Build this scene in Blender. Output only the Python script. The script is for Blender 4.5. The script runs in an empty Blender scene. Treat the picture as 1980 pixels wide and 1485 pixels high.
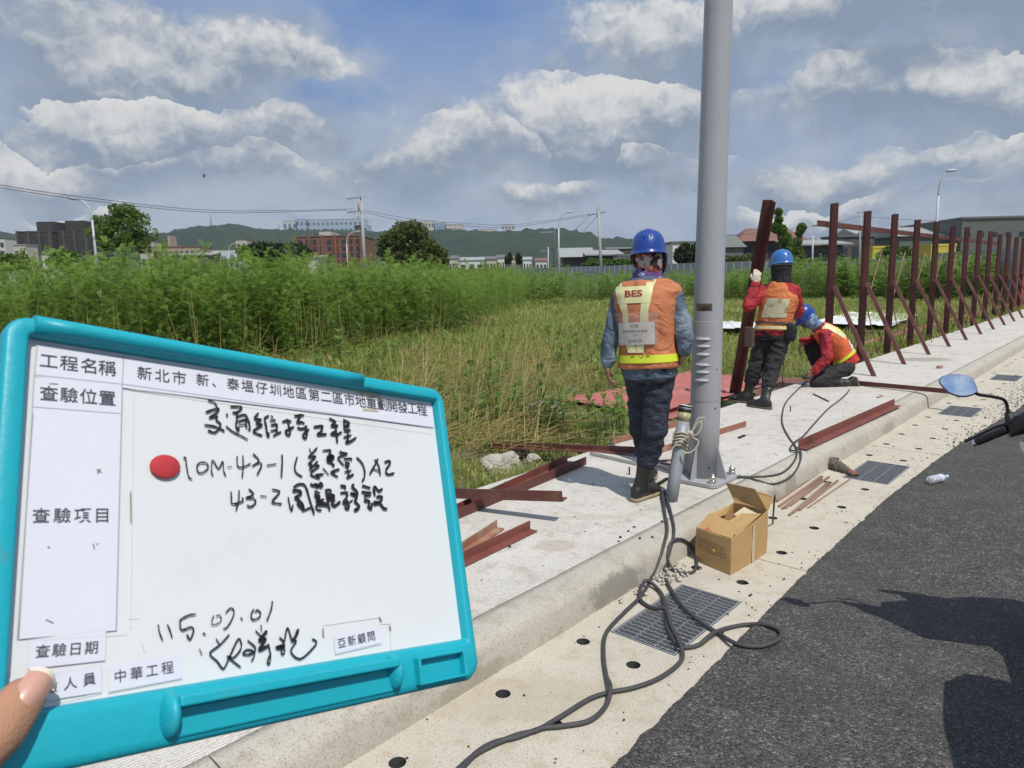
import bpy, bmesh, math, random
import numpy as np
from mathutils import Vector, Matrix, noise
from mathutils.bvhtree import BVHTree
SC = bpy.context.scene
COL = SC.collection
PI = math.pi
RAD = math.radians

# ------------------------------------------------------------------ camera
CZ = 1.65                      # eye height above the road
PITCH = math.atan(212 / 1400)  # looking slightly down
ROLL = 0.018
FPX = 1400.0                   # focal length in pixels of the 1980 px wide photograph
cam_d = bpy.data.cameras.new('camera')
cam_d.sensor_width = 36.0
cam_d.lens = 36.0 * FPX / 1980
cam_d.clip_start = 0.02
cam_d.clip_end = 20000
cam_d.dof.use_dof = True
cam_d.dof.focus_distance = 2.0
cam_d.dof.aperture_fstop = 21
cam = bpy.data.objects.new('camera', cam_d)
COL.objects.link(cam)
cam.matrix_world = (Matrix.Translation((0, 0, CZ)) @ Matrix.Rotation(PI / 2 - PITCH, 4, 'X') @ Matrix.Rotation(-ROLL, 4, 'Z'))
SC.camera = cam

# ------------------------------------------------------------------ sun and view
SUN_EL, SUN_AZ = RAD(59), RAD(29)      # azimuth: to the right of straight behind the camera
SUN = Vector((math.cos(SUN_EL) * math.sin(SUN_AZ), -math.cos(SUN_EL) * math.cos(SUN_AZ), math.sin(SUN_EL)))
sun_d = bpy.data.lights.new('sun', 'SUN')
sun_d.energy = 3.9
sun_d.angle = RAD(0.5)
sun_d.color = (1.0, 0.95, 0.87)
sun_o = bpy.data.objects.new('sun', sun_d)
COL.objects.link(sun_o)
sun_o.location = SUN * 40
sun_o.rotation_euler = SUN.to_track_quat('Z', 'Y').to_euler()
SC.view_settings.view_transform = 'Standard'
SC.view_settings.look = 'None'
SC.view_settings.exposure = 0.0
SC.view_settings.gamma = 1.0
SC.cycles.max_bounces = 8
SC.cycles.diffuse_bounces = 3
SC.cycles.glossy_bounces = 3
SC.cycles.transparent_max_bounces = 8
SC.cycles.volume_bounces = 0
SC.cycles.use_denoising = True


def ray(x, y):
    """direction seen at a pixel of the photograph (used to survey where things stand)"""
    a, b = x - 990, y - 742.5
    c, s = math.cos(ROLL), math.sin(ROLL)
    xp, yp = a * c - b * s, a * s + b * c
    vx, vz = xp / FPX, -yp / FPX
    ct, st = math.cos(PITCH), math.sin(PITCH)
    return Vector((vx, ct + vz * st, -st + vz * ct))


def gz(x, y, z=0.0):
    r = ray(x, y)
    return Vector((0, 0, CZ)) + r * ((z - CZ) / r.z)


def at(x, y, d):
    r = ray(x, y)
    return Vector((0, 0, CZ)) + r * (d / r.y)


YAW = RAD(41.8)
UX, UY = math.sin(YAW), math.cos(YAW)


def K(u, v, z=0.0):
    """kerb frame: u metres along the kerb, v metres towards the field"""
    return Vector((u * UX - v * UY, u * UY + v * UX, z))


KU, KV, KZ = Vector((UX, UY, 0)), Vector((-UY, UX, 0)), Vector((0, 0, 1))


# ------------------------------------------------------------------ node helper
class NT:
    def __init__(s, tree):
        s.t = tree
        s.n = tree.nodes
        s.l = tree.links

    def put(s, node, key, val):
        i = node.inputs[key]
        if isinstance(val, bpy.types.NodeSocket):
            s.l.new(val, i)
        elif val is not None:
            if i.type == 'RGBA' and len(val) == 3:
                val = (*val, 1)
            i.default_value = val

    def node(s, typ, ins=None, **props):
        n = s.n.new(typ)
        for k, v in props.items():
            setattr(n, k, v)
        for k, v in (ins or {}).items():
            s.put(n, k, v)
        return n

    def math(s, op, a, b=0.0, c=0.0, clamp=False):
        n = s.node('ShaderNodeMath', {0: a, 1: b, 2: c}, operation=op)
        n.use_clamp = clamp
        return n.outputs[0]

    def vec(s, op, a, b=(0, 0, 0), c=(0, 0, 0)):
        n = s.node('ShaderNodeVectorMath', {0: a, 1: b, 2: c}, operation=op)
        return n.outputs['Value'] if op in ('LENGTH', 'DOT_PRODUCT', 'DISTANCE') else n.outputs[0]

    def mix(s, f, a, b, mode='MIX'):
        n = s.node('ShaderNodeMix', data_type='RGBA', blend_type=mode)
        s.put(n, 0, f)
        s.put(n, 6, a)
        s.put(n, 7, b)
        return n.outputs[2]

    def ramp(s, f, lo, hi, a=0.0, b=1.0, smooth=True):
        n = s.node('ShaderNodeMapRange', {0: f, 1: lo, 2: hi, 3: a, 4: b}, interpolation_type='SMOOTHSTEP' if smooth else 'LINEAR')
        return n.outputs[0]

    def noise(s, vec, scale, detail=4, rough=0.55, dist=0.0):
        n = s.node('ShaderNodeTexNoise', {'Vector': vec, 'Scale': scale, 'Detail': detail, 'Roughness': rough, 'Distortion': dist})
        return n.outputs['Fac']


# ------------------------------------------------------------------ sky with clouds (a world, infinitely far)
def lin(r, g, b):
    return tuple(((c / 255 + 0.055) / 1.055) ** 2.4 if c > 10 else c / 255 / 12.92 for c in (r, g, b))


world = bpy.data.worlds.new('World')
SC.world = world
world.use_nodes = True
wt = NT(world.node_tree)
wt.n.clear()
w_out = wt.node('ShaderNodeOutputWorld')
w_bg = wt.node('ShaderNodeBackground')
w_bg.inputs['Strength'].default_value = 0.1
wt.l.new(w_bg.outputs[0], w_out.inputs[0])
sky = wt.node('ShaderNodeTexSky', sky_type='NISHITA')
sky.sun_disc = False
sky.sun_elevation = SUN_EL
sky.sun_rotation = PI - SUN_AZ
sky.air_density = 1.3
sky.dust_density = 1.5
w_dir = wt.node('ShaderNodeTexCoord').outputs['Generated']
w_sep = wt.node('ShaderNodeSeparateXYZ', {0: w_dir}).outputs
w_az = wt.math('ARCTAN2', w_sep[0], w_sep[1])
w_el = wt.math('ARCSINE', w_sep[2])
w_p = wt.node('ShaderNodeCombineXYZ', {0: w_az, 1: w_el, 2: 0.0}).outputs[0]
# cloud banks in four belts of sky; in each: surveyed azimuth (as photograph pixel), height, half width, half height, thickness
BELTS = [[(30, 40, 140, 75, .75), (250, 75, 150, 80, .6), (430, 80, 150, 75, .8), (596, 82, 80, 56, 1.3), (1290, 62, 105, 60, .95), (1480, 45, 130, 60, .85), (1640, 50, 120, 50, .6), (1830, 40, 240, 70, .62)],
         [(175, 230, 80, 50, 1.0), (330, 238, 120, 62, 1.2), (592, 225, 75, 54, 1.25), (1150, 240, 130, 70, 1.2), (1310, 222, 90, 65, .9), (1600, 168, 100, 40, .8), (1740, 155, 120, 60, 1.25), (1885, 222, 90, 48, 1.2), (1990, 190, 100, 60, .9)],
         [(140, 305, 100, 38, .6), (300, 300, 110, 36, .75), (460, 278, 150, 54, .95), (610, 290, 70, 36, .8), (745, 292, 75, 50, 1.15), (880, 290, 95, 54, 1.25), (1010, 278, 80, 45, .8), (1180, 305, 160, 40, .6), (1640, 330, 190, 30, .55), (1950, 330, 150, 42, .7)],
         [(1045, 392, 90, 24, .95), (640, 400, 130, 14, .5), (200, 395, 120, 14, .35), (1556, 406, 70, 16, .9), (1850, 372, 130, 16, .45)]]
belt_nodes = []


def belt_ramp(banks):
    """a colour ramp over azimuth -45..45 deg: red = thickness, green = centre elevation, blue = half height"""
    cr = wt.n.new('ShaderNodeValToRGB')
    cr.color_ramp.interpolation = 'B_SPLINE'
    el = cr.color_ramp.elements
    B = []
    for (bx, by, brx, bry, am) in banks:
        r0 = ray(bx, by).normalized()
        B.append((math.atan2(r0.x, r0.y), math.asin(r0.z), brx * 1.25 / FPX, bry * 1.3 / FPX, am))
    for i in range(32):
        z = -.78 + 1.56 * i / 31
        am = max(max(0, b[4] * (1 - ((z - b[0]) / b[2]) ** 2)) for b in B)
        wg = [math.exp(-((z - b[0]) / (b[2] * .8)) ** 2) + 1e-9 / (1e-3 + abs(z - b[0])) for b in B]
        ce = sum(w * b[1] for w, b in zip(wg, B)) / sum(wg)
        hh = sum(w * b[3] for w, b in zip(wg, B)) / sum(wg)
        e = el[i] if i < len(el) else el.new(i / 31)
        e.position = i / 31
        e.color = (am, ce, hh, 1)
    return cr


def cloud_density(p, det):
    sp = wt.node('ShaderNodeSeparateXYZ', {0: p}).outputs
    fac = wt.math('MULTIPLY_ADD', sp[0], 1 / 1.56, .5)
    acc, hgt = 0.0, 0.0
    for banks in BELTS:
        cr = belt_ramp(banks)
        wt.put(cr, 0, fac)
        q = wt.node('ShaderNodeSeparateColor', {0: cr.outputs[0]}).outputs
        t0 = wt.math('DIVIDE', wt.math('SUBTRACT', sp[1], q[1]), q[2])
        t = wt.math('MAXIMUM', t0, wt.math('MULTIPLY', t0, -.62))
        k = wt.math('MULTIPLY', wt.math('SUBTRACT', 1.0, t), wt.math('MULTIPLY', q[0], 1.15))
        if acc == 0.0:
            acc, hgt = wt.math('MAXIMUM', k, 0.0), t0
        else:
            g = wt.math('GREATER_THAN', k, acc)
            hgt = wt.math('MULTIPLY_ADD', g, wt.math('SUBTRACT', t0, hgt), hgt)
            acc = wt.math('MAXIMUM', k, acc)
    return acc, hgt


def billow(p, det):
    v = wt.node('ShaderNodeTexVoronoi', {'Vector': wt.vec('MULTIPLY', p, (1, 1.3, 1)), 'Scale': 17.0, 'Detail': det, 'Roughness': .62, 'Lacunarity': 2.3}, voronoi_dimensions='2D', feature='F1', normalize=True).outputs['Distance']
    return wt.math('SUBTRACT', .42, v)


w_warp = wt.node('ShaderNodeTexNoise', {'Vector': w_p, 'Scale': 22.0, 'Detail': 3.0, 'Roughness': .6}).outputs['Color']
w_q = wt.vec('SUBTRACT', wt.vec('MULTIPLY_ADD', w_warp, (.055, .045, 0), w_p), (.0275, .0225, 0))
w_und = wt.noise(wt.vec('MULTIPLY', w_p, (1, .6, 0)), 4.2, 1, .5)
w_q2 = wt.vec('MULTIPLY_ADD', wt.node('ShaderNodeCombineXYZ', {0: 0.0, 1: wt.math('SUBTRACT', w_und, .5), 2: 0.0}).outputs[0], (0, .14, 0), w_q)
w_acc, w_h = cloud_density(w_q2, 7)
w_n0 = wt.noise(wt.vec('MULTIPLY_ADD', w_p, (1, 1.8, 1), (3, 7, 0)), 3.4, 3, .5)
w_n1 = wt.noise(wt.vec('MULTIPLY', w_p, (1, 1.5, 1)), 9.0, 6, .6)
w_b0 = billow(w_q, 3.0)
w_b1 = billow(wt.vec('ADD', w_q, (.009, .013, 0)), 2.0)
D0 = wt.math('MULTIPLY_ADD', w_b0, 1.25, w_acc)
D0 = wt.math('MULTIPLY_ADD', wt.math('SUBTRACT', w_n0, .5), 2.6, D0)
D0 = wt.math('MULTIPLY_ADD', wt.math('SUBTRACT', w_n1, .5), 1.5, D0)


def spot(px, py, rx, ry):
    r0 = ray(px, py).normalized()
    k = wt.vec('MULTIPLY_ADD', w_p, (FPX / rx, FPX / ry, 0), (-math.atan2(r0.x, r0.y) * FPX / rx, -math.asin(r0.z) * FPX / ry, 0))
    return wt.ramp(wt.vec('LENGTH', k), 1.0, .2)


w_gap = wt.math('MAXIMUM', spot(830, 40, 300, 170), spot(640, 175, 160, 50))
w_dark = wt.math('MAXIMUM', spot(1800, 30, 330, 110), wt.math('MULTIPLY', spot(1690, 225, 170, 50), .9))
D0 = wt.math('MULTIPLY_ADD', w_gap, -1.0, D0)
w_top = wt.ramp(w_h, -.9, .7)
w_alpha = wt.node('ShaderNodeMapRange', {0: D0, 1: .12, 2: wt.math('MULTIPLY_ADD', w_top, -.30, 1.05), 3: 0.0, 4: 1.0}, interpolation_type='SMOOTHSTEP').outputs[0]
w_lit = wt.math('MULTIPLY_ADD', wt.math('SUBTRACT', w_b0, w_b1), 1.0, wt.math('MULTIPLY_ADD', w_h, .62, .40))
w_lit = wt.math('MULTIPLY_ADD', wt.math('SUBTRACT', w_n1, .5), 1.5, w_lit)
w_lit = wt.math('MULTIPLY_ADD', wt.math('SUBTRACT', w_n0, .5), .8, w_lit)
w_lit = wt.ramp(wt.math('MULTIPLY_ADD', w_dark, -.75, w_lit), -.05, 1.0)
w_cloud = wt.mix(w_lit, [c * 10 for c in lin(136, 152, 172)], [c * 10 for c in lin(220, 220, 219)])
# broad grey cloud body around and under the bright heaps
w_body = wt.ramp(wt.math('MULTIPLY_ADD', wt.math('SUBTRACT', w_n1, .5), 1.6, wt.math('MULTIPLY_ADD', w_acc, .9, wt.math('SUBTRACT', w_n0, .30))), -.05, .75)
# thin high veil over blue sky; more veil towards the horizon
w_veiln = wt.noise(wt.vec('MULTIPLY', w_p, (1, 2.2, 1)), 3.2, 5, .55, .4)
w_blue = wt.mix(.75, sky.outputs[0], [c * 10 for c in lin(96, 134, 196)])
w_veilc = wt.mix(wt.ramp(w_el, .02, .35), [c * 10 for c in lin(178, 189, 203)], [c * 10 for c in lin(150, 169, 200)])
w_veil = wt.math('MULTIPLY', wt.ramp(w_veiln, .30, .58, .45, 1.0), wt.ramp(w_el, .48, .18, .62, 1.0), clamp=True)
w_base = wt.mix(wt.math('MULTIPLY_ADD', w_gap, -.45, w_veil, clamp=True), w_blue, w_veilc)
w_body = wt.math('MULTIPLY_ADD', w_gap, -.7, w_body, clamp=True)
w_veil = None
w_base = wt.mix(wt.math('MULTIPLY', w_body, .9), w_base, wt.mix(wt.ramp(w_n1, .35, .65), [c * 10 for c in lin(138, 154, 175)], [c * 10 for c in lin(178, 188, 200)]))
w_col = wt.mix(w_alpha, w_base, w_cloud)
wt.l.new(w_col, w_bg.inputs['Color'])

# ------------------------------------------------------------------ materials
MATS = {}


def mat(name, col, rough=.6, var=.18, vs=6.0, bump=0.0, bs=60.0, metal=0.0, spec=.5, col2=None, thr=(.45, .65), s2=3.0, trans=0.0, coat=0.0, fine=0.0, fold=0.0):
    """procedural Principled material: base colour broken up by noise, optional second colour in patches, noise bump"""
    if name in MATS:
        return MATS[name]
    m = bpy.data.materials.new(name)
    m.use_nodes = True
    t = NT(m.node_tree)
    b = t.n['Principled BSDF']
    co = t.node('ShaderNodeTexCoord').outputs['Object']
    n = t.noise(co, vs, 5, .6)
    c = t.mix(n, [x * (1 - var) for x in col], [min(1, x * (1 + var)) for x in col])
    if col2:
        c = t.mix(t.ramp(t.noise(co, s2, 6, .62), *thr), c, col2)
    if fine:
        c = t.mix(t.math('MULTIPLY', t.ramp(t.noise(co, bs * 1.7, 3, .6), .5, .7), fine), c, [x * .45 for x in col])
    t.put(b, 'Base Color', c)
    t.put(b, 'Roughness', t.ramp(n, .2, .8, max(0, rough - .08), min(1, rough + .08), False))
    t.put(b, 'Metallic', metal)
    t.put(b, 'Specular IOR Level', spec)
    t.put(b, 'Coat Weight', coat)
    if bump:
        hgt = t.noise(co, bs, 5, .65)
        if fold:      # cloth creases: ridged noise, long across the limb
            q = t.vec('MULTIPLY', co, (1.0, 1.0, 1.7))
            rg = t.math('ABSOLUTE', t.math('SUBTRACT', t.noise(q, 6.5, 2, .5, .9), .5))
            hgt = t.math('MULTIPLY_ADD', t.ramp(rg, 0.0, .20), fold * .5, t.math('MULTIPLY', hgt, .12))
        bn = t.node('ShaderNodeBump', {'Strength': 1.0 if fold else bump, 'Distance': .02 if fold else .01, 'Height': hgt})
        t.l.new(bn.outputs[0], b.inputs['Normal'])
    if trans:
        o = t.n['Material Output']
        tr = t.node('ShaderNodeBsdfTranslucent', {0: t.mix(.5, c, [x * 1.3 for x in col])})
        mx = t.node('ShaderNodeMixShader', {0: trans, 1: b.outputs[0], 2: tr.outputs[0]})
        t.l.new(mx.outputs[0], o.inputs[0])
    MATS[name] = m
    return m


# ------------------------------------------------------------------ mesh builder
class MB:
    def __init__(s):
        s.v, s.f, s.mi, s.sm = [], [], [], []
        s.cur = 0

    def add(s, vs, fs, smooth=False):
        o = len(s.v)
        s.v += [tuple(p) for p in vs]
        for f in fs:
            s.f.append(tuple(i + o for i in f))
            s.mi.append(s.cur)
            s.sm.append(smooth)
        return s

    def box(s, c, size, R=None):
        """R: three axis vectors"""
        c = Vector(c)
        X, Y, Z = R if R else (Vector((1, 0, 0)), Vector((0, 1, 0)), Vector((0, 0, 1)))
        h = [x / 2 for x in size]
        vs = [c + X * (h[0] * i) + Y * (h[1] * j) + Z * (h[2] * k) for i in (-1, 1) for j in (-1, 1) for k in (-1, 1)]
        return s.add(vs, [(0, 1, 3, 2), (4, 6, 7, 5), (0, 4, 5, 1), (2, 3, 7, 6), (0, 2, 6, 4), (1, 5, 7, 3)])

    def prism(s, poly, d, smooth=False):
        """closed polygon (3-D points) extruded by vector d"""
        n = len(poly)
        d = Vector(d)
        vs = [Vector(p) for p in poly] + [Vector(p) + d for p in poly]
        fs = [tuple(range(n - 1, -1, -1)), tuple(range(n, 2 * n))]
        s.add(vs, fs)
        o = len(s.v) - 2 * n
        for i in range(n):
            j = (i + 1) % n
            s.f.append((o + i, o + j, o + n + j, o + n + i))
            s.mi.append(s.cur)
            s.sm.append(smooth)
        return s

    def loft(s, rings, n=14, caps=True, smooth=True, closed=False):
        """rings: (centre, a, b) ellipses, or (centre, a, b, k) with super-ellipse power k"""
        vs = []
        for r in rings:
            c, a, b = Vector(r[0]), Vector(r[1]), Vector(r[2])
            k = r[3] if len(r) > 3 else 1.0
            for i in range(n):
                t = 2 * PI * i / n
                x, y = math.cos(t), math.sin(t)
                if k != 1.0:
                    x, y = math.copysign(abs(x) ** k, x), math.copysign(abs(y) ** k, y)
                vs.append(c + a * x + b * y)
        m = len(rings)
        fs = []
        for j in range(m if closed else m - 1):
            j2 = (j + 1) % m
            for i in range(n):
                i2 = (i + 1) % n
                fs.append((j * n + i, j * n + i2, j2 * n + i2, j2 * n + i))
        s.add(vs, fs, smooth)
        if caps and not closed:
            o = len(s.v) - len(vs)
            s.f += [tuple(o + i for i in range(n - 1, -1, -1)), tuple(o + (m - 1) * n + i for i in range(n))]
            s.mi += [s.cur] * 2
            s.sm += [False] * 2
        return s

    def cap(s, p0, r0, p1, r1, n=12, flat=1.0, side=None):
        """capsule with two radii; flat squashes it along its second cross axis"""
        p0, p1 = Vector(p0), Vector(p1)
        d = (p1 - p0)
        L = d.length
        d = d / L if L > 1e-6 else Vector((0, 0, 1))
        a = Vector(side) if side is not None else d.orthogonal()
        a = (a - d * a.dot(d)).normalized()
        b = d.cross(a)
        rg = []
        for t in (1.45, 1.0, .5):
            rg.append((p0 - d * r0 * math.sin(t), a * r0 * math.cos(t), b * r0 * math.cos(t) * flat))
        rg.append((p0, a * r0, b * r0 * flat))
        rg.append((p1, a * r1, b * r1 * flat))
        for t in (.5, 1.0, 1.45):
            rg.append((p1 + d * r1 * math.sin(t), a * r1 * math.cos(t), b * r1 * math.cos(t) * flat))
        return s.loft(rg, n)

    def ell(s, c, ax, ay, az, n=16, m=9):
        c, ax, ay, az = Vector(c), Vector(ax), Vector(ay), Vector(az)
        rg = []
        for j in range(m):
            t = -PI / 2 + PI * (j + .15) / (m - 1 + .3)
            rg.append((c + az * math.sin(t), ax * math.cos(t), ay * math.cos(t)))
        return s.loft(rg, n)

    def tube(s, pts, r, n=8, closed=False, caps=True):
        pts = [Vector(p) for p in pts]
        m = len(pts)
        rs = r if isinstance(r, (list, tuple)) else [r] * m
        rg = []
        a = None
        for i in range(m):
            if closed:
                d = pts[(i + 1) % m] - pts[i - 1]
            else:
                d = pts[min(i + 1, m - 1)] - pts[max(i - 1, 0)]
            d = d.normalized() if d.length > 1e-9 else Vector((0, 0, 1))
            if a is None:
                a = d.orthogonal().normalized()
            a = (a - d * a.dot(d)).normalized()
            rg.append((pts[i], a * rs[i], d.cross(a) * rs[i]))
        return s.loft(rg, n, caps, True, closed)

    def lathe(s, prof, c, X=(1, 0, 0), Y=(0, 1, 0), Z=(0, 0, 1), n=24, caps=True):
        c, X, Y, Z = Vector(c), Vector(X), Vector(Y), Vector(Z)
        return s.loft([(c + Z * h, X * r, Y * r) for (r, h) in prof], n, caps)

    def build(s, name, mats, parent=None, bev=0.0, seg=1, origin=None, sharp=35, smooth_all=False):
        me = bpy.data.meshes.new(name)
        if parent is not None:
            off = OFF[parent.name]
        elif origin is not None:
            off = Vector(origin)
        else:
            a = np.array(s.v)
            lo, hi = a.min(0), a.max(0)
            off = Vector(((lo[0] + hi[0]) / 2, (lo[1] + hi[1]) / 2, lo[2]))
        vs = [(p[0] - off.x, p[1] - off.y, p[2] - off.z) for p in s.v]
        me.from_pydata(vs, [], s.f)
        ms = mats if isinstance(mats, (list, tuple)) else [mats]
        for m in ms:
            me.materials.append(m)
        if len(ms) > 1:
            me.polygons.foreach_set('material_index', s.mi)
        me.polygons.foreach_set('use_smooth', [True] * len(s.f) if smooth_all else s.sm)
        if bev:
            bm = bmesh.new()
            bm.from_mesh(me)
            ed = [e for e in bm.edges if len(e.link_faces) == 2 and e.calc_face_angle(0) > RAD(sharp)]
            bmesh.ops.bevel(bm, geom=ed, offset=bev, segments=seg, affect='EDGES', profile=.5, clamp_overlap=True)
            bm.to_mesh(me)
            bm.free()
        return link(name, me, parent, off)


OFF = {}


def link(name, me, parent, off):
    o = bpy.data.objects.new(name, me)
    COL.objects.link(o)
    if parent is not None:
        o.parent = parent
    else:
        o.location = off
    OFF[o.name] = Vector(off)
    return o


def tag(o, label=None, cat=None, group=None, kind=None):
    for k, v in (('label', label), ('category', cat), ('group', group), ('kind', kind)):
        if v:
            o[k] = v
    return o


def thing(name, label, cat, loc=(0, 0, 0), group=None):
    o = bpy.data.objects.new(name, None)
    COL.objects.link(o)
    o.location = loc
    o.empty_display_size = .1
    OFF[o.name] = Vector(loc)
    return tag(o, label, cat, group)


def copy_tree(o, loc=None, rz=0.0, label=None, parent=None, scale=None):
    c = o.copy()
    COL.objects.link(c)
    if parent is not None:
        c.parent = parent
    if loc is not None:
        c.location = loc
        c.rotation_euler = (0, 0, rz)
    if scale:
        c.scale = (scale,) * 3
    if label:
        c['label'] = label
    for ch in list(o.children):
        copy_tree(ch, parent=c)
    return c


def numesh(name, v, f, mats, parent=None, mi=None, smooth=False, off=(0, 0, 0)):
    """big mesh from numpy arrays: v (n,3), f (m,k) all faces with k corners"""
    me = bpy.data.meshes.new(name)
    v = np.asarray(v, np.float32) - np.array(off, np.float32)
    f = np.asarray(f, np.int32)
    k = f.shape[1]
    me.vertices.add(len(v))
    me.vertices.foreach_set('co', v.ravel())
    me.loops.add(f.size)
    me.loops.foreach_set('vertex_index', f.ravel())
    me.polygons.add(len(f))
    me.polygons.foreach_set('loop_start', np.arange(0, f.size, k, dtype=np.int32))
    me.polygons.foreach_set('loop_total', np.full(len(f), k, np.int32))
    for m in (mats if isinstance(mats, (list, tuple)) else [mats]):
        me.materials.append(m)
    if mi is not None:
        me.polygons.foreach_set('material_index', np.asarray(mi, np.int32))
    if smooth:
        me.polygons.foreach_set('use_smooth', np.ones(len(f), bool))
    me.update(calc_edges=True)
    return link(name, me, parent, Vector(off))


def organic(mb, name, m, parent, vox=.008, smooth=5, wrinkle=0.0, wscale=14.0, stretch=(1, 1, 1), keep_bvh=False, wseed=0.0):
    """closed overlapping volumes -> one continuous smooth surface (voxel union), then cloth-like folds"""
    me = bpy.data.meshes.new('tmp')
    me.from_pydata(mb.v, [], mb.f)
    o = bpy.data.objects.new('tmp', me)
    COL.objects.link(o)
    r = o.modifiers.new('r', 'REMESH')
    r.mode = 'VOXEL'
    r.voxel_size = vox
    r.adaptivity = 0
    if smooth:
        sm = o.modifiers.new('s', 'SMOOTH')
        sm.factor = .5
        sm.iterations = smooth
    bpy.context.view_layer.update()
    dg = bpy.context.evaluated_depsgraph_get()
    m2 = bpy.data.meshes.new_from_object(o.evaluated_get(dg))
    bpy.data.objects.remove(o)
    n = len(m2.vertices)
    co = np.empty(n * 3, np.float32)
    m2.vertices.foreach_get('co', co)
    co = co.reshape(-1, 3)
    if wrinkle:
        no = np.empty(n * 3, np.float32)
        m2.vertices.foreach_get('normal', no)
        no = no.reshape(-1, 3)
        w = np.empty(n, np.float32)
        for i in range(n):
            p = Vector((co[i][0] * stretch[0], co[i][1] * stretch[1], co[i][2] * stretch[2])) * wscale + Vector((wseed, wseed, wseed))
            w[i] = (1 - abs(noise.noise(p)) * 2.4) * .65 + noise.noise(p * 2.3) * .4
        co = co + no * (w * wrinkle)[:, None]
    bvh = None
    if keep_bvh:
        fs = [tuple(p.vertices) for p in m2.polygons]
        bvh = BVHTree.FromPolygons([tuple(p) for p in co], fs)
    off = OFF[parent.name] if parent is not None else Vector((0, 0, 0))
    co = co - np.array(off, np.float32)
    m2.vertices.foreach_set('co', co.ravel())
    m2.polygons.foreach_set('use_smooth', np.ones(len(m2.polygons), bool))
    m2.materials.clear()
    m2.materials.append(m)
    m2.name = name
    m2.update()
    ob = link(name, m2, parent, off)
    return (ob, bvh) if keep_bvh else ob


_glyphs = {}


def glyph(ch, bold=0.0):
    """flat mesh of a character, about 1 unit tall: (verts 2-D, faces)"""
    if (ch, bold) in _glyphs:
        return _glyphs[(ch, bold)]
    cu = bpy.data.curves.new('tmp', 'FONT')
    cu.body = ch
    cu.size = 1.0
    cu.offset = bold
    cu.resolution_u = 3
    o = bpy.data.objects.new('tmp', cu)
    COL.objects.link(o)
    bpy.context.view_layer.update()
    me = bpy.data.meshes.new_from_object(o.evaluated_get(bpy.context.evaluated_depsgraph_get()))
    bpy.data.objects.remove(o)
    g = ([(v.co.x, v.co.y) for v in me.vertices], [tuple(p.vertices) for p in me.polygons])
    bpy.data.meshes.remove(me)
    _glyphs[(ch, bold)] = g
    return g


def text_flat(s, bold=0.0):
    """whole string: verts scaled to a unit box (x 0..1, y 0..1)"""
    v, f = glyph(s, bold)
    a = np.array(v)
    lo, hi = a.min(0), a.max(0)
    return (a - lo) / (hi - lo), f


def spline(pts, n=6):
    """Catmull-Rom through 3-D points"""
    P = [Vector(p) for p in pts]
    out = []
    for i in range(len(P) - 1):
        p0, p1, p2, p3 = P[max(i - 1, 0)], P[i], P[i + 1], P[min(i + 2, len(P) - 1)]
        for k in range(n):
            t = k / n
            out.append(.5 * ((2 * p1) + (p2 - p0) * t + (2 * p0 - 5 * p1 + 4 * p2 - p3) * t * t + (3 * p1 - p0 - 3 * p2 + p3) * t ** 3))
    out.append(P[-1])
    return out

# ------------------------------------------------------------------ ground, road, gutter, kerb, pavement
def concrete(name, col, lines=None, stain=0.0, stains=(), speck=.5, dirt=(.30, .26, .19)):
    if name in MATS:
        return MATS[name]
    m = bpy.data.materials.new(name)
    m.use_nodes = True
    t = NT(m.node_tree)
    b = t.n['Principled BSDF']
    geo = t.node('ShaderNodeNewGeometry').outputs['Position']
    big = t.noise(geo, 1.3, 6, .62)
    mid = t.noise(geo, 9, 5, .65)
    fine = t.noise(geo, 120, 3, .7)
    c = t.mix(big, [x * .76 for x in col], [min(1, x * 1.16) for x in col])
    c = t.mix(t.math('MULTIPLY', t.ramp(mid, .48, .72), .5), c, dirt)
    c = t.mix(t.math('MULTIPLY', t.ramp(fine, .52, .66), speck), c, [x * .5 for x in dirt])
    vor = t.node('ShaderNodeTexVoronoi', {'Vector': geo, 'Scale': 38.0, 'Randomness': 1.0}).outputs['Distance']
    c = t.mix(t.math('MULTIPLY', t.ramp(vor, .10, .05), t.math('MULTIPLY', t.ramp(t.noise(geo, 6, 2), .5, .62), .8)), c, (.07, .06, .05))
    for (p, rx, amt, scol) in stains:
        q = t.vec('SUBTRACT', geo, tuple(p))
        q = t.vec('DIVIDE', q, tuple(rx))
        d = t.math('ADD', t.vec('LENGTH', q), t.math('MULTIPLY_ADD', t.noise(geo, 14, 5, .7), 1.3, -.65))
        c = t.mix(t.math('MULTIPLY', t.ramp(d, 1.0, .6), amt), c, scol)
    h = t.math('MULTIPLY_ADD', fine, .6, t.math('MULTIPLY', mid, .8))
    if lines:
        ang, sc = lines
        wv = t.node('ShaderNodeTexWave', {'Vector': t.node('ShaderNodeVectorRotate', {'Vector': geo, 'Angle': ang}, rotation_type='Z_AXIS').outputs[0],
                                          'Scale': sc, 'Distortion': 3.5, 'Detail': 3.0, 'Detail Scale': 2.0}, bands_direction='X').outputs['Fac']
        c = t.mix(t.math('MULTIPLY', t.ramp(wv, .5, 0), .45), c, [x * .55 for x in col])
        h = t.math('MULTIPLY_ADD', wv, .5, h)
    t.put(b, 'Base Color', c)
    t.put(b, 'Roughness', .88)
    t.put(b, 'Specular IOR Level', .25)
    bn = t.node('ShaderNodeBump', {'Strength': .7, 'Distance': .005, 'Height': h})
    t.l.new(bn.outputs[0], b.inputs['Normal'])
    MATS[name] = m
    return m


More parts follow.
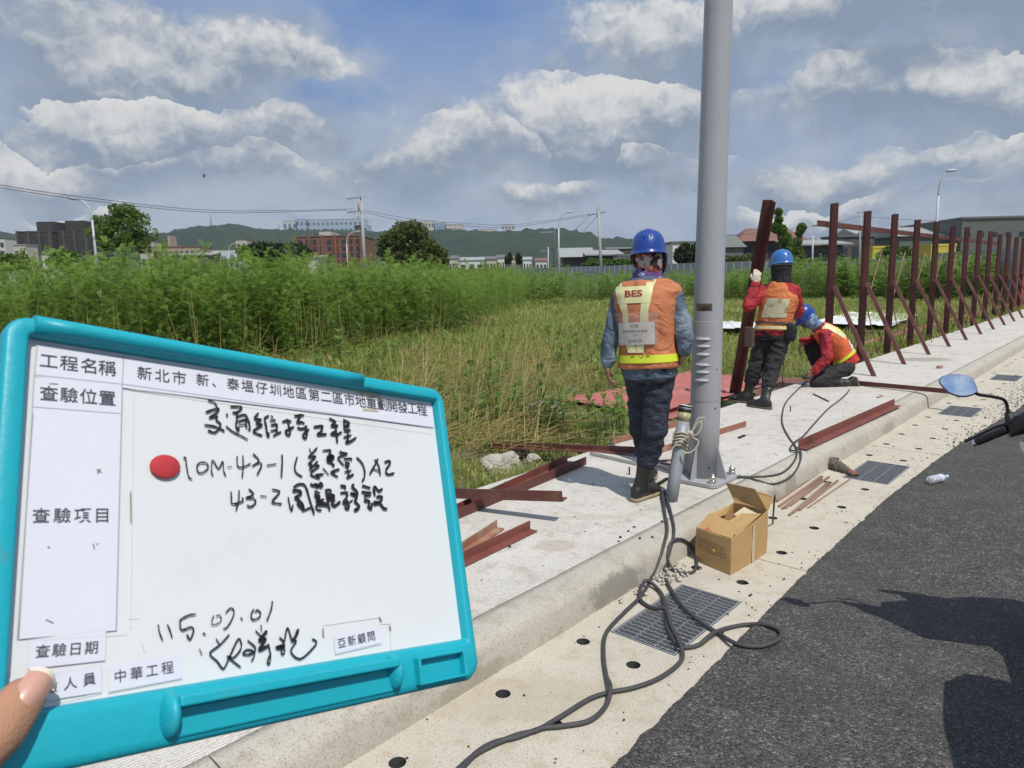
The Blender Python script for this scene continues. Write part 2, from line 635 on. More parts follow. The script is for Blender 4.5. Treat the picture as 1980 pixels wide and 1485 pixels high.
M_pave = concrete('pavement_concrete', (.64, .615, .56), lines=(-YAW + PI / 2, 22.0), speck=.5,
                  stains=[(gz(1075, 1055, .17), (.16, .1, .1), .35, (.32, .2, .13)), (gz(1785, 695, .17), (.55, .32, .1), .75, (.30, .26, .20)), (gz(1160, 1000, .17), (.3, .06, .1), .3, (.35, .27, .2))])
M_gutter = concrete('gutter_concrete', (.55, .51, .42), speck=.6, dirt=(.36, .29, .18),
                    stains=[(K(.9, 1.6), (.9, .2, .1), .5, (.40, .33, .22)), (K(2.0, 1.7), (.5, .2, .1), .35, (.36, .30, .2)), (K(3.3, 1.93), (.5, .1, .1), .55, (.42, .39, .33))])
M_kerb = concrete('kerb_concrete', (.47, .44, .375), speck=.55, dirt=(.27, .24, .17),
                  stains=[(K(2.95, 1.95, .06), (.28, .3, .085), .7, (.19, .175, .145)), (K(5.3, 1.95, .05), (.12, .2, .1), .5, (.2, .18, .15)), (K(4.9, 1.95, .04), (.3, .2, .06), .45, (.22, .2, .17)),
                          (K(1.9, 1.95, .03), (.9, .2, .045), .5, (.24, .22, .16)), (K(7.9, 1.95, .04), (.5, .2, .06), .45, (.22, .2, .16))])
# asphalt: aggregate of light and dark stones in black binder
M_asph = bpy.data.materials.new('asphalt')
M_asph.use_nodes = True
_t = NT(M_asph.node_tree)
_b = _t.n['Principled BSDF']
_g = _t.node('ShaderNodeNewGeometry').outputs['Position']
_v = _t.node('ShaderNodeTexVoronoi', {'Vector': _t.vec('MULTIPLY_ADD', _t.node('ShaderNodeTexNoise', {'Vector': _g, 'Scale': 60.0}).outputs['Color'], (.012, .012, .012), _g), 'Scale': 125.0})
_r = _t.node('ShaderNodeSeparateColor', {0: _v.outputs['Color']}).outputs[0]
_n1 = _t.noise(_g, .9, 5, .6)
_n2 = _t.noise(_g, 4.5, 5, .65)
_c = _t.mix(_r, (.028, .028, .028), (.175, .167, .152))
_c = _t.mix(_t.math('MULTIPLY', _t.ramp(_r, .90, .98), .8), _c, (.33, .315, .29))
_c = _t.mix(_t.math('MULTIPLY', _t.ramp(_n1, .40, .62), .28), _c, (.125, .112, .095))
_c = _t.mix(_t.math('MULTIPLY', _t.ramp(_n2, .62, .42), .28), _c, (.030, .030, .031))
_t.put(_b, 'Base Color', _c)
_t.put(_b, 'Roughness', _t.ramp(_r, 0, 1, .6, .9, False))
_t.put(_b, 'Specular IOR Level', .4)
_h = _t.math('MULTIPLY_ADD', _t.ramp(_v.outputs['Distance'], .0, .75, 1, 0), 1.0, _t.math('MULTIPLY', _r, .9))
_t.l.new(_t.node('ShaderNodeBump', {'Strength': .9, 'Distance': .008, 'Height': _h}).outputs[0], _b.inputs['Normal'])
M_soil = mat('field_soil', (.16, .135, .07), .95, .35, 3, .6, 30, col2=(.085, .10, .035), thr=(.42, .6), s2=2.2)
M_far = mat('far_ground', (.10, .13, .05), .95, .3, .02)

gm = MB()
gm.add([(-2280, -85, -.25), (2280, -85, -.25), (2280, 2085, -.25), (-2280, 2085, -.25)], [(0, 1, 2, 3)])
tag(gm.build('ground', M_far, origin=(0, 0, -.25)), kind='structure')

# field: bumpy sheet from the pavement's back edge out to 170 m
rs = np.random.RandomState(3)
us = np.concatenate([np.linspace(-14, 30, 90), np.linspace(32, 170, 36)])
vs_ = np.concatenate([np.linspace(3.46, 22, 60), np.linspace(24, 170, 36)])
fv = []
for u in us:
    for v in vs_:
        p = K(u, v)
        h = .05 + .06 * noise.noise(Vector((p.x * .7, p.y * .7, 0))) + .04 * noise.noise(Vector((p.x * 2.1, p.y * 2.1, 3)))
        k = min(1, (v - 3.46) / .8)
        fv.append((p.x, p.y, (.06 * (1 - k) + h * k) if v < 60 else .03))
nv = len(vs_)
ff = [(i * nv + j, (i + 1) * nv + j, (i + 1) * nv + j + 1, i * nv + j + 1) for i in range(len(us) - 1) for j in range(nv - 1)]
tag(numesh('field', fv, ff, M_soil, smooth=True), kind='structure')


def field_z(x, y):
    v = -x * UY + y * UX
    h = .05 + .06 * noise.noise(Vector((x * .7, y * .7, 0))) + .04 * noise.noise(Vector((x * 2.1, y * 2.1, 3)))
    k = max(0, min(1, (v - 3.46) / .8))
    return .06 * (1 - k) + h * k


# asphalt sheet with a ragged edge lapping on the gutter
EDGE = [(-4, 1.18), (0, 1.2), (1.9, 1.24), (3.9, 1.32), (5.5, 1.345), (7, 1.31), (8, 1.27), (10.1, 1.1), (13, 1.05), (60, 1.05)]
am = MB()
prev = None
u = -4.0
top, low = [], []
while u < 60:
    e = np.interp(u, [a for a, b in EDGE], [b for a, b in EDGE])
    w = .012 + .03 * max(0, min(1, (u - 8) / 4))
    e += w * (noise.noise(Vector((u * 9, 1, 0))) + .7 * noise.noise(Vector((u * 27, 4, 0))))
    top.append((u, e))
    u += .02 if u < 14 else .4
pts = [K(a, b, .014) for a, b in top]
pin = [K(a, b - .03, .020) for a, b in top]
pbt = [K(a, b + .006, -.01) for a, b in top]
pfar = [K(a, -45, .020) for a, b in top]
n = len(pts)
am.add(pbt + pts + pin + pfar, [f for i in range(n - 1) for k in range(3) for f in [(k * n + i, (k + 1) * n + i, (k + 1) * n + i + 1, k * n + i + 1)]])
am.add([K(-40, -45, .020), K(-40, 1.1, .020), K(-4, 1.18, .020), K(-4, -45, .020)], [(0, 3, 2, 1)])
tag(am.build('road', M_asph, origin=(0, 0, 0)), kind='structure')

# gutter slabs with real drain holes and pits for the grates
GRATES = [2.64 + 3.28 * k for k in range(0, 5)]
GL, GV0, GV1 = .68, 1.44, 1.78
HR = .031


def slab_with_holes(mb, u0, u1, v0, v1, z, rects, circles, depth=.16):
    bm = bmesh.new()

    def loop(ps):
        vs = [bm.verts.new(K(a, b, z)) for a, b in ps]
        return [bm.edges.new((vs[i], vs[(i + 1) % len(vs)])) for i in range(len(vs))]
    ed = loop([(u0, v0), (u1, v0), (u1, v1), (u0, v1)])
    for r in rects:
        ed += loop([(r[0], r[2]), (r[0], r[3]), (r[1], r[3]), (r[1], r[2])])
    for c in circles:
        ed += loop([(c[0] + HR * math.cos(t), c[1] + HR * math.sin(t)) for t in np.linspace(0, -2 * PI, 21)[:-1]])
    bmesh.ops.triangle_fill(bm, use_beauty=True, use_dissolve=False, edges=ed)
    bmesh.ops.recalc_face_normals(bm, faces=bm.faces)
    bm.verts.index_update()
    mb.add([v.co[:] for v in bm.verts], [tuple(v.index for v in f.verts) for f in bm.faces])
    bm.free()
    for c in circles:
        N = 20
        ra = [K(c[0] + HR * math.cos(2 * PI * i / N), c[1] + HR * math.sin(2 * PI * i / N), z) for i in range(N)]
        rb = [p - Vector((0, 0, depth)) for p in ra]
        mb.cur = 1
        mb.add(ra + rb, [(i, N + i, N + (i + 1) % N, (i + 1) % N) for i in range(N)] + [tuple(range(2 * N - 1, N - 1, -1))])
        mb.cur = 0
    for r in rects:
        q = [K(r[0], r[2], z), K(r[1], r[2], z), K(r[1], r[3], z), K(r[0], r[3], z)]
        b = [p - Vector((0, 0, .22)) for p in q]
        mb.add(q + b, [(0, 4, 5, 1), (1, 5, 6, 2), (2, 6, 7, 3), (3, 7, 4, 0), (4, 7, 6, 5)])
    return mb


gu = MB()
holes = [(1.925 + .5385 * k, 1.54) for k in range(-4, 40)] + [(1.41 + .5385 * k, 1.82) for k in range(-3, 40)]
joints = [-4, .62, 3.90, 7.18, 10.46, 13.74, 17.02, 60]
for j in range(len(joints) - 1):
    a, b = joints[j] + .003, joints[j + 1] - .003
    rc = [(g, g + GL, GV0, GV1) for g in GRATES if a < g < b]
    ci = [h for h in holes if a + .06 < h[0] < b - .06 and not any(r[0] - .05 < h[0] < r[1] + .05 and r[2] - .05 < h[1] < r[3] + .05 for r in rc)]
    slab_with_holes(gu, a, b, 1.0, 1.95, 0.0, rc, ci)
    gu.box(K(b + .003, 1.47, -.02), (.05, .96, .02), (KU, KV, KZ))
tag(gu.build('gutter', [M_gutter, mat('shaded_pipe_grey', (.055, .058, .062), .7, .3, 30)], origin=(0, 0, 0)), kind='structure')  # grey pipe lining with the shade of the holes put into its colour

# kerb: battered face, rounded shoulder, in long cast lengths
kp = [(1.94, -.1), (1.942, .02), (1.957, .105), (1.967, .128), (1.985, .145), (2.02, .158), (2.08, .167), (2.12, .170), (2.12, -.1)]
km = MB()
kj = [-4, .9, 5.0, 9.3, 13.6, 18, 23, 30, 40, 60]
for a, b in zip(kj[:-1], kj[1:]):
    st = np.linspace(a + .003, b - .003, max(2, int((b - a) / .25)))
    rows = []
    for u in st:
        rows.append([K(u, v + .004 * noise.noise(Vector((u * 3, z * 9, v))), z + .003 * noise.noise(Vector((u * 2, 5, v * 4)))) for v, z in kp])
    m_ = len(kp)
    vv = [p for r in rows for p in r]
    km.add(vv, [(i * m_ + j, (i + 1) * m_ + j, (i + 1) * m_ + j + 1, i * m_ + j + 1) for i in range(len(st) - 1) for j in range(m_ - 1)], True)
    km.add(rows[0], [tuple(range(m_))])
    km.add(rows[-1], [tuple(range(m_ - 1, -1, -1))])
tag(km.build('kerb', M_kerb, origin=(0, 0, 0)), kind='structure')

# pavement slabs, brushed across, joints cut along and across
pm = MB()
pj = [-6, -.9, 1.45, 3.42, 6.2, 9.1, 12.0, 15.0, 18, 21, 24, 28, 32, 37, 43, 60]
for a, b in zip(pj[:-1], pj[1:]):
    for v0, v1 in ((2.124, 2.36), (2.363, 3.47)):
        pm.box(K((a + b) / 2, (v0 + v1) / 2, .085), (b - a - .004, v1 - v0, .17), (KU, KV, KZ))
tag(pm.build('pavement', M_pave, origin=(0, 0, 0), bev=.003), kind='structure')

# ------------------------------------------------------------------ whiteboard held up in front of the camera
BW = .33
_P = [(53, 654), (836, 778), (890, 1236), (-4, 1383)]
_R = [ray(*p) for p in _P]
_s = np.linalg.solve(np.array([_R[1], -_R[2], _R[3]]).T, np.array(_R[0]))
_X = [Vector((0, 0, CZ)) + r * k for r, k in zip(_R, (1, _s[0], _s[1], _s[2]))]
_k = BW / (_X[1] - _X[0]).length
BO = Vector((0, 0, CZ)) + (_X[0] - Vector((0, 0, CZ))) * _k      # top-left corner of the white panel
BE1 = (_X[1] - _X[0]).normalized()
BE2 = (_X[3] - _X[0])
BH = BE2.length * _k
BN = BE2.cross(BE1).normalized()                                  # towards the viewer
BE2 = BN.cross(BE1).normalized() * -1
if BE2.z > 0:
    BE2 = -BE2


def bpt(a, b, h=0.0):
    """board frame: a metres right, b metres down from the panel's top-left corner, h metres in front"""
    return BO + BE1 * a + BE2 * b + BN * h


def bpx(x, y):
    """where the line of sight of a photograph pixel meets the panel"""
    r = ray(x, y)
    t = (BO - Vector((0, 0, CZ))).dot(BN) / r.dot(BN)
    q = Vector((0, 0, CZ)) + r * t - BO
    return q.dot(BE1), q.dot(BE2)


M_teal = mat('teal_plastic', (.010, .36, .45), .42, .08, 5, .08, 160, spec=.4, col2=(.05, .31, .36), thr=(.60, .74), s2=22, fine=.10)
M_white = mat('whiteboard_enamel', (.655, .675, .68), .22, .025, 4, spec=.5, col2=(.58, .595, .595), thr=(.55, .78), s2=8)
M_paper = mat('printed_paper', (.64, .645, .72), .6, .03, 9, .03, 40)
M_ink = mat('printed_ink', (.045, .045, .055), .6, .2, 60)
M_marker = mat('marker_ink', (.012, .010, .010), .45, .3, 90)
M_rule = mat('ruled_line', (.33, .33, .38), .7)
M_tape = mat('old_clear_tape', (.66, .66, .62), .3, .06, 20)
M_grime = mat('tape_grime', (.20, .17, .12), .8, .5, 60)
M_tan = mat('torn_tape', (.42, .36, .28), .7, .3, 80)
board = thing('whiteboard', 'hand held whiteboard in a teal plastic frame with black handwriting and printed labels', 'whiteboard', bpt(BW / 2, BH / 2, -.004))
bb = MB()
bb.box(bpt(BW / 2, BH / 2, -.004), (BW + .004, BH + .004, .006), (BE1, BE2, BN))
panel = bb.build('panel', M_white, board)
# outline of the frame, read off the photograph
o_tl, o_tr, o_br, o_bl = bpx(4, 612), bpx(846, 768), bpx(919, 1308), bpx(-38, 1530)
x0, y0 = o_tl
x1 = (o_tr[0] + o_br[0]) / 2
y1 = (o_br[1] + bpx(200, 1477)[1]) / 2
fm = MB()


def bar(a0, b0, a1, b1, h0, h1, mb=None):
    (mb or fm).box(bpt((a0 + a1) / 2, (b0 + b1) / 2, (h0 + h1) / 2), (abs(a1 - a0), abs(b1 - b0), abs(h1 - h0)), (BE1, BE2, BN))


HF = .0075
frame = MB()
# rounded-rectangle ring: top and side rails
def rrect(ax, ay, bx, by, r, n=6):
    o = []
    for cx, cy, t0 in ((bx - r, ay + r, -PI / 2), (bx - r, by - r, 0), (ax + r, by - r, PI / 2), (ax + r, ay + r, PI)):
        o += [(cx + r * math.cos(t0 + PI / 2 * k / n), cy + r * math.sin(t0 + PI / 2 * k / n)) for k in range(n + 1)]
    return o


out_r = rrect(x0, y0, x1, y1, .014)
in_r = rrect(0, 0, BW, BH, .0015)
prof = [(0, -.010), (0, HF * .5), (.07, HF * .88), (.2, HF), (.80, HF), (.93, HF * .86), (1.0, .0002), (1.0, -.010)]
N_ = len(out_r)
vv = []
for (k, h) in prof:
    for (p, q) in zip(out_r, in_r):
        # corners of the inner ring shrink to nearly square; the bottom rail stays low and wide
        a = p[0] + (q[0] - p[0]) * k
        b = p[1] + (q[1] - p[1]) * k
        vv.append(bpt(a, b, h))
m_ = len(prof)
frame.add(vv, [(j * N_ + i, j * N_ + (i + 1) % N_, ((j + 1) % m_) * N_ + (i + 1) % N_, ((j + 1) % m_) * N_ + i) for j in range(m_) for i in range(N_)], True)
frame_o = frame.build('frame', M_teal, board)
# the pen tray: a deep trough with two round stops, and a square pocket at its right end
a_l, b_l = bpx(322, 1378)
a_r, b_r = bpx(745, 1305)
pk0, pk1 = bpx(792, 1275), bpx(872, 1250)
ty0, ty1 = BH + .006, y1 - .004
tray = MB()
tl, tr = a_l, a_r
dep = .016
tray.box(bpt((tl + tr) / 2, ty0 + .003, HF / 2 + dep / 2), (tr - tl, .006, dep), (BE1, BE2, BN))
tray.prism([bpt(tl, ty0 + .006, HF * .6), bpt(tl, ty0 + .006, dep * .62), bpt(tl, ty1, HF * 1.15), bpt(tl, ty1, HF * .6)], BE1 * (tr - tl))
tray_o = tray.build('pen_tray', M_teal, board, bev=.0012, seg=2)
for (px, py, r) in ((316, 1391, .0075), (747, 1306, .0075)):
    a, b = bpx(px, py)
    kn = MB()
    kn.ell(bpt(a, b - .002, HF * .9), BE1 * .0055, BN * .013, BE2 * .0135, 20, 12)
    kn.build('tray_stop', M_teal, board)
pk = MB()
for (qa, qb, qc, qd) in ((pk0[0], ty0 + .002, pk1[0], ty0 + .0045), (pk0[0], ty1 - .002, pk1[0], ty1), (pk0[0] - .0025, ty0 + .002, pk0[0], ty1), (pk1[0], ty0 + .002, pk1[0] + .003, ty1)):
    bar(qa, qb, qc, qd, HF * .5, HF + .007, pk)
pk.build('eraser_pocket', M_teal, board, bev=.0008)
# raised roll along the top rail, stopping short of the right corner
rl0, rl1 = bpx(30, 618)[0], bpx(688, 735)[0]
ro = MB()
ro.loft([(bpt(a, y0 + .0045, HF * .55), BE2 * .0062, BN * .0085) for a in np.linspace(rl0 + .008, rl1, 12)], 16)
ro.build('top_grip', M_teal, board)

# paper strips under tape
def strip(px, name, m, parent, h):
    q = [bpx(*p) for p in px]
    mb = MB()
    mb.add([bpt(a, b, h) for a, b in q], [(0, 3, 2, 1)])
    return mb.build(name, m, parent)


def lines(px_list, wpx, h, name, m, parent):
    mb = MB()
    for pl in px_list:
        q = [bpx(*p) for p in pl]
        w = (Vector(bpx(pl[0][0] + wpx, pl[0][1])) - Vector(bpx(*pl[0]))).length / 2
        for (a, b), (c, d) in zip(q[:-1], q[1:]):
            dx, dy = c - a, d - b
            L = math.hypot(dx, dy)
            nx, ny = -dy / L * w, dx / L * w
            mb.add([bpt(a + nx, b + ny, h), bpt(a - nx, b - ny, h), bpt(c - nx, d - ny, h), bpt(c + nx, d + ny, h)], [(0, 1, 2, 3), (3, 2, 1, 0)][:1])
    return mb.build(name, m, parent)


pap1 = strip([(70, 665), (836, 790), (838, 826), (66, 728)], 'paper_strip', M_paper, board, .0002)
pap2 = strip([(66, 729), (237, 744), (224, 1219), (36, 1236)], 'paper_strip', M_paper, board, .00018)
pap3 = strip([(57, 1237), (205, 1216), (203, 1277), (53, 1294)], 'paper_strip', M_paper, board, .0002)
pap4 = strip([(10, 1312), (196, 1286), (196, 1338), (4, 1368)], 'paper_strip', M_paper, board, .0002)
pap5 = strip([(212, 1285), (350, 1266), (352, 1311), (209, 1338)], 'paper_strip', M_paper, board, .0002)
pap6 = strip([(646, 1228), (735, 1211), (737, 1243), (648, 1264)], 'paper_strip', M_paper, board, .0002)
0 and strip([(622, 1207), (732, 1193), (756, 1204), (757, 1257), (626, 1278)], 'clear_tape', M_tape, board, .00008) if False else None
lines([[(72, 664), (836, 789)], [(72, 664), (66, 728), (36, 1236)], [(66, 725), (236, 743)], [(64, 787), (233, 800)], [(239, 687), (236, 743), (224, 1219)], [(237, 743), (838, 827)], [(64, 800), (33, 1236)]],
      1.7, .00035, 'ruled_lines', M_rule, board)
for pl_ in [[(53, 1294), (57, 1239), (205, 1217)], [(100, 1303), (196, 1287)], [(209, 1338), (213, 1286)], [(209, 1339), (352, 1312)], [(103, 1360), (196, 1339)], [(648, 1265), (738, 1244)], [(646, 1228), (648, 1264)],
       [(250, 752), (836, 838)], [(258, 760), (252, 1215)], [(70, 1240), (245, 1225)], [(248, 1195), (270, 1194), (273, 1240), (280, 1260)], [(624, 1208), (732, 1193)], [(735, 1205), (754, 1205), (756, 1256)]]:
    lines([pl_], 1.0, .0003, 'tape_edge', M_tape, board)
for pl_ in [[(733, 1193), (737, 1202)], [(753, 1210), (755, 1220)], [(624, 1215), (625, 1232)], [(385, 1254), (390, 1266)], [(186, 1053), (190, 1051)], [(186, 908), (196, 914)], [(188, 916), (194, 906)], [(88, 1198), (103, 1205)], [(252, 950), (253, 1010)],
       [(95, 742), (112, 743)], [(180, 1051), (182, 1062)], [(92, 1056), (96, 1061)]]:
    lines([pl_], 2.6, .0004, 'grime_mark', M_grime, board)
strip([(688, 752), (738, 764), (734, 768), (702, 764), (700, 775)], 'torn_tape', M_tan, board, .0004)
strip([(701, 790), (728, 792), (732, 797), (702, 795)], 'torn_tape', M_tan, board, .0004)


def printed(chars, c0, c1, hpx, parent, name, bold=.006, wid=1.0):
    """characters centred evenly between two pixels, hpx tall"""
    mb = MB()
    n = len(chars)
    A, B = Vector(bpx(*c0)), Vector(bpx(*c1))
    h0 = (Vector(bpx(c0[0], c0[1] + hpx / 2)) - Vector(bpx(c0[0], c0[1] - hpx / 2))).length
    h1 = (Vector(bpx(c1[0], c1[1] + hpx / 2)) - Vector(bpx(c1[0], c1[1] - hpx / 2))).length
    d = (B - A).normalized()
    e = Vector((-d.y, d.x))
    for i, ch in enumerate(chars):
        if ch == ' ':
            continue
        k = i / max(1, n - 1)
        c = A.lerp(B, k)
        s = h0 * (1 - k) + h1 * k
        v, f = glyph(ch, bold)
        a = np.array(v)
        if ch in '、二一':
            cx, cy = .5, .38
        else:
            cx, cy = (a[:, 0].min() + a[:, 0].max()) / 2, .38
        vs = []
        for (x, y) in v:
            q = c + d * ((x - cx) * s * wid) - e * ((y - cy) * s)
            vs.append(bpt(q.x, q.y, .0006))
        mb.add(vs, f)
    return mb.build(name, M_ink, parent)


printed('工程名稱', (94, 698), (207, 712), 31, board, 'printed_text')
printed('查驗位置', (94, 761), (207, 770), 31, board, 'printed_text')
printed('查驗項目', (79, 997), (197, 996), 31, board, 'printed_text')
printed('查驗日期', (82, 1259), (176, 1252), 27, board, 'printed_text')
printed('查驗人員', (58, 1337), (172, 1313), 26, board, 'printed_text')
printed('中華工程', (232, 1307), (323, 1291), 26, board, 'printed_text')
printed('亞新顧問', (660, 1243), (717, 1230), 21, board, 'printed_text')
printed('新北市', (279, 722), (346, 731), 27, board, 'printed_text')
printed('新、泰塭仔圳地區第二區市地重劃開發工程', (391, 735), (815, 792), 24.5, board, 'printed_text')

# handwriting: marker strokes, each a ribbon lying on the panel
def crop(x, y, k, pts):
    return [(x + a * k, y + b * k) for a, b in pts]


HW = []
k = 160 / 1980
for w, P_ in [(4, [(150, 50), (300, 110), (350, 200), (350, 240)]), (5, [(100, 335), (340, 250), (400, 270), (330, 360), (180, 470), (360, 430), (340, 520), (430, 600), (430, 690), (340, 800), (260, 815), (150, 770)]),
              (5, [(70, 640), (280, 670), (440, 730), (530, 785)]), (6, [(595, 385), (605, 420)]), (5, [(690, 200), (900, 200), (945, 240), (850, 330), (740, 345)]), (5, [(830, 345), (835, 500), (815, 650), (870, 780), (880, 700)]),
              (4.5, [(860, 440), (980, 395), (1060, 420), (1120, 560), (1145, 740), (1110, 745)]), (4.5, [(870, 560), (1060, 505), (1050, 600), (1065, 700)]), (4.5, [(880, 655), (1040, 620)]),
              (4, [(580, 670), (720, 790), (950, 910), (1085, 985)]), (5, [(1345, 360), (1260, 490), (1410, 510), (1300, 610), (1435, 640), (1235, 780), (1320, 850), (1430, 890)]),
              (5, [(1590, 425), (1500, 490), (1530, 650), (1560, 860), (1590, 920), (1590, 830)]), (4.5, [(1660, 425), (1690, 465)]), (5, [(1640, 535), (1750, 525)]), (5, [(1660, 645), (1790, 635), (1785, 760), (1800, 850)]),
              (5, [(1655, 785), (1800, 745)]), (5.5, [(1715, 895), (1880, 810)])]:
    HW.append((w, crop(390, 770, k, P_)))
for w, P_ in [(5, [(75, 560), (190, 535), (270, 555)]), (5, [(190, 510), (215, 640), (250, 780), (240, 860), (200, 885), (145, 820), (170, 770), (250, 735), (335, 685)]), (5, [(365, 425), (500, 405), (570, 410)]), (5, [(500, 420), (425, 580), (520, 570), (585, 600)]),
              (5, [(435, 705), (500, 730), (600, 715), (640, 670), (635, 740), (650, 870), (615, 965), (560, 900), (600, 830), (700, 745)]), (5.5, [(830, 690), (1000, 665), (1025, 690), (990, 800), (905, 875), (1110, 860)]),
              (5, [(1200, 490), (1310, 545), (1330, 580), (1240, 665), (1390, 655)]), (5, [(1345, 640), (1350, 800), (1370, 950), (1380, 1050)]), (5, [(1340, 800), (1230, 855), (1370, 870), (1475, 815)]),
              (5.5, [(1540, 520), (1550, 720)]), (5, [(1545, 525), (1650, 580), (1655, 620), (1560, 690), (1660, 680)]), (5, [(1550, 785), (1690, 770)]), (5, [(1545, 935), (1705, 885)]), (5, [(1625, 810), (1640, 960), (1590, 1070), (1720, 1020), (1825, 945)])]:
    HW.append((w, crop(540, 770, k, P_)))
k = 220 / 1980
for w, P_ in [(3.6, [(130, 230), (160, 230), (190, 430), (220, 560), (275, 600)]), (3.6, [(480, 305), (400, 320), (360, 390), (390, 480), (460, 485), (545, 420), (550, 350), (500, 310), (440, 310)]), (3.4, [(640, 540), (615, 460), (635, 270), (735, 415), (810, 290), (825, 450), (860, 540)]),
              (3, [(895, 390), (970, 380)]), (3.4, [(1060, 205), (1065, 350), (1110, 395), (1210, 370), (1290, 330)]), (3.8, [(1160, 195), (1165, 380), (1150, 560)]), (3.8, [(1340, 160), (1420, 240), (1430, 300), (1325, 370), (1440, 310), (1485, 360), (1410, 520)]),
              (4.2, [(1585, 360), (1735, 335)]), (4.2, [(1840, 180), (1845, 300), (1830, 560)])]:
    HW.append((w, crop(340, 860, k, P_)))
k = 230 / 1980
for w, P_ in [(4, [(205, 295), (165, 450), (190, 550), (285, 615)]), (3.6, [(410, 155), (440, 230)]), (4, [(535, 140), (440, 250), (400, 295), (515, 280), (395, 405), (450, 410), (415, 500), (545, 360), (500, 430), (570, 440), (430, 560), (500, 620), (580, 640), (510, 590), (640, 575)]), (5, [(560, 630), (530, 600), (600, 590)]),
              (4, [(640, 480), (725, 580)]), (4, [(635, 185), (760, 180), (740, 250)]), (9, [(740, 260), (800, 290), (750, 330), (720, 300), (790, 300), (720, 340), (760, 370)]), (5, [(760, 380), (815, 420), (800, 440)]), (4, [(905, 495), (770, 545), (880, 620)]), (4.5, [(770, 545), (800, 570), (830, 540)]),
              (4, [(930, 190), (940, 230)]), (4, [(910, 215), (1040, 235), (890, 300), (930, 370), (975, 420)]), (4, [(985, 325), (1100, 315), (1105, 345)]), (4.5, [(1015, 380), (1065, 395), (1060, 435), (1015, 445), (1015, 380)]), (4, [(1000, 540), (1100, 515)]), (4.5, [(1035, 450), (1060, 590), (1035, 640), (1140, 580)]),
              (4.2, [(1200, 300), (1290, 400), (1330, 530), (1320, 640), (1290, 690)]), (4, [(1550, 325), (1490, 440), (1415, 575)]), (4, [(1500, 340), (1560, 430), (1590, 590)]), (3.6, [(1470, 490), (1560, 520)]), (4.2, [(1665, 375), (1740, 355), (1750, 400), (1680, 520), (1720, 580), (1815, 560)])]:
    HW.append((w, crop(550, 850, k, P_)))
k = 170 / 1980
for w, P_ in [(4, [(185, 365), (195, 500), (200, 610), (280, 630), (450, 570), (440, 500)]), (4, [(365, 335), (360, 550), (300, 770)]), (4, [(590, 300), (690, 420), (520, 500), (680, 505), (740, 590), (680, 670), (600, 700), (555, 660)]), (4, [(855, 455), (980, 465)]), (4, [(1120, 310), (1260, 340), (1260, 400), (1110, 580), (1180, 615), (1320, 635)]),
              (4, [(1475, 490), (1510, 680), (1550, 780), (1580, 660)]), (5, [(1600, 260), (1700, 195), (1820, 195), (1890, 300), (1960, 550), (2040, 800), (2050, 860)]), (7, [(1590, 340), (1700, 330), (1760, 400), (1640, 490), (1700, 530)]), (6, [(1700, 540), (1700, 640), (1790, 740)]), (6, [(1710, 540), (1790, 640), (1820, 740), (1750, 680)]), (5, [(1800, 790), (1990, 710)])]:
    HW.append((w, crop(430, 920, k, P_)))
for w, P_ in [(6, [(120, 190), (180, 220), (250, 190), (260, 260), (330, 170), (380, 210), (330, 255)]), (5.5, [(215, 345), (315, 385)]), (9, [(220, 440), (300, 470), (260, 560), (340, 560), (300, 640), (400, 630), (480, 660)]), (6, [(330, 560), (400, 535)]), (4.5, [(260, 650), (235, 710), (290, 770), (350, 775)]), (5, [(455, 320), (500, 560), (540, 770)]),
              (5, [(455, 330), (540, 315), (575, 360)]), (7, [(490, 440), (570, 420), (640, 470), (520, 510), (640, 530)]), (6, [(650, 550), (590, 600), (650, 680), (770, 590)]), (6, [(800, 230), (880, 240), (890, 285)]), (6, [(800, 385), (940, 375)]), (5, [(930, 380), (930, 470), (850, 600), (920, 620), (940, 560), (975, 700), (940, 755), (890, 700)]), (4.5, [(930, 640), (1055, 550)]),
              (6, [(1080, 200), (1055, 250), (1150, 350), (1150, 430), (1020, 390), (1150, 470), (1120, 570), (1200, 680), (1170, 750), (1100, 780), (1150, 750)]), (6.5, [(1290, 225), (1440, 270)]), (6.5, [(1280, 365), (1460, 385)]), (6, [(1330, 455), (1460, 440)]), (6, [(1330, 555), (1430, 570), (1420, 690), (1470, 745), (1495, 630)]),
              (5.5, [(1560, 430), (1540, 320), (1560, 245), (1650, 340), (1720, 300)]), (5.5, [(1610, 480), (1710, 465), (1700, 560), (1570, 640), (1560, 590), (1680, 630), (1760, 730), (1825, 745)])]:
    HW.append((w, crop(590, 920, k, P_)))
k = 250 / 1980
for w, P_ in [(3.6, [(120, 460), (140, 580), (185, 695)]), (3.6, [(260, 460), (300, 550), (330, 650)]), (4, [(690, 300), (600, 310), (470, 375), (455, 450), (480, 540), (620, 495), (660, 550), (605, 685), (560, 610)]), (5, [(810, 590), (835, 605)]), (2.6, [(970, 320), (940, 400), (960, 460), (1050, 430), (1085, 370), (1050, 310), (1005, 330)]),
              (3.4, [(1155, 275), (1225, 205), (1280, 250), (1250, 370), (1170, 500), (1120, 520)]), (4.4, [(1385, 355), (1405, 375)]), (3.6, [(1580, 225), (1540, 310), (1570, 380), (1660, 350), (1685, 280), (1640, 235), (1605, 260)]), (3.8, [(1865, 105), (1850, 220), (1785, 395)])]:
    HW.append((w, crop(290, 1150, k, P_)))
k = 240 / 1980
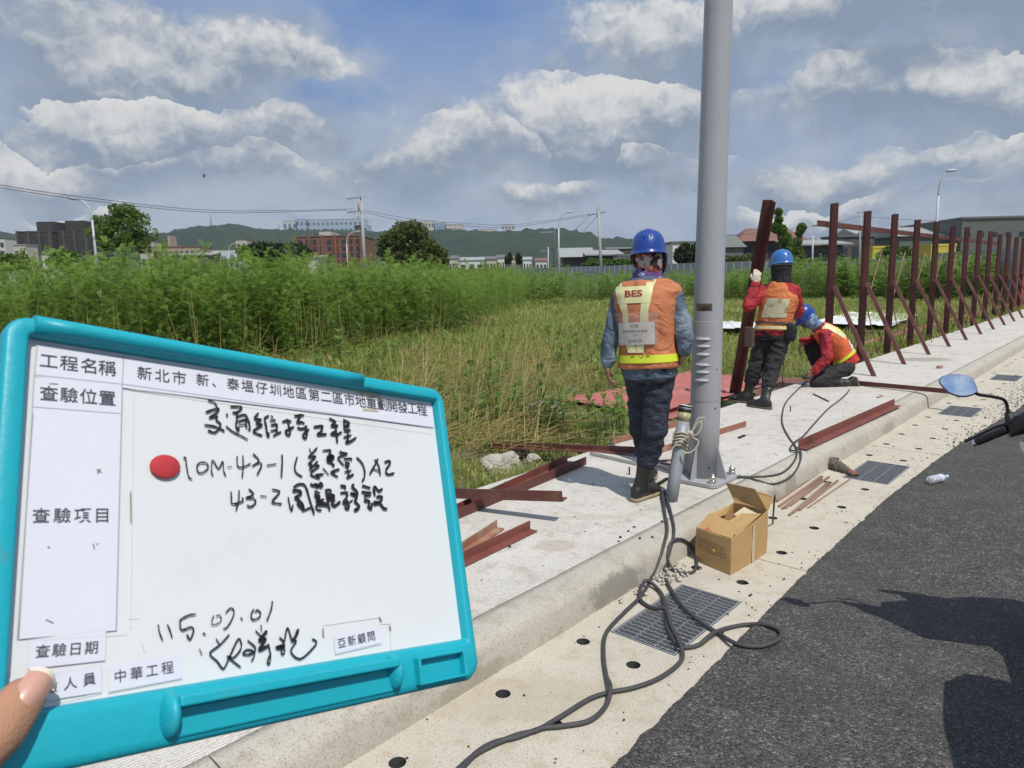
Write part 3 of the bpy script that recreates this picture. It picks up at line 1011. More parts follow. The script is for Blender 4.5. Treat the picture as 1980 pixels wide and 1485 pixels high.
for w, P_ in [(3.8, [(225, 295), (280, 385)]), (4, [(430, 225), (290, 380), (125, 520), (240, 650), (340, 765), (430, 590), (570, 300), (620, 350), (610, 460), (500, 590), (400, 570), (610, 740)]), (4, [(730, 320), (840, 420), (830, 500), (720, 545), (650, 520), (720, 465), (820, 490), (830, 560), (790, 640)]), (4, [(940, 75), (945, 160)]),
              (4, [(855, 165), (950, 260)]), (7, [(1025, 175), (970, 240), (910, 320), (1010, 290), (910, 470), (1050, 400)]), (4, [(1055, 375), (1090, 560), (1070, 690), (1040, 660), (1080, 540)]), (4, [(1235, 270), (1300, 340), (1310, 430), (1310, 510), (1275, 535), (1265, 480), (1310, 400)]), (7, [(1310, 400), (1180, 430), (1300, 430)]), (4, [(1310, 330), (1360, 115), (1420, 290)]),
              (7, [(1530, 150), (1480, 270), (1430, 320)]), (4, [(1430, 330), (1500, 330), (1415, 490), (1570, 610), (1800, 400), (1815, 330), (1760, 295)])]:
    HW.append((w, crop(390, 1200, k, P_)))
hw = MB()
for wi, (w, P_) in enumerate(HW):
    if P_[0][1] > 1100 and HW[wi - 1][1][0][1] < 1100:
        hw.build('handwriting', M_marker, board)
        hw = MB()
    q = [bpx(*p) for p in P_]
    pxs = (Vector(bpx(P_[0][0] + 1, P_[0][1])) - Vector(bpx(*P_[0]))).length
    S_ = [p for p in spline([(a, b, 0) for a, b in q], 5)] if len(q) > 2 else [Vector((a, b, 0)) for a, b in q]
    rad = w * pxs * .5
    h = .0005 + wi * 2e-6
    n = len(S_)
    L, R_ = [], []
    for i in range(n):
        d = (S_[min(i + 1, n - 1)] - S_[max(i - 1, 0)]).normalized()
        r = rad * (.82 + .3 * noise.noise(Vector((i * .35, wi, 0)))) * (.75 if i in (0, n - 1) else 1)
        ex = d * (rad * .5 if i == n - 1 else -rad * .5 if i == 0 else 0)
        nx = Vector((-d.y, d.x, 0)) * r
        a, b = S_[i] + ex + nx, S_[i] + ex - nx
        L.append(bpt(a.x, a.y, h))
        R_.append(bpt(b.x, b.y, h))
    hw.add(L + R_, [(i, i + 1, n + i + 1, n + i) for i in range(n - 1)])
hw.build('handwritten_date', M_marker, board)

# red round magnet stuck on the panel
ma, mb_ = bpx(318, 903)
mr = (Vector(bpx(348, 903)) - Vector(bpx(289, 903))).length / 2
mg = MB()
mg.lathe([(mr * .2, .0008), (mr, .0008), (mr * 1.0, .0016), (mr * .97, .0019), (mr * .2, .0019)], bpt(ma, mb_, 0), BE1, BE2 * .82, BN, 14)
tag(mg.build('magnet', mat('red_rubber', (.46, .045, .055), .85, .12, 20, .1, 120, spec=.2), origin=bpt(ma, mb_, .0008)), 'small flat red disc magnet stuck beside the handwriting on the whiteboard', 'magnet')

# ---- the hand that holds the board: thumb over the front, four fingers behind
M_skin = mat('hand_skin', (.42, .225, .135), .5, .22, 60, .35, 700, spec=.35, col2=(.55, .23, .16), thr=(.42, .66), s2=45)
def hp(px, py, h):
    """point on the sight line of a pixel, h metres in front of the board"""
    r = ray(px, py)
    t = ((BO - Vector((0, 0, CZ))).dot(BN) + h) / r.dot(BN)
    return Vector((0, 0, CZ)) + r * t


hb = MB()
T3, T2, T1, T0 = hp(44, 1352, .0125), hp(-6, 1416, .0160), hp(-90, 1492, .020), hp(-190, 1565, .012)
tw = (T2 - T3).normalized().cross(BN).normalized()
hb.cap(T3, .0112, T2, .0136, 16, .80, tw)
hb.cap(T2, .0132, T1, .0145, 16, .9, tw)
hb.cap(T1, .0140, T0, .018, 16)
wrist = hp(-330, 1650, -.015)
palm_c = hp(-250, 1500, -.02)
hb.cap(T0, .019, wrist, .026, 16, .8)
hb.loft([(wrist, BE1 * .030, BN * .021), (wrist.lerp(palm_c, .5), BE1 * .040, BN * .020), (palm_c, BE1 * .043, BN * .016), (palm_c + BE2 * -.035, BE1 * .040, BN * .013)], 16)
fing = [(-.028, .030, .026, .019, .0085), (-.010, .034, .029, .021, .0088), (.009, .032, .027, .020, .0085), (.027, .025, .021, .017, .0075)]
for i, (off, l1, l2, l3, r) in enumerate(fing):
    root = palm_c + BE2 * (-.030 + .004 * abs(i - 1.5)) + BE2 * (off * .0) + BE1 * .0 + BE2 * (-off * .9)
    root = root + BE1 * .018
    p1 = root + BE1 * l1 + BN * (-.006)
    p2 = p1 + BE1 * l2 + BN * .004 - BE2 * .004
    p3 = p2 + BE1 * l3 + BN * .006 - BE2 * .003
    tgt = -.0105 - r
    for q in (p1, p2, p3):
        hq = (q - BO).dot(BN)
        q += BN * (tgt - hq)
    hb.cap(root, r * 1.15, p1, r * 1.05, 12)
    hb.cap(p1, r * 1.05, p2, r * .98, 12)
    hb.cap(p2, r * .98, p3, r * .85, 12)
elbow = wrist + Vector((-.12, -.12, -.16))
hb.cap(wrist, .025, elbow, .042, 16, .9)
person0 = thing('person', 'hand of the person holding up the whiteboard, thumb over its lower left corner', 'person', wrist)
organic(hb, 'body', M_skin, person0, vox=.0014, smooth=6, wrinkle=.00028, wscale=330, stretch=(1, 1, 1.6))
nl = MB()
nc, nd = T3.lerp(T2, -.28), (T3 - T2).normalized()
nup = (BN - nd * BN.dot(nd)).normalized()
ns = nd.cross(nup)
rows = []
for j in range(9):
    s_ = -1 + 2 * j / 8
    row = []
    for i in range(9):
        q = -1 + 2 * i / 8
        ln = .0090 * (1 + (.25 * (1 - q * q) if s_ > 0 else .12 * (1 - q * q)))
        row.append(nc - nd * .0015 + nd * (s_ * ln) + ns * (q * .0077) + nup * (.0101 - .0042 * q * q - .0016 * max(0, s_) ** 2 - .0012 * max(0, -s_) ** 3))
    rows += row
nl.add(rows, [(j * 9 + i, j * 9 + i + 1, (j + 1) * 9 + i + 1, (j + 1) * 9 + i) for j in range(8) for i in range(8)], True)
nail = nl.build('fingernail', mat('nail', (.53, .30, .23), .28, .06, 60, spec=.6), person0)

fe = MB()
fe.add(rows[-18:], [(i, i + 1, 10 + i, 9 + i) for i in range(8)], True)
fe_o = fe.build('free_edge', mat('nail_edge', (.72, .62, .52), .35, .05, 60), nail)
fe_o.location = fe_o.location + nup * .0002

# ------------------------------------------------------------------ things standing and lying around the pavement
M_grey = mat('grey_pole_paint', (.365, .375, .39), .38, .06, 2.5, .04, 90, spec=.5, col2=(.31, .32, .335), thr=(.5, .8), s2=5)
M_galv = mat('galvanised_steel', (.42, .44, .46), .38, .2, 30, .05, 200, metal=.75)
M_bolt = mat('bolt_steel', (.62, .58, .50), .25, .2, 60, metal=.9)
M_black = mat('black_rubber', (.018, .018, .020), .55, .3, 30, .1, 200)
M_cable = mat('grey_black_cable', (.050, .050, .053), .6, .3, 25, .2, 300)
M_dark = mat('dark_hollow', (.01, .01, .01), .9)


def prof_z(v):
    if v >= 2.12:
        return .17
    if v <= 1.94:
        return 0.0 if v > 1.3 else .02
    return float(np.interp(v, [1.94, 1.957, 1.985, 2.02, 2.08, 2.12], [0, .105, .145, .158, .167, .17]))


def uv(p):
    return p.x * UX + p.y * UY, -p.x * UY + p.y * UX


def surf(px, py, lift=0.0):
    """the point of pavement, kerb, gutter or road seen at a pixel"""
    best = None
    r = ray(px, py)
    for i in range(900):
        z = .19 - i * .0002 - .02
        p = gz(px, py, z)
        e = abs(prof_z(uv(p)[1]) - z)
        if best is None or e < best[0]:
            best = (e, p)
        if e < .0002:
            break
    return best[1] + Vector((0, 0, lift))


# lamp post
PC = K(4.66, 2.345, .17)
dcam = Vector((-PC.x, -PC.y, 0)).normalized()
drgt = Vector((-dcam.y, dcam.x, 0))
LEAN = Vector((.0105, 0, 1))


def pol(phi, r, z):
    a = RAD(phi)
    return PC + LEAN * (z - .17) + (dcam * math.cos(a) + drgt * math.sin(a)) * r


def pr(z):
    return .1065 - (z - .17) * .0048


post = thing('lamp_post', 'tall grey steel lamp post bolted to the pavement edge by the walking worker', 'lamp post', PC)
mb = MB()
mb.loft([(PC + LEAN * (z - .17), Vector((pr(z), 0, 0)), Vector((0, pr(z), 0))) for z in (.20, .6, 1.2, 2, 3, 4, 5.5, 7, 8.6)], 40)
ap = [PC + LEAN * 8.4 + Vector((0, 0, -.02)), PC + LEAN * 8.9, PC + LEAN * 9.3 - KV * .35, PC + LEAN * 9.45 - KV * 1.1, PC + LEAN * 9.5 - KV * 1.9]
mb.build('pole', M_grey, post)
m2 = MB()
m2.tube(spline(ap, 5), .045, 14)
m2.build('arm', M_grey, post)
m2 = MB()
m2.loft([(ap[-1] - KV * .05, KU * .05, KZ * .03), (ap[-1] - KV * .2, KU * .14, KZ * .05), (ap[-1] - KV * .6, KU * .12, KZ * .04), (ap[-1] - KV * .75, KU * .05, KZ * .02)], 16)
m2.build('lamp_head', M_grey, post)
m2 = MB()
s = .19
c_ = .035
oc = [(s, s - c_), (s - c_, s), (-s + c_, s), (-s, s - c_), (-s, -s + c_), (-s + c_, -s), (s - c_, -s), (s, -s + c_)]
m2.prism([PC + KU * a + KV * b + KZ * .004 for a, b in oc], KZ * .028)
m2.build('base_plate', M_grey, post, bev=.004, seg=2)
for d in (KU, KV, -KU, -KV):
    g = MB()
    side = d.cross(KZ)
    q = [PC + d * .098 + KZ * .032, PC + d * .182 + KZ * .032, PC + d * .178 + KZ * .055, PC + d * .112 + KZ * .255, PC + d * .098 + KZ * .255]
    g.prism([p - side * .005 for p in q], side * .010)
    g.build('gusset', M_grey, post, bev=.002)
for a in (-1, 1):
    for b in (-1, 1):
        c = PC + KU * (a * .15) + KV * (b * .15) + KZ * .032
        g = MB()
        hexr = [(.024, 0), (.024, .022), (.020, .026), (.012, .026), (.012, .028), (.0225, .028), (.0225, .046), (.012, .050), (.0115, .060), (.006, .066)]
        g.lathe(hexr, c, n=12)
        g.build('anchor_bolt', M_bolt, post)


def shell(mb, f0, f1, z0, z1, th, n=14):
    o, i_ = [], []
    for k in range(n + 1):
        f = f0 + (f1 - f0) * k / n
        o.append((f, th))
    vs = []
    for f, t in o:
        vs += [pol(f, pr(z0) - .002, z0), pol(f, pr(z0) + t, z0), pol(f, pr(z1) + t, z1), pol(f, pr(z1) - .002, z1)]
    fs = []
    for k in range(n):
        for j in range(4):
            fs.append((k * 4 + j, k * 4 + (j + 1) % 4, (k + 1) * 4 + (j + 1) % 4, (k + 1) * 4 + j))
    fs += [(3, 2, 1, 0), (n * 4, n * 4 + 1, n * 4 + 2, n * 4 + 3)]
    mb.add(vs, fs)


def zpole(py):
    return at(1366, py, PC.y - .1).z


g = MB()
shell(g, -72, 52, zpole(777), zpole(622), .0022)
door = g.build('service_door', M_grey, post, bev=.001)
for py in (658, 672, 688, 708, 722, 738):
    z = zpole(py)
    g = MB()
    vs = []
    for f in np.linspace(-48, 14, 9):
        k = math.sin(PI * (f + 48) / 62)
        for (dr, dz) in ((.001, .022), (.004 + .010 * k, .004), (.002 + .009 * k, 0), (.001, .004)):
            vs.append(pol(f, pr(z) + dr, z + dz))
    g.add(vs, [(k * 4 + j, k * 4 + (j + 1) % 4, (k + 1) * 4 + (j + 1) % 4, (k + 1) * 4 + j) for k in range(8) for j in range(4)])
    g.build('louvre', M_grey, door)
g = MB()
shell(g, -52, 14, zpole(601), zpole(587), .0012)
bnd = g.build('number_plate', mat('dull_plate', (.035, .028, .02), .4, .4, 20, col2=(.20, .15, .085), thr=(.40, .7), s2=14), post)
for (f, py) in ((40, 715), (40, 790), (22, 905)):
    g = MB()
    z = zpole(py)
    g.ell(pol(f, pr(z) + .001, z), drgt * .006, KZ * .006, dcam * .004, 10, 6)
    g.build('screw', M_dark, post)

# grey conduit stub leaning against the post, tied with rope
b0 = gz(1298, 968, .17)
b1 = at(1326, 784, b0.y + .12)
bd = (b1 - b0).normalized()
bx_ = bd.orthogonal().normalized()
by_ = bd.cross(bx_)
bl = thing('conduit_pipe', 'short grey plastic conduit pipe with black tape round its top leaning by the post', 'pipe', b0)
L = (b1 - b0).length
g = MB()
g.loft([(b0 + bd * t, bx_ * .041, by_ * .041) for t in (0, L * .3, L * .6, L - .10)], 24)
g.build('tube', mat('grey_pvc', (.30, .33, .36), .42, .12, 8, .05, 60, col2=(.24, .25, .25), s2=10), bl)
g = MB()
g.loft([(b0 + bd * (L - .105), bx_ * .0415, by_ * .0415), (b0 + bd * (L - .045), bx_ * .0425, by_ * .0425)], 24)
g.build('painted_collar', mat('chipped_paint', (.62, .61, .56), .55, .1, 30, .1, 60, col2=(.36, .33, .14), thr=(.42, .5), s2=32), bl)
g = MB()
g.loft([(b0 + bd * (L - .045), bx_ * .044, by_ * .044), (b0 + bd * (L - .022), bx_ * .045, by_ * .045)], 24)
g.build('tape_band', M_black, bl)
g = MB()
g.loft([(b0 + bd * (L - .022), bx_ * .043, by_ * .043), (b0 + bd * (L - .016), bx_ * .043, by_ * .043)], 24)
g.build('white_band', mat('white_pvc', (.70, .70, .68), .5, .08, 20), bl)
g = MB()
g.loft([(b0 + bd * (L - .016), bx_ * .044, by_ * .044), (b0 + bd * (L - .004), bx_ * .0445, by_ * .0445)], 24)
g.build('tape_band', M_black, bl)
g = MB()
g.loft([(b0 + bd * (L - .004), bx_ * .043, by_ * .043), (b0 + bd * L, bx_ * .042, by_ * .042), (b0 + bd * (L + .003), bx_ * .030, by_ * .030)], 24)
g.build('end_cap', mat('white_pvc', (.70, .70, .68)), bl)
M_rope = mat('cotton_rope', (.58, .52, .39), .85, .25, 60, .6, 260)
rope = thing('rope', 'off white rope wound and knotted round the grey conduit pipe', 'rope', b0 + bd * (L * .7))
g = MB()
wp = []
for i in range(70):
    a = i * 2 * PI / 14
    h = L * (.72 - .17 * (i / 70)) + .012 * math.sin(i * .9)
    wp.append(b0 + bd * h + (bx_ * math.cos(a) + by_ * math.sin(a)) * (.049 + .003 * math.sin(i * 1.7)))
g.tube(wp, .0055, 7)
g.build('winding', M_rope, rope)
kc = at(1336, 838, b0.y - .02)
SX, SZ = drgt, KZ
def kloop(pts, nm):
    g = MB()
    g.tube(spline([kc + SX * (a * .001) - SZ * (b * .001) + dcam * (.002 * i % .012) for i, (a, b) in enumerate(pts)], 6), .0052, 7)
    g.build(nm, M_rope, rope)
kloop([(-20, 10), (15, -25), (40, -70), (60, -80), (62, -40), (40, 0), (0, 20), (-30, 25)], 'bow')
kloop([(-10, -5), (20, 30), (45, 45), (40, 80), (5, 120), (-35, 128), (-45, 115)], 'bow')
kloop([(0, 0), (-40, 40), (-80, 60), (-105, 90), (-118, 108)], 'loose_end')
kloop([(5, -10), (40, -95), (75, -105), (85, -108)], 'loose_end')
g = MB()
g.ell(kc, SX * .016, SZ * .020, dcam * .013, 12, 8)
g.build('knot', M_rope, rope)

# cables
def cable(name, pxs, r, label, z=.0, zs=None):
    pts = []
    for i, q in enumerate(pxs):
        lift = q[2] if len(q) > 2 else r
        pts.append(surf(q[0], q[1], lift))
    g = MB()
    S_ = spline(pts, 7)
    g.tube(S_, r, 9)
    o = g.build(name, M_cable)
    return tag(o, label, 'cable')


cable('cable', [(1281, 962, .03), (1286, 1000), (1290, 1028, .012), (1283, 1058, .012), (1276, 1080), (1262, 1115), (1253, 1134), (1236, 1160), (1205, 1190), (1172, 1228), (1167, 1270), (1172, 1310), (1180, 1342, .03), (1172, 1368), (1140, 1398), (1085, 1409), (1048, 1413), (1000, 1430), (955, 1441), (920, 1462), (885, 1500)],
      .0098, 'dark grey cable dropping from the conduit pipe over the kerb, running left of the grate')
cable('cable', [(1285, 958, .03), (1297, 995), (1303, 1030), (1295, 1068), (1286, 1098), (1290, 1130, .012), (1320, 1176, .012), (1352, 1205, .012), (1390, 1230, .012), (1425, 1249), (1470, 1254), (1505, 1242, .014), (1508, 1226, .014), (1480, 1212), (1440, 1212), (1400, 1221, .012), (1375, 1239, .03), (1350, 1252, .012), (1318, 1256, .012), (1300, 1238, .014), (1290, 1210, .014), (1287, 1175, .014), (1275, 1147, .014),
      (1250, 1133, .03), (1237, 1147, .012), (1240, 1166, .012), (1262, 1180, .012), (1287, 1190, .03), (1297, 1220, .03), (1312, 1250, .03), (1320, 1272, .012), (1308, 1292), (1270, 1318), (1222, 1335), (1180, 1343, .01), (1140, 1356), (1085, 1390), (1040, 1416), (1000, 1427, .012), (950, 1447), (915, 1467), (875, 1503)],
      .0098, 'dark grey cable looping over the nearest drain grate and out onto the asphalt')
cable('cable', [(1296, 1100, .012), (1290, 1080, .02), (1300, 1062, .05), (1322, 1060, .05), (1342, 1072, .03), (1347, 1090, .012), (1341, 1108), (1318, 1111), (1300, 1104, .012), (1291, 1088, .02)],
      .0088, 'small coil of dark cable lying on rubble beside the cardboard box')
cable('cable', [(1560, 738, .02), (1551, 746), (1522, 776), (1513, 800), (1513, 822), (1524, 845), (1536, 862), (1541, 874), (1536, 893), (1516, 914), (1488, 922), (1450, 924), (1400, 927, .03)],
      .0075, 'thin black welding cable from the crouching worker down the kerb to the lamp post')
cable('cable', [(1642, 757, .02), (1637, 764, .02), (1622, 776), (1600, 793), (1575, 820), (1553, 845), (1538, 858, .02), (1528, 868), (1533, 876, .02), (1546, 874, .02), (1548, 890), (1536, 916), (1515, 932), (1490, 938), (1465, 931), (1440, 925), (1400, 930, .03)],
      .0075, 'black cable from behind the kneeling worker looping over the kerb edge')

# steel angles, red oxide primer
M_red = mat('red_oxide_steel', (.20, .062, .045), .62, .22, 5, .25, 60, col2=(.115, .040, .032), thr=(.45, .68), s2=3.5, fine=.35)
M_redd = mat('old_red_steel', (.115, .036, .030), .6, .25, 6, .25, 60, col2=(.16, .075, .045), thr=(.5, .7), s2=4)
M_rust = mat('rust_steel', (.30, .13, .085), .75, .3, 8, .3, 80, col2=(.36, .24, .17), thr=(.48, .66), s2=6)


def angle_mb(mb, p0, p1, a, b, w=.07, t=.007, w2=None):
    p0, p1 = Vector(p0), Vector(p1)
    d = p1 - p0
    dn = d.normalized()
    a = Vector(a)
    a = (a - dn * a.dot(dn)).normalized()
    b = Vector(b)
    b = (b - dn * b.dot(dn)).normalized()
    w2 = w2 or w
    pf = [(0, 0), (w, 0), (w, t), (t, t), (t, w2), (0, w2)]
    poly = [p0 + a * x + b * y for x, y in pf]
    if a.cross(b).dot(dn) < 0:
        poly = poly[::-1]
    return mb.prism(poly, d)


def angle(p0, p1, a, b, label, m=None, w=.07, t=.007, w2=None, name='steel_angle', group=None, cat='steel angle'):
    mb = MB()
    angle_mb(mb, p0, p1, a, b, w, t, w2)
    return tag(mb.build(name, m or M_red, bev=.001), label, cat, group)


def ext(a, b, k0, k1):
    d = (b - a).normalized()
    return a - d * k0, b + d * k1


Z1 = .1745
away = Vector((0, 1, 0))
p, q = ext(gz(878, 964, .245), Vector((.287, 4.124, .315)), 1.0, 0)
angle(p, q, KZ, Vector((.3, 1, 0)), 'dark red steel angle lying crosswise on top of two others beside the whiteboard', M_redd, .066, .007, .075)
p, q = ext(gz(882, 992, Z1), gz(1096, 893, Z1), 1.1, 0)
angle(p, q, KZ, -KV, 'rusty red steel angle nearest the grass among those under the crosswise one', M_red, .060)
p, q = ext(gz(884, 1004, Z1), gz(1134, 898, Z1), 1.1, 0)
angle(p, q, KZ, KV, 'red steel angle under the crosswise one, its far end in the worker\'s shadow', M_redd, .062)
p, q = ext(gz(895, 1064, Z1), gz(960, 1021, Z1), .9, 0)
angle(p, q, KZ, -KV, 'short dull red steel angle lying beside a longer parallel one near the whiteboard', M_rust, .052)
p, q = ext(gz(895, 1086, Z1), gz(1024, 1024, Z1), 1.0, 0)
angle(p, q, KZ, -KV, 'bright red steel angle lying nearest the kerb next to the whiteboard edge', M_red, .056)
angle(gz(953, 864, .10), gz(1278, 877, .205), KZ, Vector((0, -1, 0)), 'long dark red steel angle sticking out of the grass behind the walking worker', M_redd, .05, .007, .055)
angle(gz(1140, 879, Z1), gz(1236, 901, Z1), KZ, away, 'thin grey steel angle behind the walking worker\'s boot', M_galv, .025, .004)
angle(gz(1186, 859, Z1), gz(1334, 817, Z1), away, KZ, 'brown red steel angle on the pavement by the grass behind the walking worker', M_rust, .05)
angle(gz(1268, 878, Z1), gz(1443, 824, Z1), KZ, KV, 'orange brown steel angle passing behind the lamp post', M_rust, .05)
angle(gz(1543, 868, .176), gz(1728, 784, .176), KZ, -KV, 'red steel angle lying along the kerb edge beyond the cables', M_red, .075, .008)
angle(gz(1652, 744, Z1), at(1852, 763, 8.12), KZ, Vector((.4, 1, 0)), 'dark steel angle reaching from the crouching worker across the kerb', M_redd, .055, .006)
# short rusty offcuts
for (a, b, z, m, lb) in (((1216, 903), (1219, 918), .02, M_dark, None), ((1573, 763), (1602, 777), .006, M_redd, 'thin dark steel offcut on the pavement beside the crouching worker'),
                         ((1262, 946), (1290, 928), .012, M_dark, 'short black steel stub in the lamp post shadow'), ((1696, 770), (1706, 766), .006, M_rust, 'short rusty offcut near the steel angle on the kerb'),
                         ((1428, 848), (1440, 843), .006, M_dark, 'tiny black offcut on the pavement right of the lamp post')):
    if lb:
        g = MB()
        pa, pb = surf(*a, z), surf(*b, z)
        g.box((pa + pb) / 2, ((pb - pa).length, .022, .012), ((pb - pa).normalized(), (pb - pa).normalized().cross(KZ), KZ))
        tag(g.build('steel_offcut', m, bev=.001), lb, 'offcut')
for i, (a, b) in enumerate((((1262, 895), (1325, 890)), ((1277, 900), (1345, 915)), ((1260, 905), (1318, 924)), ((1340, 893), (1300, 906)))):
    g = MB()
    pa, pb = surf(*a, .012 + .008 * i), surf(*b, .012 + .006 * i)
    g.tube([pa, (pa + pb) / 2, pb], .007, 8)
    tag(g.build('steel_rod', M_redd), ['rusty rod behind the conduit pipe, uppermost of the four', 'dark rod crossing behind the conduit pipe towards the post', 'long dark rod between the worker\'s boot and the post base', 'dark rod lying across the others behind the conduit pipe'][i], 'rod')
# pegs standing up from the pavement
for (px, py, lb) in ((1217, 918, 'short steel peg upright beside the walking worker\'s boot'), (1528, 796, 'short black bolt upright on the pavement between the two cables')):
    g = MB()
    c = surf(px, py)
    g.lathe([(.006, 0), (.006, .05), (.008, .05), (.008, .058)], c, n=10)
    tag(g.build('anchor_peg', M_redd, bev=0), lb, 'peg')
g = MB()
c = Vector(gz(1513, 750, .10))
g.tube([c - KZ * .1, c + KZ * .35], .006, 8)
tag(g.build('stake', M_redd), 'thin steel stake in the grass left of the crouching worker', 'stake')

# red oxide rods in the gutter
M_rod = mat('brown_rod', (.27, .175, .125), .7, .25, 30, .2, 200)
RODS = [((1502, 969), (1570, 923)), ((1506, 979), (1586, 922)), ((1510, 976), (1590, 921)), ((1513, 983), (1589, 926)), ((1518, 982), (1603, 922)), ((1528, 977), (1580, 939)), ((1526, 996), (1602, 932)), ((1532, 992), (1604, 936)), ((1546, 986), (1620, 929)), ((1562, 982), (1643, 927))]
RL = ['closest to the kerb', 'second from the kerb', 'third from the kerb', 'fourth from the kerb', 'fifth from the kerb', 'short one in the middle of the bundle', 'first of the looser rods', 'lying tight beside the first looser rod', 'second from the outer end', 'thinnest and outermost, touching the grate corner']
for i, (a, b) in enumerate(RODS):
    g = MB()
    r = .0085 if i < 9 else .005
    pa, pb = gz(*a, r), gz(*b, r)
    g.tube([pa, pa.lerp(pb, .5), pb], r, 8)
    tag(g.build('steel_rod', M_rod), 'thin brown steel rod in the gutter, ' + RL[i], 'rod', 'brown rods lying in the gutter')
g = MB()
g.tube([gz(1494, 1012, .006), at(1498, 958, 4.18)], .006, 8)
tag(g.build('steel_rod', M_redd), 'dark rod standing against the right side of the cardboard box', 'rod')

# drain grates
M_grate = mat('grate_steel', (.33, .35, .37), .45, .25, 20, .1, 120, metal=.4)
GLAB = ['nearest drain grate, with cables lying across it', 'drain grate beside the bundle of brown rods', 'drain grate behind the scooter mirror arm', 'farthest drain grate seen beyond the scooter mirror', 'drain grate hidden far along the gutter']
for i, gu0 in enumerate(GRATES[:4]):
    c = K(gu0 + GL / 2, (GV0 + GV1) / 2, 0)
    gr = thing('drain_grate', 'galvanised steel ' + GLAB[i], 'drain grate', c, 'drain grates in the gutter')
    fr = MB()
    W_, H_ = GL - .008, GV1 - GV0 - .008
    for (a, b, la, lb) in ((0, -H_ / 2 + .005, W_, .008), (0, H_ / 2 - .005, W_, .008), (-W_ / 2 + .005, 0, .008, H_ - .02), (W_ / 2 - .005, 0, .008, H_ - .02)):
        fr.box(c + KU * a + KV * b + KZ * -.014, (la, lb, .030), (KU, KV, KZ))
    fr.build('frame', M_grate, gr)
    for k in range(1, 3):
        b = MB()
        b.box(c + KV * (-H_ / 2 + H_ * k / 3) + KZ * -.0155, (W_ - .018, .006, .027), (KU, KV, KZ))
        b.build('bearing_bar', M_galv, gr)
    # serrated cross bars: one mesh per bay
    for k in range(3):
        b = MB()
        n = 19
        for j in range(n):
            u_ = -W_ / 2 + .015 + (W_ - .03) * (j + .5) / n
            v0 = -H_ / 2 + H_ * k / 3 + (.010 if k == 0 else .004)
            v1 = -H_ / 2 + H_ * (k + 1) / 3 - (.010 if k == 2 else .004)
            m_ = 6
            for e in range(m_):
                vc = v0 + (v1 - v0) * (e + .5) / m_
                b.box(c + KU * u_ + KV * vc + KZ * (-.013 + (.002 if e % 2 else -.001)), (.0052, (v1 - v0) / m_, .018), (KU, KV, KZ))
        b.build('bar_bay', M_grate, gr)

# cardboard box
M_card = mat('cardboard', (.46, .29, .12), .8, .10, 4, .12, 70, col2=(.40, .25, .10), thr=(.5, .75), s2=6)
M_cardi = mat('cardboard_inside', (.36, .24, .12), .85, .1, 5)
bA, bB, bC = gz(1345, 1082, .002), gz(1412, 1112, .002), gz(1482, 1068, .002)
bD = bA + bC - bB
bX, bY = (bC - bB).normalized(), (bA - bB).normalized()
lx, ly = (bC - bB).length, (bA - bB).length
bh = .205
cb = thing('cardboard_box', 'open brown cardboard box with torn flaps and red grid print in the gutter', 'box', (bA + bC) / 2)
T = .005


def wallq(p, q, h0, h1, name, m=M_card):
    g = MB()
    d = (q - p).normalized()
    nrm = d.cross(KZ)
    N = 8
    row = []
    for k in range(N + 1):
        t = k / N
        bulge = .006 * math.sin(PI * t)
        row.append((p.lerp(q, t) + nrm * bulge, h0 + (h1 - h0) * t))
    vs = []
    for (c, h) in row:
        vs += [c, c + nrm * .004 + KZ * (h * .5), c + KZ * h, c - nrm * T + KZ * h, c - nrm * (T - .004) + KZ * (h * .5), c - nrm * T]
    g.add(vs, [(k * 6 + j, k * 6 + (j + 1) % 6, (k + 1) * 6 + (j + 1) % 6, (k + 1) * 6 + j) for k in range(N) for j in range(6)] + [(5, 4, 3, 2, 1, 0), tuple(N * 6 + j for j in range(6))])
    return g.build(name, m, cb, bev=0)


lw = wallq(bA, bB, .19, bh, 'side_panel')
rw = wallq(bB, bC, bh, .255, 'side_panel')
wallq(bC, bD, .255, .235, 'side_panel')
wallq(bD, bA, .235, .19, 'side_panel')
g = MB()
g.box((bA + bC) / 2 + KZ * .004, (lx - .02, ly - .02, .004), (bX, bY, KZ))
g.build('bottom_panel', M_cardi, cb)


def flap(pts, name='flap', m=M_card):
    g = MB()
    n_ = (pts[1] - pts[0]).cross(pts[2] - pts[0]).normalized()
    g.prism(pts, n_ * .004)
    return g.build(name, m, cb, bev=.0012)


tA, tB, tC, tD = bA + KZ * .19, bB + KZ * bh, bC + KZ * .255, bD + KZ * .235
flap([tA + bX * .005, tB + bX * .005, tB + bX * .13 + bY * .03 + KZ * .035, tA + bX * .15 + KZ * .05])
flap([tB + bY * .003 + bX * .06, tC + bY * .003 - bX * .08, tC + bY * .12 - bX * .13 + KZ * -.02, tB + bY * .13 + bX * .07 + KZ * .012])
flap([tD + KZ * .002 + bX * .02, tC - bX * .0 + KZ * .002, tC + bY * .10 + KZ * .105 + bX * .01, tD + bY * .085 + KZ * .10 + bX * .03])
flap([tC + KZ * .001, tD + KZ * .001, tD + bX * .05 + KZ * .10, tC + bX * .07 + KZ * .07])
flap([tA + bX * .14 + bY * -.02 + KZ * .015, tA + bX * .30 + bY * -.03 + KZ * .012, tD - bX * .06 - bY * .02 + KZ * .008, tA + bX * .15 + KZ * .045])
# red grid print and its yellow dot
M_print = mat('red_print', (.30, .09, .045), .8, .25, 50)
g = MB()
nl_ = bY.cross(KZ) * -1
if nl_.dot(Vector((-1, -1, 0))) < 0:
    nl_ = -nl_


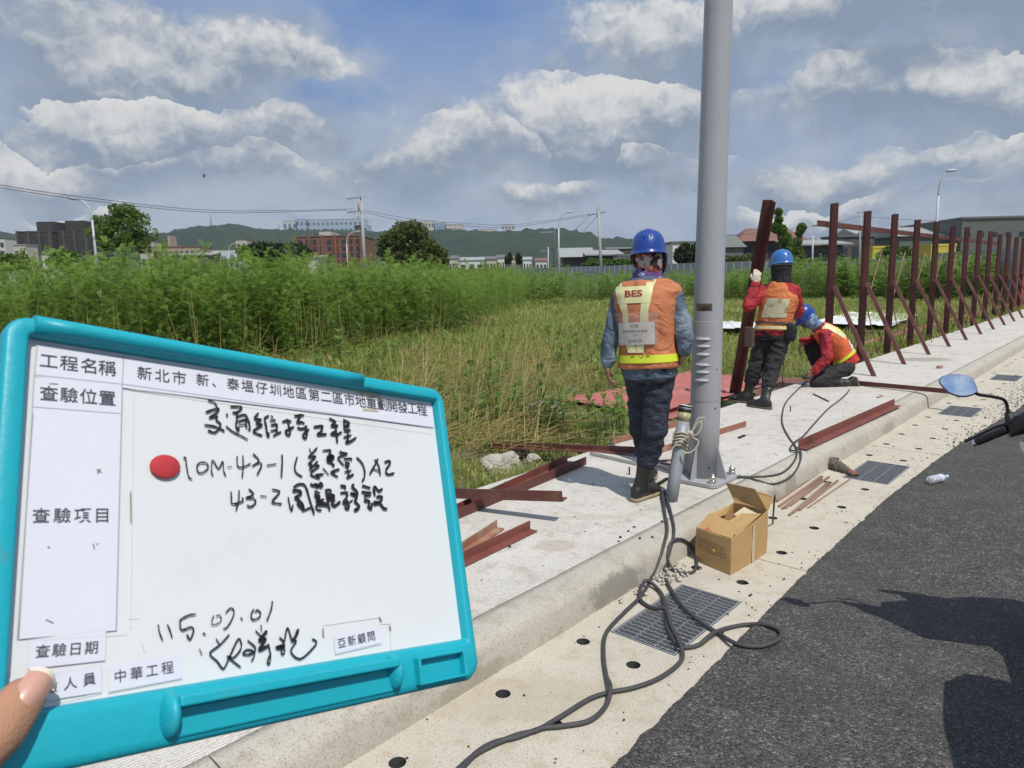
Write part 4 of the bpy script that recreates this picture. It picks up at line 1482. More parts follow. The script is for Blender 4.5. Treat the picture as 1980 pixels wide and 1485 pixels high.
def lp(s_, h):
    t = s_
    return bA.lerp(bB, t) + nl_ * (.0062 * math.sin(PI * t) + .0062) + KZ * h


def ribbon(a, b, w):
    n = 6
    up = abs(a[1] - b[1]) > abs(a[0] - b[0]) * .1
    L_, R_ = [], []
    for k in range(n + 1):
        s_ = a[0] + (b[0] - a[0]) * k / n
        h = a[1] + (b[1] - a[1]) * k / n
        if up:
            L_.append(lp(s_ - w / ly / 2, h)), R_.append(lp(s_ + w / ly / 2, h))
        else:
            L_.append(lp(s_, h - w / 2)), R_.append(lp(s_, h + w / 2))
    g.add(L_ + R_, [(k, k + 1, n + 2 + k, n + 1 + k) for k in range(n)])


for k in range(8):
    ribbon((.06 + .115 * k, .085), (.06 + .115 * k, .145), .0022)
for h in (.085, .105, .125, .145):
    ribbon((.06, h), (.865, h), .0022)
for k in range(7):
    ribbon((.09 + .115 * k, .128), (.14 + .115 * k, .141), .0035)
    ribbon((.09 + .115 * k, .112), (.14 + .115 * k, .100), .003)
g.build('grid_print', M_print, lw)
g = MB()
g.add([lp(.58 + .05 * math.cos(t), .108 + .011 * math.sin(t)) + nl_ * .0012 for t in np.linspace(0, 2 * PI, 17)[:-1]], [tuple(range(16))])
g.build('dot_sticker', mat('yellow_sticker', (.75, .55, .05), .6), lw)
g = MB()
nr_ = bX.cross(KZ)
if nr_.dot(Vector((1, -1, 0))) < 0:
    nr_ = -nr_
for t0, w in ((.56, .03),):
    g.add([bB.lerp(bC, t0 + a * w / lx) + nr_ * (.0105) + KZ * h for a in (-.5, .5) for h in (.004, .12, .225)], [(0, 3, 4, 1), (1, 4, 5, 2)])
g.build('packing_tape', mat('packing_tape', (.52, .42, .27), .18, .1, 10, spec=.6), rw)
g = MB()
pa = tA + bX * .012 + bY * -.06
g.add([pa + KZ * .012, pa + bX * .05 + KZ * .022, pa + bX * .055 - bY * .05 + KZ * .022, pa - bY * .055 + KZ * .013], [(0, 1, 2, 3)])
g.build('red_tape', mat('red_tape', (.50, .075, .04), .5, .15, 30), cb)
g = MB()
g.prism([tC - bX * .16 + bY * .06 - KZ * .05, tC - bX * .04 + bY * .05 - KZ * .04, tC - bX * .03 + bY * .16 - KZ * .03, tC - bX * .15 + bY * .17 - KZ * .05], KZ * .02)
tag(g.build('paper_packet', mat('cream_paper', (.60, .52, .34), .7, .1, 20), bev=.004), 'cream paper packet inside the open cardboard box', 'packet')

# glove and bottle
M_glove = mat('dirty_glove', (.15, .11, .085), .9, .35, 18, .5, 90, col2=(.09, .10, .075), s2=12)
gp = gz(1603, 905, .0)
gd = (gz(1640, 912, 0) - gz(1600, 900, 0)).normalized()
gs = gd.cross(KZ)
g = MB()
g.cap(gp + KZ * .045, .045, gp + gd * .10 + KZ * .04, .042, 12, .8)
g.cap(gp + gd * .10 + KZ * .04, .040, gp + gd * .21 + KZ * .022, .022, 12, .8)
g.cap(gp + gd * -.01 - gs * .03 + KZ * .06, .026, gp + gd * .03 - gs * .05 + KZ * .075, .016, 10)
g.cap(gp + gd * .17 + KZ * .025, .02, gp + gd * .27 - gs * .02 + KZ * .014, .012, 10)
g.cap(gp + gd * .17 + KZ * .02, .018, gp + gd * .26 + gs * .02 + KZ * .012, .011, 10)
gl_o = thing('work_glove', 'crumpled dirty grey brown work glove with a reddish cuff lying by the kerb foot', 'glove', gp)
organic(g, 'glove_body', M_glove, gl_o, .006, 4, .010, 28)
g = MB()
g.cap(gp + gd * .215 + KZ * .022, .026, gp + gd * .255 + KZ * .018, .020, 12, .8)
g.build('cuff', mat('red_cuff', (.33, .09, .07), .9, .3, 30, .4, 80), gl_o)

M_pet = bpy.data.materials.new('clear_plastic')
M_pet.use_nodes = True
_t = NT(M_pet.node_tree)
_b = _t.n['Principled BSDF']
_t.put(_b, 'Base Color', (.92, .95, .97))
_t.put(_b, 'Roughness', _t.ramp(_t.noise(_t.node('ShaderNodeTexCoord').outputs['Object'], 60, 3), .4, .6, .08, .3))
_t.put(_b, 'Transmission Weight', .72)
_t.put(_b, 'IOR', 1.25)
bp = surf(1796, 937)
be = surf(1842, 927)
ba_ = (be - bp).normalized()
bl_ = .225
c0 = bp + KZ * .033
bot = thing('plastic_bottle', 'empty clear plastic water bottle lying on the asphalt edge', 'bottle', bp)
g = MB()
s1 = ba_.cross(KZ)
pf = [(0, .012), (.003, .028), (.012, .032), (.045, .032), (.050, .030), (.055, .032), (.085, .032), (.09, .030), (.095, .032), (.135, .032), (.165, .024), (.185, .014), (.195, .0125), (.20, .0125)]
g.loft([(c0 + ba_ * t, s1 * r, KZ * r) for t, r in pf], 20)
g.build('bottle_body', M_pet, bot)
g = MB()
g.loft([(c0 + ba_ * .198, s1 * .0145, KZ * .0145), (c0 + ba_ * .214, s1 * .0145, KZ * .0145)], 16)
g.build('cap', mat('pale_blue_cap', (.52, .66, .78), .4), bot)
g = MB()
g.loft([(c0 + ba_ * t, s1 * .0325, KZ * .0325) for t in (.10, .134)], 20, caps=False)
g.build('label_band', mat('pale_label', (.55, .60, .68), .35, .1, 20), bot)

# litter on gutter and pavement: crumbs of asphalt and grit
rs = np.random.RandomState(11)


def stones(name, pts, sizes, m, label, cat, flat=.7):
    vs, fs = [], []
    base = np.array([(1, 0, 0), (-1, 0, 0), (0, 1, 0), (0, -1, 0), (0, 0, 1), (0, 0, -1)], float)
    tri = [(0, 2, 4), (2, 1, 4), (1, 3, 4), (3, 0, 4), (2, 0, 5), (1, 2, 5), (3, 1, 5), (0, 3, 5)]
    for p, s_ in zip(pts, sizes):
        o = len(vs)
        w = base * rs.uniform(.6, 1.2, (6, 1)) * s_
        a = rs.uniform(0, 6.28)
        c, s2 = math.cos(a), math.sin(a)
        for x, y, z in w:
            vs.append((p[0] + x * c - y * s2, p[1] + x * s2 + y * c, p[2] + (z + s_ * .7) * flat))
        fs += [tuple(o + i for i in t) for t in tri]
    o = numesh(name, vs, fs, m)
    return tag(o, label, cat, kind='stuff')


pt, sz = [], []
for i in range(480):
    u_ = rs.uniform(.8, 16)
    k = rs.rand()
    v_ = 1.33 + abs(rs.normal(0, .10)) if k < .42 else rs.uniform(1.3, 1.93)
    pt.append(K(u_, v_, 0))
    sz.append(rs.uniform(.003, .0075) * (1.35 if rs.rand() < .12 else 1))
for i in range(620):
    pt.append(K(rs.uniform(7.5, 13), 1.10 + abs(rs.normal(0, .16)), .004))
    sz.append(rs.uniform(.004, .012))
for i in range(70):
    pt.append(K(rs.uniform(2.2, 9), rs.uniform(2.15, 3.3), .17))
    sz.append(rs.uniform(.003, .0075))
for q in ((1262, 1040), (1288, 1040), (1196, 1048), (1215, 1028), (1226, 1020), (1237, 1042), (1280, 1010), (986, 1058), (1200, 1040)):
    pt.append(surf(*q))
    sz.append(.011)
stones('asphalt_crumbs', pt, sz, mat('asphalt_crumb', (.035, .033, .031), .9, .4, 40), 'black crumbs of asphalt scattered over gutter and pavement', 'crumbs')
pt, sz = [], []
c1, c2 = K(3.36, 1.87), K(3.05, 1.90)
for i in range(88):
    c = c1 if i < 78 else c2
    q = c + KU * rs.normal(0, .085) + KV * min(.05, rs.normal(0, .035))
    pt.append((q.x, q.y, abs(rs.normal(0, .008))))
    sz.append(rs.uniform(.007, .018))
stones('rubble', pt, sz, mat('concrete_rubble', (.50, .47, .40), .9, .25, 30, .4, 80), 'small heap of pale concrete rubble at the kerb foot by the cable coil', 'rubble')


def rock(px, py, z, size, label, squash=.55):
    c = gz(px, py, z)
    bm = bmesh.new()
    bmesh.ops.create_icosphere(bm, subdivisions=4, radius=1)
    for v in bm.verts:
        p_ = v.co.copy()
        k = 1 + .42 * noise.noise(p_ * 1.3 + c * 3) + .16 * noise.noise(p_ * 3.4 + c) + .06 * noise.noise(p_ * 9)
        v.co = Vector((p_.x * size * k, p_.y * size * .75 * k, p_.z * size * squash * k + size * squash * .55)) + c
    mb = MB()
    bm.verts.index_update()
    mb.add([v.co[:] for v in bm.verts], [tuple(v.index for v in f.verts) for f in bm.faces], False)
    bm.free()
    return tag(mb.build('rock', mat('grey_rock', (.40, .38, .33), .95, .3, 6, .7, 40, col2=(.17, .16, .12), thr=(.5, .62), s2=5), origin=c), label, 'rock')


rock(1055, 805, .03, .21, 'large pale boulder in the grass left of the red metal sheets')
rock(958, 918, .03, .13, 'grey rubble block at the pavement edge near the whiteboard', .75)
rock(1006, 880, .04, .10, 'white rubble lump under the long dark steel angle')
rock(985, 905, .03, .10, 'broken concrete lump between two others at the pavement edge', .8)
rock(1030, 893, .03, .075, 'small grey stone beside the pavement corner')
g = MB()
c = surf(1817, 712)
g.box(c + KZ * .02, (.10, .06, .04), (Vector((.8, .6, 0)), Vector((-.6, .8, 0)), KZ))
tag(g.build('brick_fragment', mat('brick', (.38, .24, .19), .9, .2, 20, .3, 60), bev=.008), 'broken pinkish brick piece on the far pavement', 'brick')

# sheets of red metal cladding left in the grass
M_sheet = mat('red_sheet', (.40, .135, .115), .55, .12, 3, .05, 40, col2=(.44, .24, .19), thr=(.5, .8), s2=2.2)
M_sheetd = mat('brown_sheet', (.17, .07, .05), .7, .2, 4, col2=(.22, .14, .08), s2=3)
M_wsheet = mat('white_sheet', (.72, .72, .70), .5, .06, 3)


def sheet(c, ang, L, Wd, m, label, z, tilt=0.0, ribs=6):
    R = Matrix.Rotation(ang, 3, 'Z') @ Matrix.Rotation(tilt, 3, 'Y')
    prof = []
    for k in range(ribs):
        w0 = -Wd / 2 + Wd * k / ribs
        w1 = Wd / ribs
        prof += [(w0, 0), (w0 + w1 * .62, 0), (w0 + w1 * .70, .022), (w0 + w1 * .92, .022)]
    prof.append((Wd / 2, 0))
    mb = MB()
    vs = []
    nL = 10
    for i in range(nL + 1):
        x = -L / 2 + L * i / nL
        for (w, h) in prof:
            p_ = R @ Vector((x, w, h + .012 * math.sin(i * 1.3 + w * 2)))
            vs.append((c[0] + p_.x, c[1] + p_.y, z + p_.z))
    n = len(prof)
    top = [(i * n + j, (i + 1) * n + j, (i + 1) * n + j + 1, i * n + j + 1) for i in range(nL) for j in range(n - 1)]
    mb.add(vs, top)
    mb.add([(a, b, d - .003) for a, b, d in vs], [f[::-1] for f in top])
    return tag(mb.build('cladding_sheet', m, origin=(c[0], c[1], z)), label, 'metal sheet', 'red cladding sheets lying in the grass' if m is M_sheet else None)


ang = math.atan2(UY, UX)
sheet(K(8.5, 4.62), ang + .02, 3.3, 1.5, M_sheet, 'red ribbed metal sheet, lowest of the stack beyond the lamp post', .085)
sheet(K(8.35, 4.55), ang - .05, 3.2, 1.3, M_sheet, 'red ribbed metal sheet on top of the stack in the grass', .125, .012)
sheet(K(7.35, 5.0), ang + .22, 1.3, .45, M_sheetd, 'bent brownish sheet offcut at the left end of the red sheets', .10, -.03, 2)
sheet(K(9.6, 4.0), ang + .05, 1.6, .8, M_sheetd, 'brown sheet beside the legs of the worker with the steel angle', .09, 0, 3)
sheet(K(21.5, 6.0), ang + .1, 5.2, 2.0, M_wsheet, 'white metal sheet lying in the grass behind the fence frame', .28, 0, 4)
sheet(K(17.5, 7.9), ang + .5, 2.4, 1.2, M_wsheet, 'smaller white sheet lying in the grass behind the crouching worker', .28, 0, 3)
sheet(K(20.2, 4.9), ang + .05, 3.2, 1.3, M_sheetd, 'dark brown sheet lying in the grass behind the fence posts', .13, 0, 3)

# ------------------------------------------------------------------ steel frame of the hoarding being built
M_post = mat('frame_post_steel', (.125, .042, .034), .6, .25, 4, .25, 50, col2=(.085, .030, .026), thr=(.45, .65), s2=2.5, fine=.3)
ff_ = thing('fence_frame', 'row of red brown steel posts with raking braces, framework of an unfinished fence', 'fence frame', K(11, 3.64, .1))
SP = 1.585
NPOST = 13
PV = 3.64
for i in range(NPOST):
    u_ = 11.05 + SP * i
    hb_ = 2.58 - .03 * (i % 2)
    g = MB()
    angle_mb(g, K(u_, PV, .0), K(u_, PV, hb_), -KV, KU, .085, .008)
    angle_mb(g, K(u_ + .012, PV + .004, .0), K(u_ + .012, PV + .004, hb_ - .004), KV, KU, .03, .006, .075)
    g.build('post', M_post, ff_, bev=0)
    g = MB()
    angle_mb(g, K(u_ - .36, 2.84, .172), K(u_ - .02, PV - .09, 1.42), KU, KV, .05, .005)
    g.build('brace', M_redd, ff_)
g = MB()
angle_mb(g, K(10.75, PV + .095, 2.26), K(10.75 + SP * 9.9, PV + .095, 2.26), KZ, KV, .075, .006)
g.build('top_rail', M_redd, ff_)
g = MB()
angle_mb(g, K(11.1, PV + .095, .36), K(11 + SP * 12, PV + .095, .36), KZ, KV, .045, .005)
g.build('bottom_rail', M_rust, ff_)
for i in range(1, NPOST - 1):
    ua, ub = 11.05 + SP * i, 11.05 + SP * (i + 1)
    g = MB()
    g.tube([K(ua + .05, PV + .11, 1.75), K(ub - .1, PV + .11, .15)], .0085, 6)
    g.build('cross_rod', mat('tan_rod', (.27, .14, .095), .7, .2, 20), ff_)
    g = MB()
    g.tube([K(ub - .05, PV + .14, 1.95), K(ua + .1, PV + .14, .15)], .0085, 6)
    g.build('cross_rod', mat('tan_rod', (.38, .22, .15)), ff_)
# finished part of the hoarding, beyond: ribbed sheets on the same line
M_hoard = mat('grey_hoarding', (.34, .36, .40), .5, .10, 1.2, col2=(.29, .31, .34), s2=.6)
M_redsheet = mat('red_hoarding', (.30, .085, .075), .55, .15, 1.5)


def hoarding(p, q, h, z0, m, label, pitch=.25, depth=.03, name='hoarding', group=None):
    d = (q - p)
    L_ = d.length
    d.normalize()
    nrm = d.cross(KZ)
    n = max(2, int(L_ / pitch))
    vs = []
    for i in range(n):
        for (t, o) in ((0, 0), (.55, 0), (.65, depth), (.9, depth)):
            b_ = p + d * ((i + t) * L_ / n) + nrm * o
            vs += [Vector((b_.x, b_.y, z0)), Vector((b_.x, b_.y, z0 + h))]
    mb = MB()
    mb.add(vs, [(k * 2, k * 2 + 2, k * 2 + 3, k * 2 + 1) for k in range(len(vs) // 2 - 1)])
    return tag(mb.build(name, m), label, 'hoarding', group)


def red_panel(i):
    u0 = 11.05 + SP * (NPOST - 1) + .3 + i * .8
    return hoarding(K(u0, PV + .1), K(u0 + .78, PV + .1), 2.2, .12, M_redsheet, 'row of upright red ribbed sheets at the far end of the fence frame' if i == 0 else 'red ribbed sheet standing beyond the first one at the fence end', .13, .03)


for i in range(6):
    o = red_panel(i)
    o['label'] = 'upright red ribbed sheet closing the far end of the fence frame, ' + ['nearest one', 'second', 'third', 'fourth', 'fifth', 'farthest'][i]
    o['group'] = 'red sheets fixed at the far fence end'

# ------------------------------------------------------------------ the three workers
M_skin2 = mat('brown_skin', (.26, .135, .085), .5, .15, 30, .1, 200)
M_helm = mat('blue_helmet', (.010, .050, .27), .32, .12, 6, spec=.55, coat=.25, col2=(.03, .09, .34), thr=(.58, .8), s2=16)
M_helm2 = mat('faded_blue_helmet', (.035, .15, .44), .3, .10, 9, spec=.6, coat=.3, col2=(.10, .22, .46), thr=(.55, .75), s2=14)
M_denim = mat('denim', (.085, .120, .170), .85, .28, 5, .35, 300, col2=(.23, .285, .345), thr=(.48, .68), s2=5, fold=0.9)
M_jean = mat('dark_jeans', (.016, .021, .038), .8, .35, 6, .35, 300, col2=(.055, .066, .095), thr=(.50, .72), s2=6, fold=0.9)
M_vest = mat('orange_mesh', (.60, .215, .095), .8, .12, 5, .5, 420, col2=(.54, .17, .07), thr=(.5, .7), s2=6, trans=.1, fold=0.55)
M_yel = mat('pale_reflective', (.66, .64, .33), .4, .08, 12, .05, 80)
M_neon = mat('neon_yellow', (.60, .68, .035), .5, .10, 10)
M_card_w = mat('id_card', (.66, .66, .60), .35, .05, 12)
M_blk = mat('black_cloth', (.014, .014, .017), .85, .3, 10, .3, 200)
M_trou = mat('black_trousers', (.020, .020, .023), .8, .35, 7, .3, 250, col2=(.048, .046, .046), thr=(.55, .75), s2=5, fold=0.9)
M_redc = mat('red_shirt', (.36, .020, .030), .8, .2, 7, .3, 250, col2=(.25, .012, .022), s2=6, fold=0.9)
M_boot = mat('rubber_boot', (.024, .022, .020), .45, .3, 9, .2, 60, col2=(.10, .085, .062), thr=(.55, .78), s2=9)
M_sole = mat('dusty_sole', (.30, .23, .155), .85, .25, 14)
M_glv = mat('cotton_glove', (.55, .50, .40), .9, .15, 30, .4, 200)


def axes(J):
    up = (J['neck'] - J['pel']).normalized()
    sd = (J['shR'] - J['shL'])
    sd = (sd - up * sd.dot(up)).normalized()
    fr = up.cross(sd)          # forward
    return up, sd, fr


def torso_rings(J, ex=0.0, lo=0.0, hi=1.0, wtop=1.0, k=.85):
    """ellipses from crotch (0) to the base of the neck (1)"""
    up, sd, fr = axes(J)
    hs = (J['hipR'] - J['hipL']).normalized()
    base = [(0, .155, .115), (.12, .170, .125), (.30, .152, .112), (.5, .158, .118), (.68, .172, .122), (.82, .168, .108), (.92, .140, .085), (1.0, .070, .068)]
    P = [J['pel'] - up * .04, J['pel'] + up * .06, J['waist'], J['chest'], J['neck']]
    ts = [0, .12, .35, .70, 1.0]
    out = []
    for t in np.linspace(lo, hi, 14):
        c = Vector([float(np.interp(t, ts, [p[i] for p in P])) for i in range(3)])
        w = float(np.interp(t, [b[0] for b in base], [b[1] for b in base])) * J.get('wide', 1)
        d = float(np.interp(t, [b[0] for b in base], [b[2] for b in base]))
        s = (hs * (1 - t) + sd * t).normalized()
        f = up.cross(s).normalized()
        out.append((c, s * (w + ex) * (wtop if t > .8 else 1), f * (d + ex), k))
    return out


def hand(mb, wr, d, pn, side, curl=.5, s=1.0, grip=False):
    """wr wrist, d along the hand, pn palm normal (towards the inside of the curl), side thumb side"""
    d, pn, side = d.normalized(), pn.normalized(), side.normalized()
    pc = wr + d * .050 * s
    mb.ell(pc, side * .042 * s, pn * .018 * s, d * .055 * s, 12, 8)
    for i, (o, l) in enumerate(((.028, .90), (.010, 1.0), (-.009, .95), (-.027, .75))):
        p = wr + d * (.088 - .004 * abs(i - 1)) * s + side * o * s
        a = 0.0
        r = .0098 * s
        for j, ll in enumerate((.042, .026, .021)):
            a += curl * (1.25 if j else .75) + (.08 * i)
            q = p + (d * math.cos(a) + pn * math.sin(a)) * ll * l * s + side * (.0015 * (1.5 - i))
            mb.cap(p, r, q, r * .9, 8)
            p = q
            r *= .92
    p = wr + d * .028 * s + side * .034 * s
    q = p + (d * .65 + side * .55 + pn * .45).normalized() * .040 * s
    mb.cap(p, .014 * s, q, .0115 * s, 8)
    mb.cap(q, .0115 * s, q + (d * .75 + pn * (.4 + curl * .5) + side * .05).normalized() * .032 * s, .0095 * s, 8)


def boot_mb(mb, so, kn, an, toe, gz_, h=.30, r=.058):
    """rubber boot: shaft from near the knee to the ankle, foot to the toe; so collects the sole"""
    up = (kn - an).normalized()
    top = an + up * h
    a = (toe - an)
    a.z = 0
    a = a.normalized()
    b = a.cross(KZ)
    heel = an - a * .06
    mb.loft([(top, a * (r + .010), b * (r + .006)), (top - up * .02, a * (r + .007), b * (r + .004)), (an + up * h * .5, a * (r + .006), b * r), (an + up * .07, a * (r - .004), b * (r - .008)), (an, a * (r + .006), b * (r - .010))], 16)
    rows = []
    for t, w, hh in ((-.075, .026, .06), (-.055, .036, .09), (0, .039, .105), (.06, .041, .082), (.12, .047, .062), (.165, .045, .052), (.20, .030, .036), (.212, .012, .02)):
        c = an + a * t
        c.z = gz_ + .018 + hh / 2
        rows.append((c, b * w, KZ * (hh / 2 + .004), .8))
    mb.loft(rows, 16)
    if so is not None:
        rows = []
        for t, w in ((-.085, .022), (-.07, .037), (0, .041), (.06, .043), (.12, .050), (.17, .048), (.205, .032), (.222, .012)):
            c = an + a * t
            c.z = gz_ + .013
            rows.append((c, b * w, KZ * .0125, .45))
        so.loft(rows, 16)


def helmet(parent, c, up, fw, m, name='helmet'):
    up = up.normalized()
    fw = (fw - up * fw.dot(up)).normalized()
    sd = fw.cross(up)
    g = MB()
    N = 32
    prof = [(1.0, 0), (1.0, .022), (.985, .045), (.94, .075), (.84, .105), (.68, .128), (.46, .143), (.22, .150), (.02, .152)]
    rings = []
    for r, h in prof:
        rings.append([c + up * h + fw * (math.cos(t) * .131 * r) + sd * (math.sin(t) * .107 * r) for t in np.linspace(0, 2 * PI, N + 1)[:-1]])
    brim = [c + up * (-.004 - .014 * max(0, math.cos(t)) ** 2) + fw * (math.cos(t) * (.139 + .042 * max(0, math.cos(t)) ** 3)) + sd * (math.sin(t) * .115) for t in np.linspace(0, 2 * PI, N + 1)[:-1]]
    inner = [[p - (p - c - up * up.dot(p - c)).normalized() * .006 for p in rings[0]]]
    inner += [[c + up * (h - .006) + fw * (math.cos(t) * .125 * r) + sd * (math.sin(t) * .101 * r) for t in np.linspace(0, 2 * PI, N + 1)[:-1]] for r, h in prof[2:7:2]]
    allr = [r for r in reversed(inner)] + [[p - up * .004 for p in brim], brim] + rings
    vs = [p for r in allr for p in r]
    g.add(vs, [(j * N + i, j * N + (i + 1) % N, (j + 1) * N + (i + 1) % N, (j + 1) * N + i) for j in range(len(allr) - 1) for i in range(N)], True)
    o = len(g.v) - N
    g.f.append(tuple(range(o, o + N)))
    g.mi.append(0)
    g.sm.append(True)
    h = g.build(name, m, parent)
    k = MB()
    for s in (-.022, 0, .022):
        k.tube([c + up * (hh + .0015) + fw * (math.cos(t) * .131 * rr) + sd * s * min(1, rr * 1.4) for t, hh, rr in ((0, .085, .90), (0, .128, .66), (0, .149, .2), (PI, .149, .2), (PI, .128, .66), (PI, .085, .90))], .0045, 6)
    k.build('ridge', m, h)
    return h


def head_prims(mb, c, up, fw):
    up = up.normalized()
    fw = (fw - up * fw.dot(up)).normalized()
    sd = fw.cross(up)
    mb.ell(c, sd * .076, fw * .096, up * .105, 18, 12)
    mb.ell(c + fw * .030 - up * .062, sd * .055, fw * .060, up * .058, 14, 9)      # jaw
    mb.cap(c + fw * .092 + up * .012, .010, c + fw * .112 - up * .028, .014, 10)   # nose
    mb.cap(c + fw * .078 + sd * .040 + up * .026, .010, c + fw * .086 - sd * .0 + up * .026, .009, 8)
    mb.cap(c + fw * .078 - sd * .040 + up * .026, .010, c + fw * .086 + up * .026, .009, 8)
    mb.cap(c + fw * .088 - up * .062 + sd * .02, .008, c + fw * .088 - up * .062 - sd * .02, .008, 8)   # lips
    for s in (-1, 1):
        mb.ell(c + sd * (.078 * s) - fw * .008 - up * .006, sd * .010, fw * .018, up * .030, 8, 6)
    return sd


def eyes(parent, c, up, fw):
    up = up.normalized()
    fw = (fw - up * fw.dot(up)).normalized()
    sd = fw.cross(up)
    for s in (-1, 1):
        g = MB()
        g.ell(c + fw * .086 + sd * (.031 * s) + up * .008, sd * .013, up * .008, fw * .010, 12, 8)
        g.build('eye', mat('eye', (.10, .08, .07), .15, .2, 40), parent)


def body(root, J, m, fw_head, up_head, hands, vox=.0075, legs=True):
    mb = MB()
    head_prims(mb, J['head'], up_head, fw_head)
    mb.cap(J['neck'] - axes(J)[0] * .04, .062, J['head'] - up_head.normalized() * .05, .056, 14)
    mb.loft(torso_rings(J, -.012), 18)
    for s in 'LR':
        mb.cap(J['sh' + s], .055, J['el' + s], .042, 12)
        mb.cap(J['el' + s], .042, J['wr' + s], .027, 12)
        mb.cap(J['hip' + s], .082, J['kn' + s], .055, 12)
        mb.cap(J['kn' + s], .052, J['an' + s], .036, 12)
    for h in hands:
        hand(mb, *h)
    return organic(mb, 'body', m, root, vox, 4)


def cast_grid(bvh, L_, R_, n, m_, off):
    """a strip whose edges are surveyed in the photograph, laid onto the cloth it is sewn to"""
    def res(P, k):
        P = [Vector((p[0], p[1], 0)) for p in P]
        t = k * (len(P) - 1)
        i = min(int(t), len(P) - 2)
        return P[i].lerp(P[i + 1], t - i)
    vs, ok = [], []
    org = Vector((0, 0, CZ))
    for i in range(n + 1):
        a, b = res(L_, i / n), res(R_, i / n)
        for j in range(m_ + 1):
            p = a.lerp(b, j / m_)
            hit = bvh.ray_cast(org, ray(p.x, p.y).normalized())
            if hit[0] is None or hit[3] > 40:
                vs.append(org)
                ok.append(False)
            else:
                nn = hit[1] if hit[1].dot(ray(p.x, p.y)) < 0 else -hit[1]
                vs.append(hit[0] + nn * off)
                ok.append(True)
    w = m_ + 1
    fs = []
    for i in range(n):
        for j in range(m_):
            q = (i * w + j, i * w + j + 1, (i + 1) * w + j + 1, (i + 1) * w + j)
            if all(ok[k] for k in q):
                dd = [(vs[q[a]] - vs[q[(a + 1) % 4]]).length for a in range(4)]
                if max(dd) < .12:
                    fs.append(q)
    used = sorted({i for f in fs for i in f})
    mp = {k: i for i, k in enumerate(used)}
    return [vs[k] for k in used], [tuple(mp[i] for i in f) for f in fs]


def strip_on(bvh, L_, R_, name, m, parent, off=.004, n=14, m_=6):
    g = MB()
    v, f = cast_grid(bvh, L_, R_, n, m_, off)
    if not f:
        return None
    g.add(v, f, True)
    return g.build(name, m, parent)


def text_on(bvh, s, quad, name, m, parent, off=.006, bold=.01):
    """quad: photograph pixels top-left, top-right, bottom-right, bottom-left"""
    v, f = text_flat(s, bold)
    org = Vector((0, 0, CZ))
    q = [Vector((a, b, 0)) for a, b in quad]
    vs = []
    for x, y in v:
        p = q[3].lerp(q[2], x).lerp(q[0].lerp(q[1], x), y)
        h = bvh.ray_cast(org, ray(p.x, p.y).normalized())
        if h[0] is None:
            vs.append(vs[-1] if vs else org)
        else:
            nn = h[1] if h[1].dot(ray(p.x, p.y)) < 0 else -h[1]
            vs.append(h[0] + nn * off)
    g = MB()
    g.add(vs, f)
    return g.build(name, m, parent)


def sleeves(mb, J, r=(.060, .055, .044), which='LR'):
    for s in which:
        mb.cap(J['sh' + s], r[0], J['el' + s], r[1], 14)
        mb.cap(J['el' + s], r[1], J['wr' + s].lerp(J['el' + s], .06), r[2], 14)


# ---- worker walking away, seen from behind
D1_ = 4.55
J = {}
J['pel'] = at(1256, 722, 4.60)
J['waist'] = at(1254, 662, 4.61)
J['chest'] = at(1250, 590, 4.61)
J['neck'] = at(1252, 533, 4.62)
J['head'] = at(1254, 500, 4.63)
J['shL'], J['shR'] = at(1204, 570, 4.66), at(1296, 563, 4.56)
J['elL'], J['elR'] = at(1183, 640, 4.66), at(1322, 622, 4.50)
J['wrL'], J['wrR'] = at(1173, 706, 4.62), at(1325, 680, 4.47)
J['hipL'], J['hipR'] = at(1238, 735, 4.64), at(1274, 735, 4.57)
J['knL'], J['knR'] = at(1240, 835, 4.86), at(1266, 838, 4.52)
J['anL'] = gz(1252, 935, .17) + KZ * .09
J['anR'] = gz(1238, 966, .17) + KZ * .09
J['wide'] = .98
fw1 = Vector((.22, .97, 0))
up1 = Vector((-.02, -.05, 1))
w1 = thing('person', 'worker walking away in blue helmet, denim jacket, orange vest and rubber boots', 'person', gz(1248, 966, .17))
dn = Vector((0, 0, -1))
bodyo = body(w1, J, M_skin2, fw1, up1, [(J['wrL'], Vector((.12, .05, -1)), Vector((1, .1, 0)), Vector((.0, .9, -.1)), .35), (J['wrR'], Vector((-.25, .35, -.8)), Vector((-1, .1, 0)), Vector((0, .9, .2)), .35)])
g = MB()
g.loft(torso_rings(J, .012, .02, .98), 20)
sleeves(g, J)
g.loft([(J['neck'] - up1 * .03, Vector((.085, 0, 0)), Vector((0, .080, 0))), (J['neck'] + up1 * .03, Vector((.074, 0, 0)), Vector((0, .072, 0)))], 16)
organic(g, 'denim_jacket', M_denim, w1, .008, 3, .017, 9, (1, 1, .62))
g = MB()
g.loft(torso_rings(J, .034, .10, .955, 1.10), 22)
up, sd, fr = axes(J)
vest, vb = organic(g, 'vest', M_vest, w1, .008, 5, .010, 7.5, (1, 1, .5), keep_bvh=True)
CR = lambda pts: [(1160 + a / 6.75, 500 + b / 6.75) for a, b in pts]
strip_on(vb, CR([(190, 225), (200, 380), (270, 650), (300, 720), (305, 860)]), CR([(292, 150), (295, 360), (360, 620), (370, 720), (380, 860)]), 'reflective_strap', M_yel, vest, n=24)
strip_on(vb, CR([(690, 105), (600, 340), (540, 580), (525, 710), (525, 860)]), CR([(815, 120), (700, 360), (660, 560), (630, 690), (640, 860)]), 'reflective_strap', M_yel, vest, n=24)
strip_on(vb, CR([(205, 380), (240, 590)]), CR([(700, 352), (650, 575)]), 'reflective_panel', M_yel, vest, .0055, 10, 14)
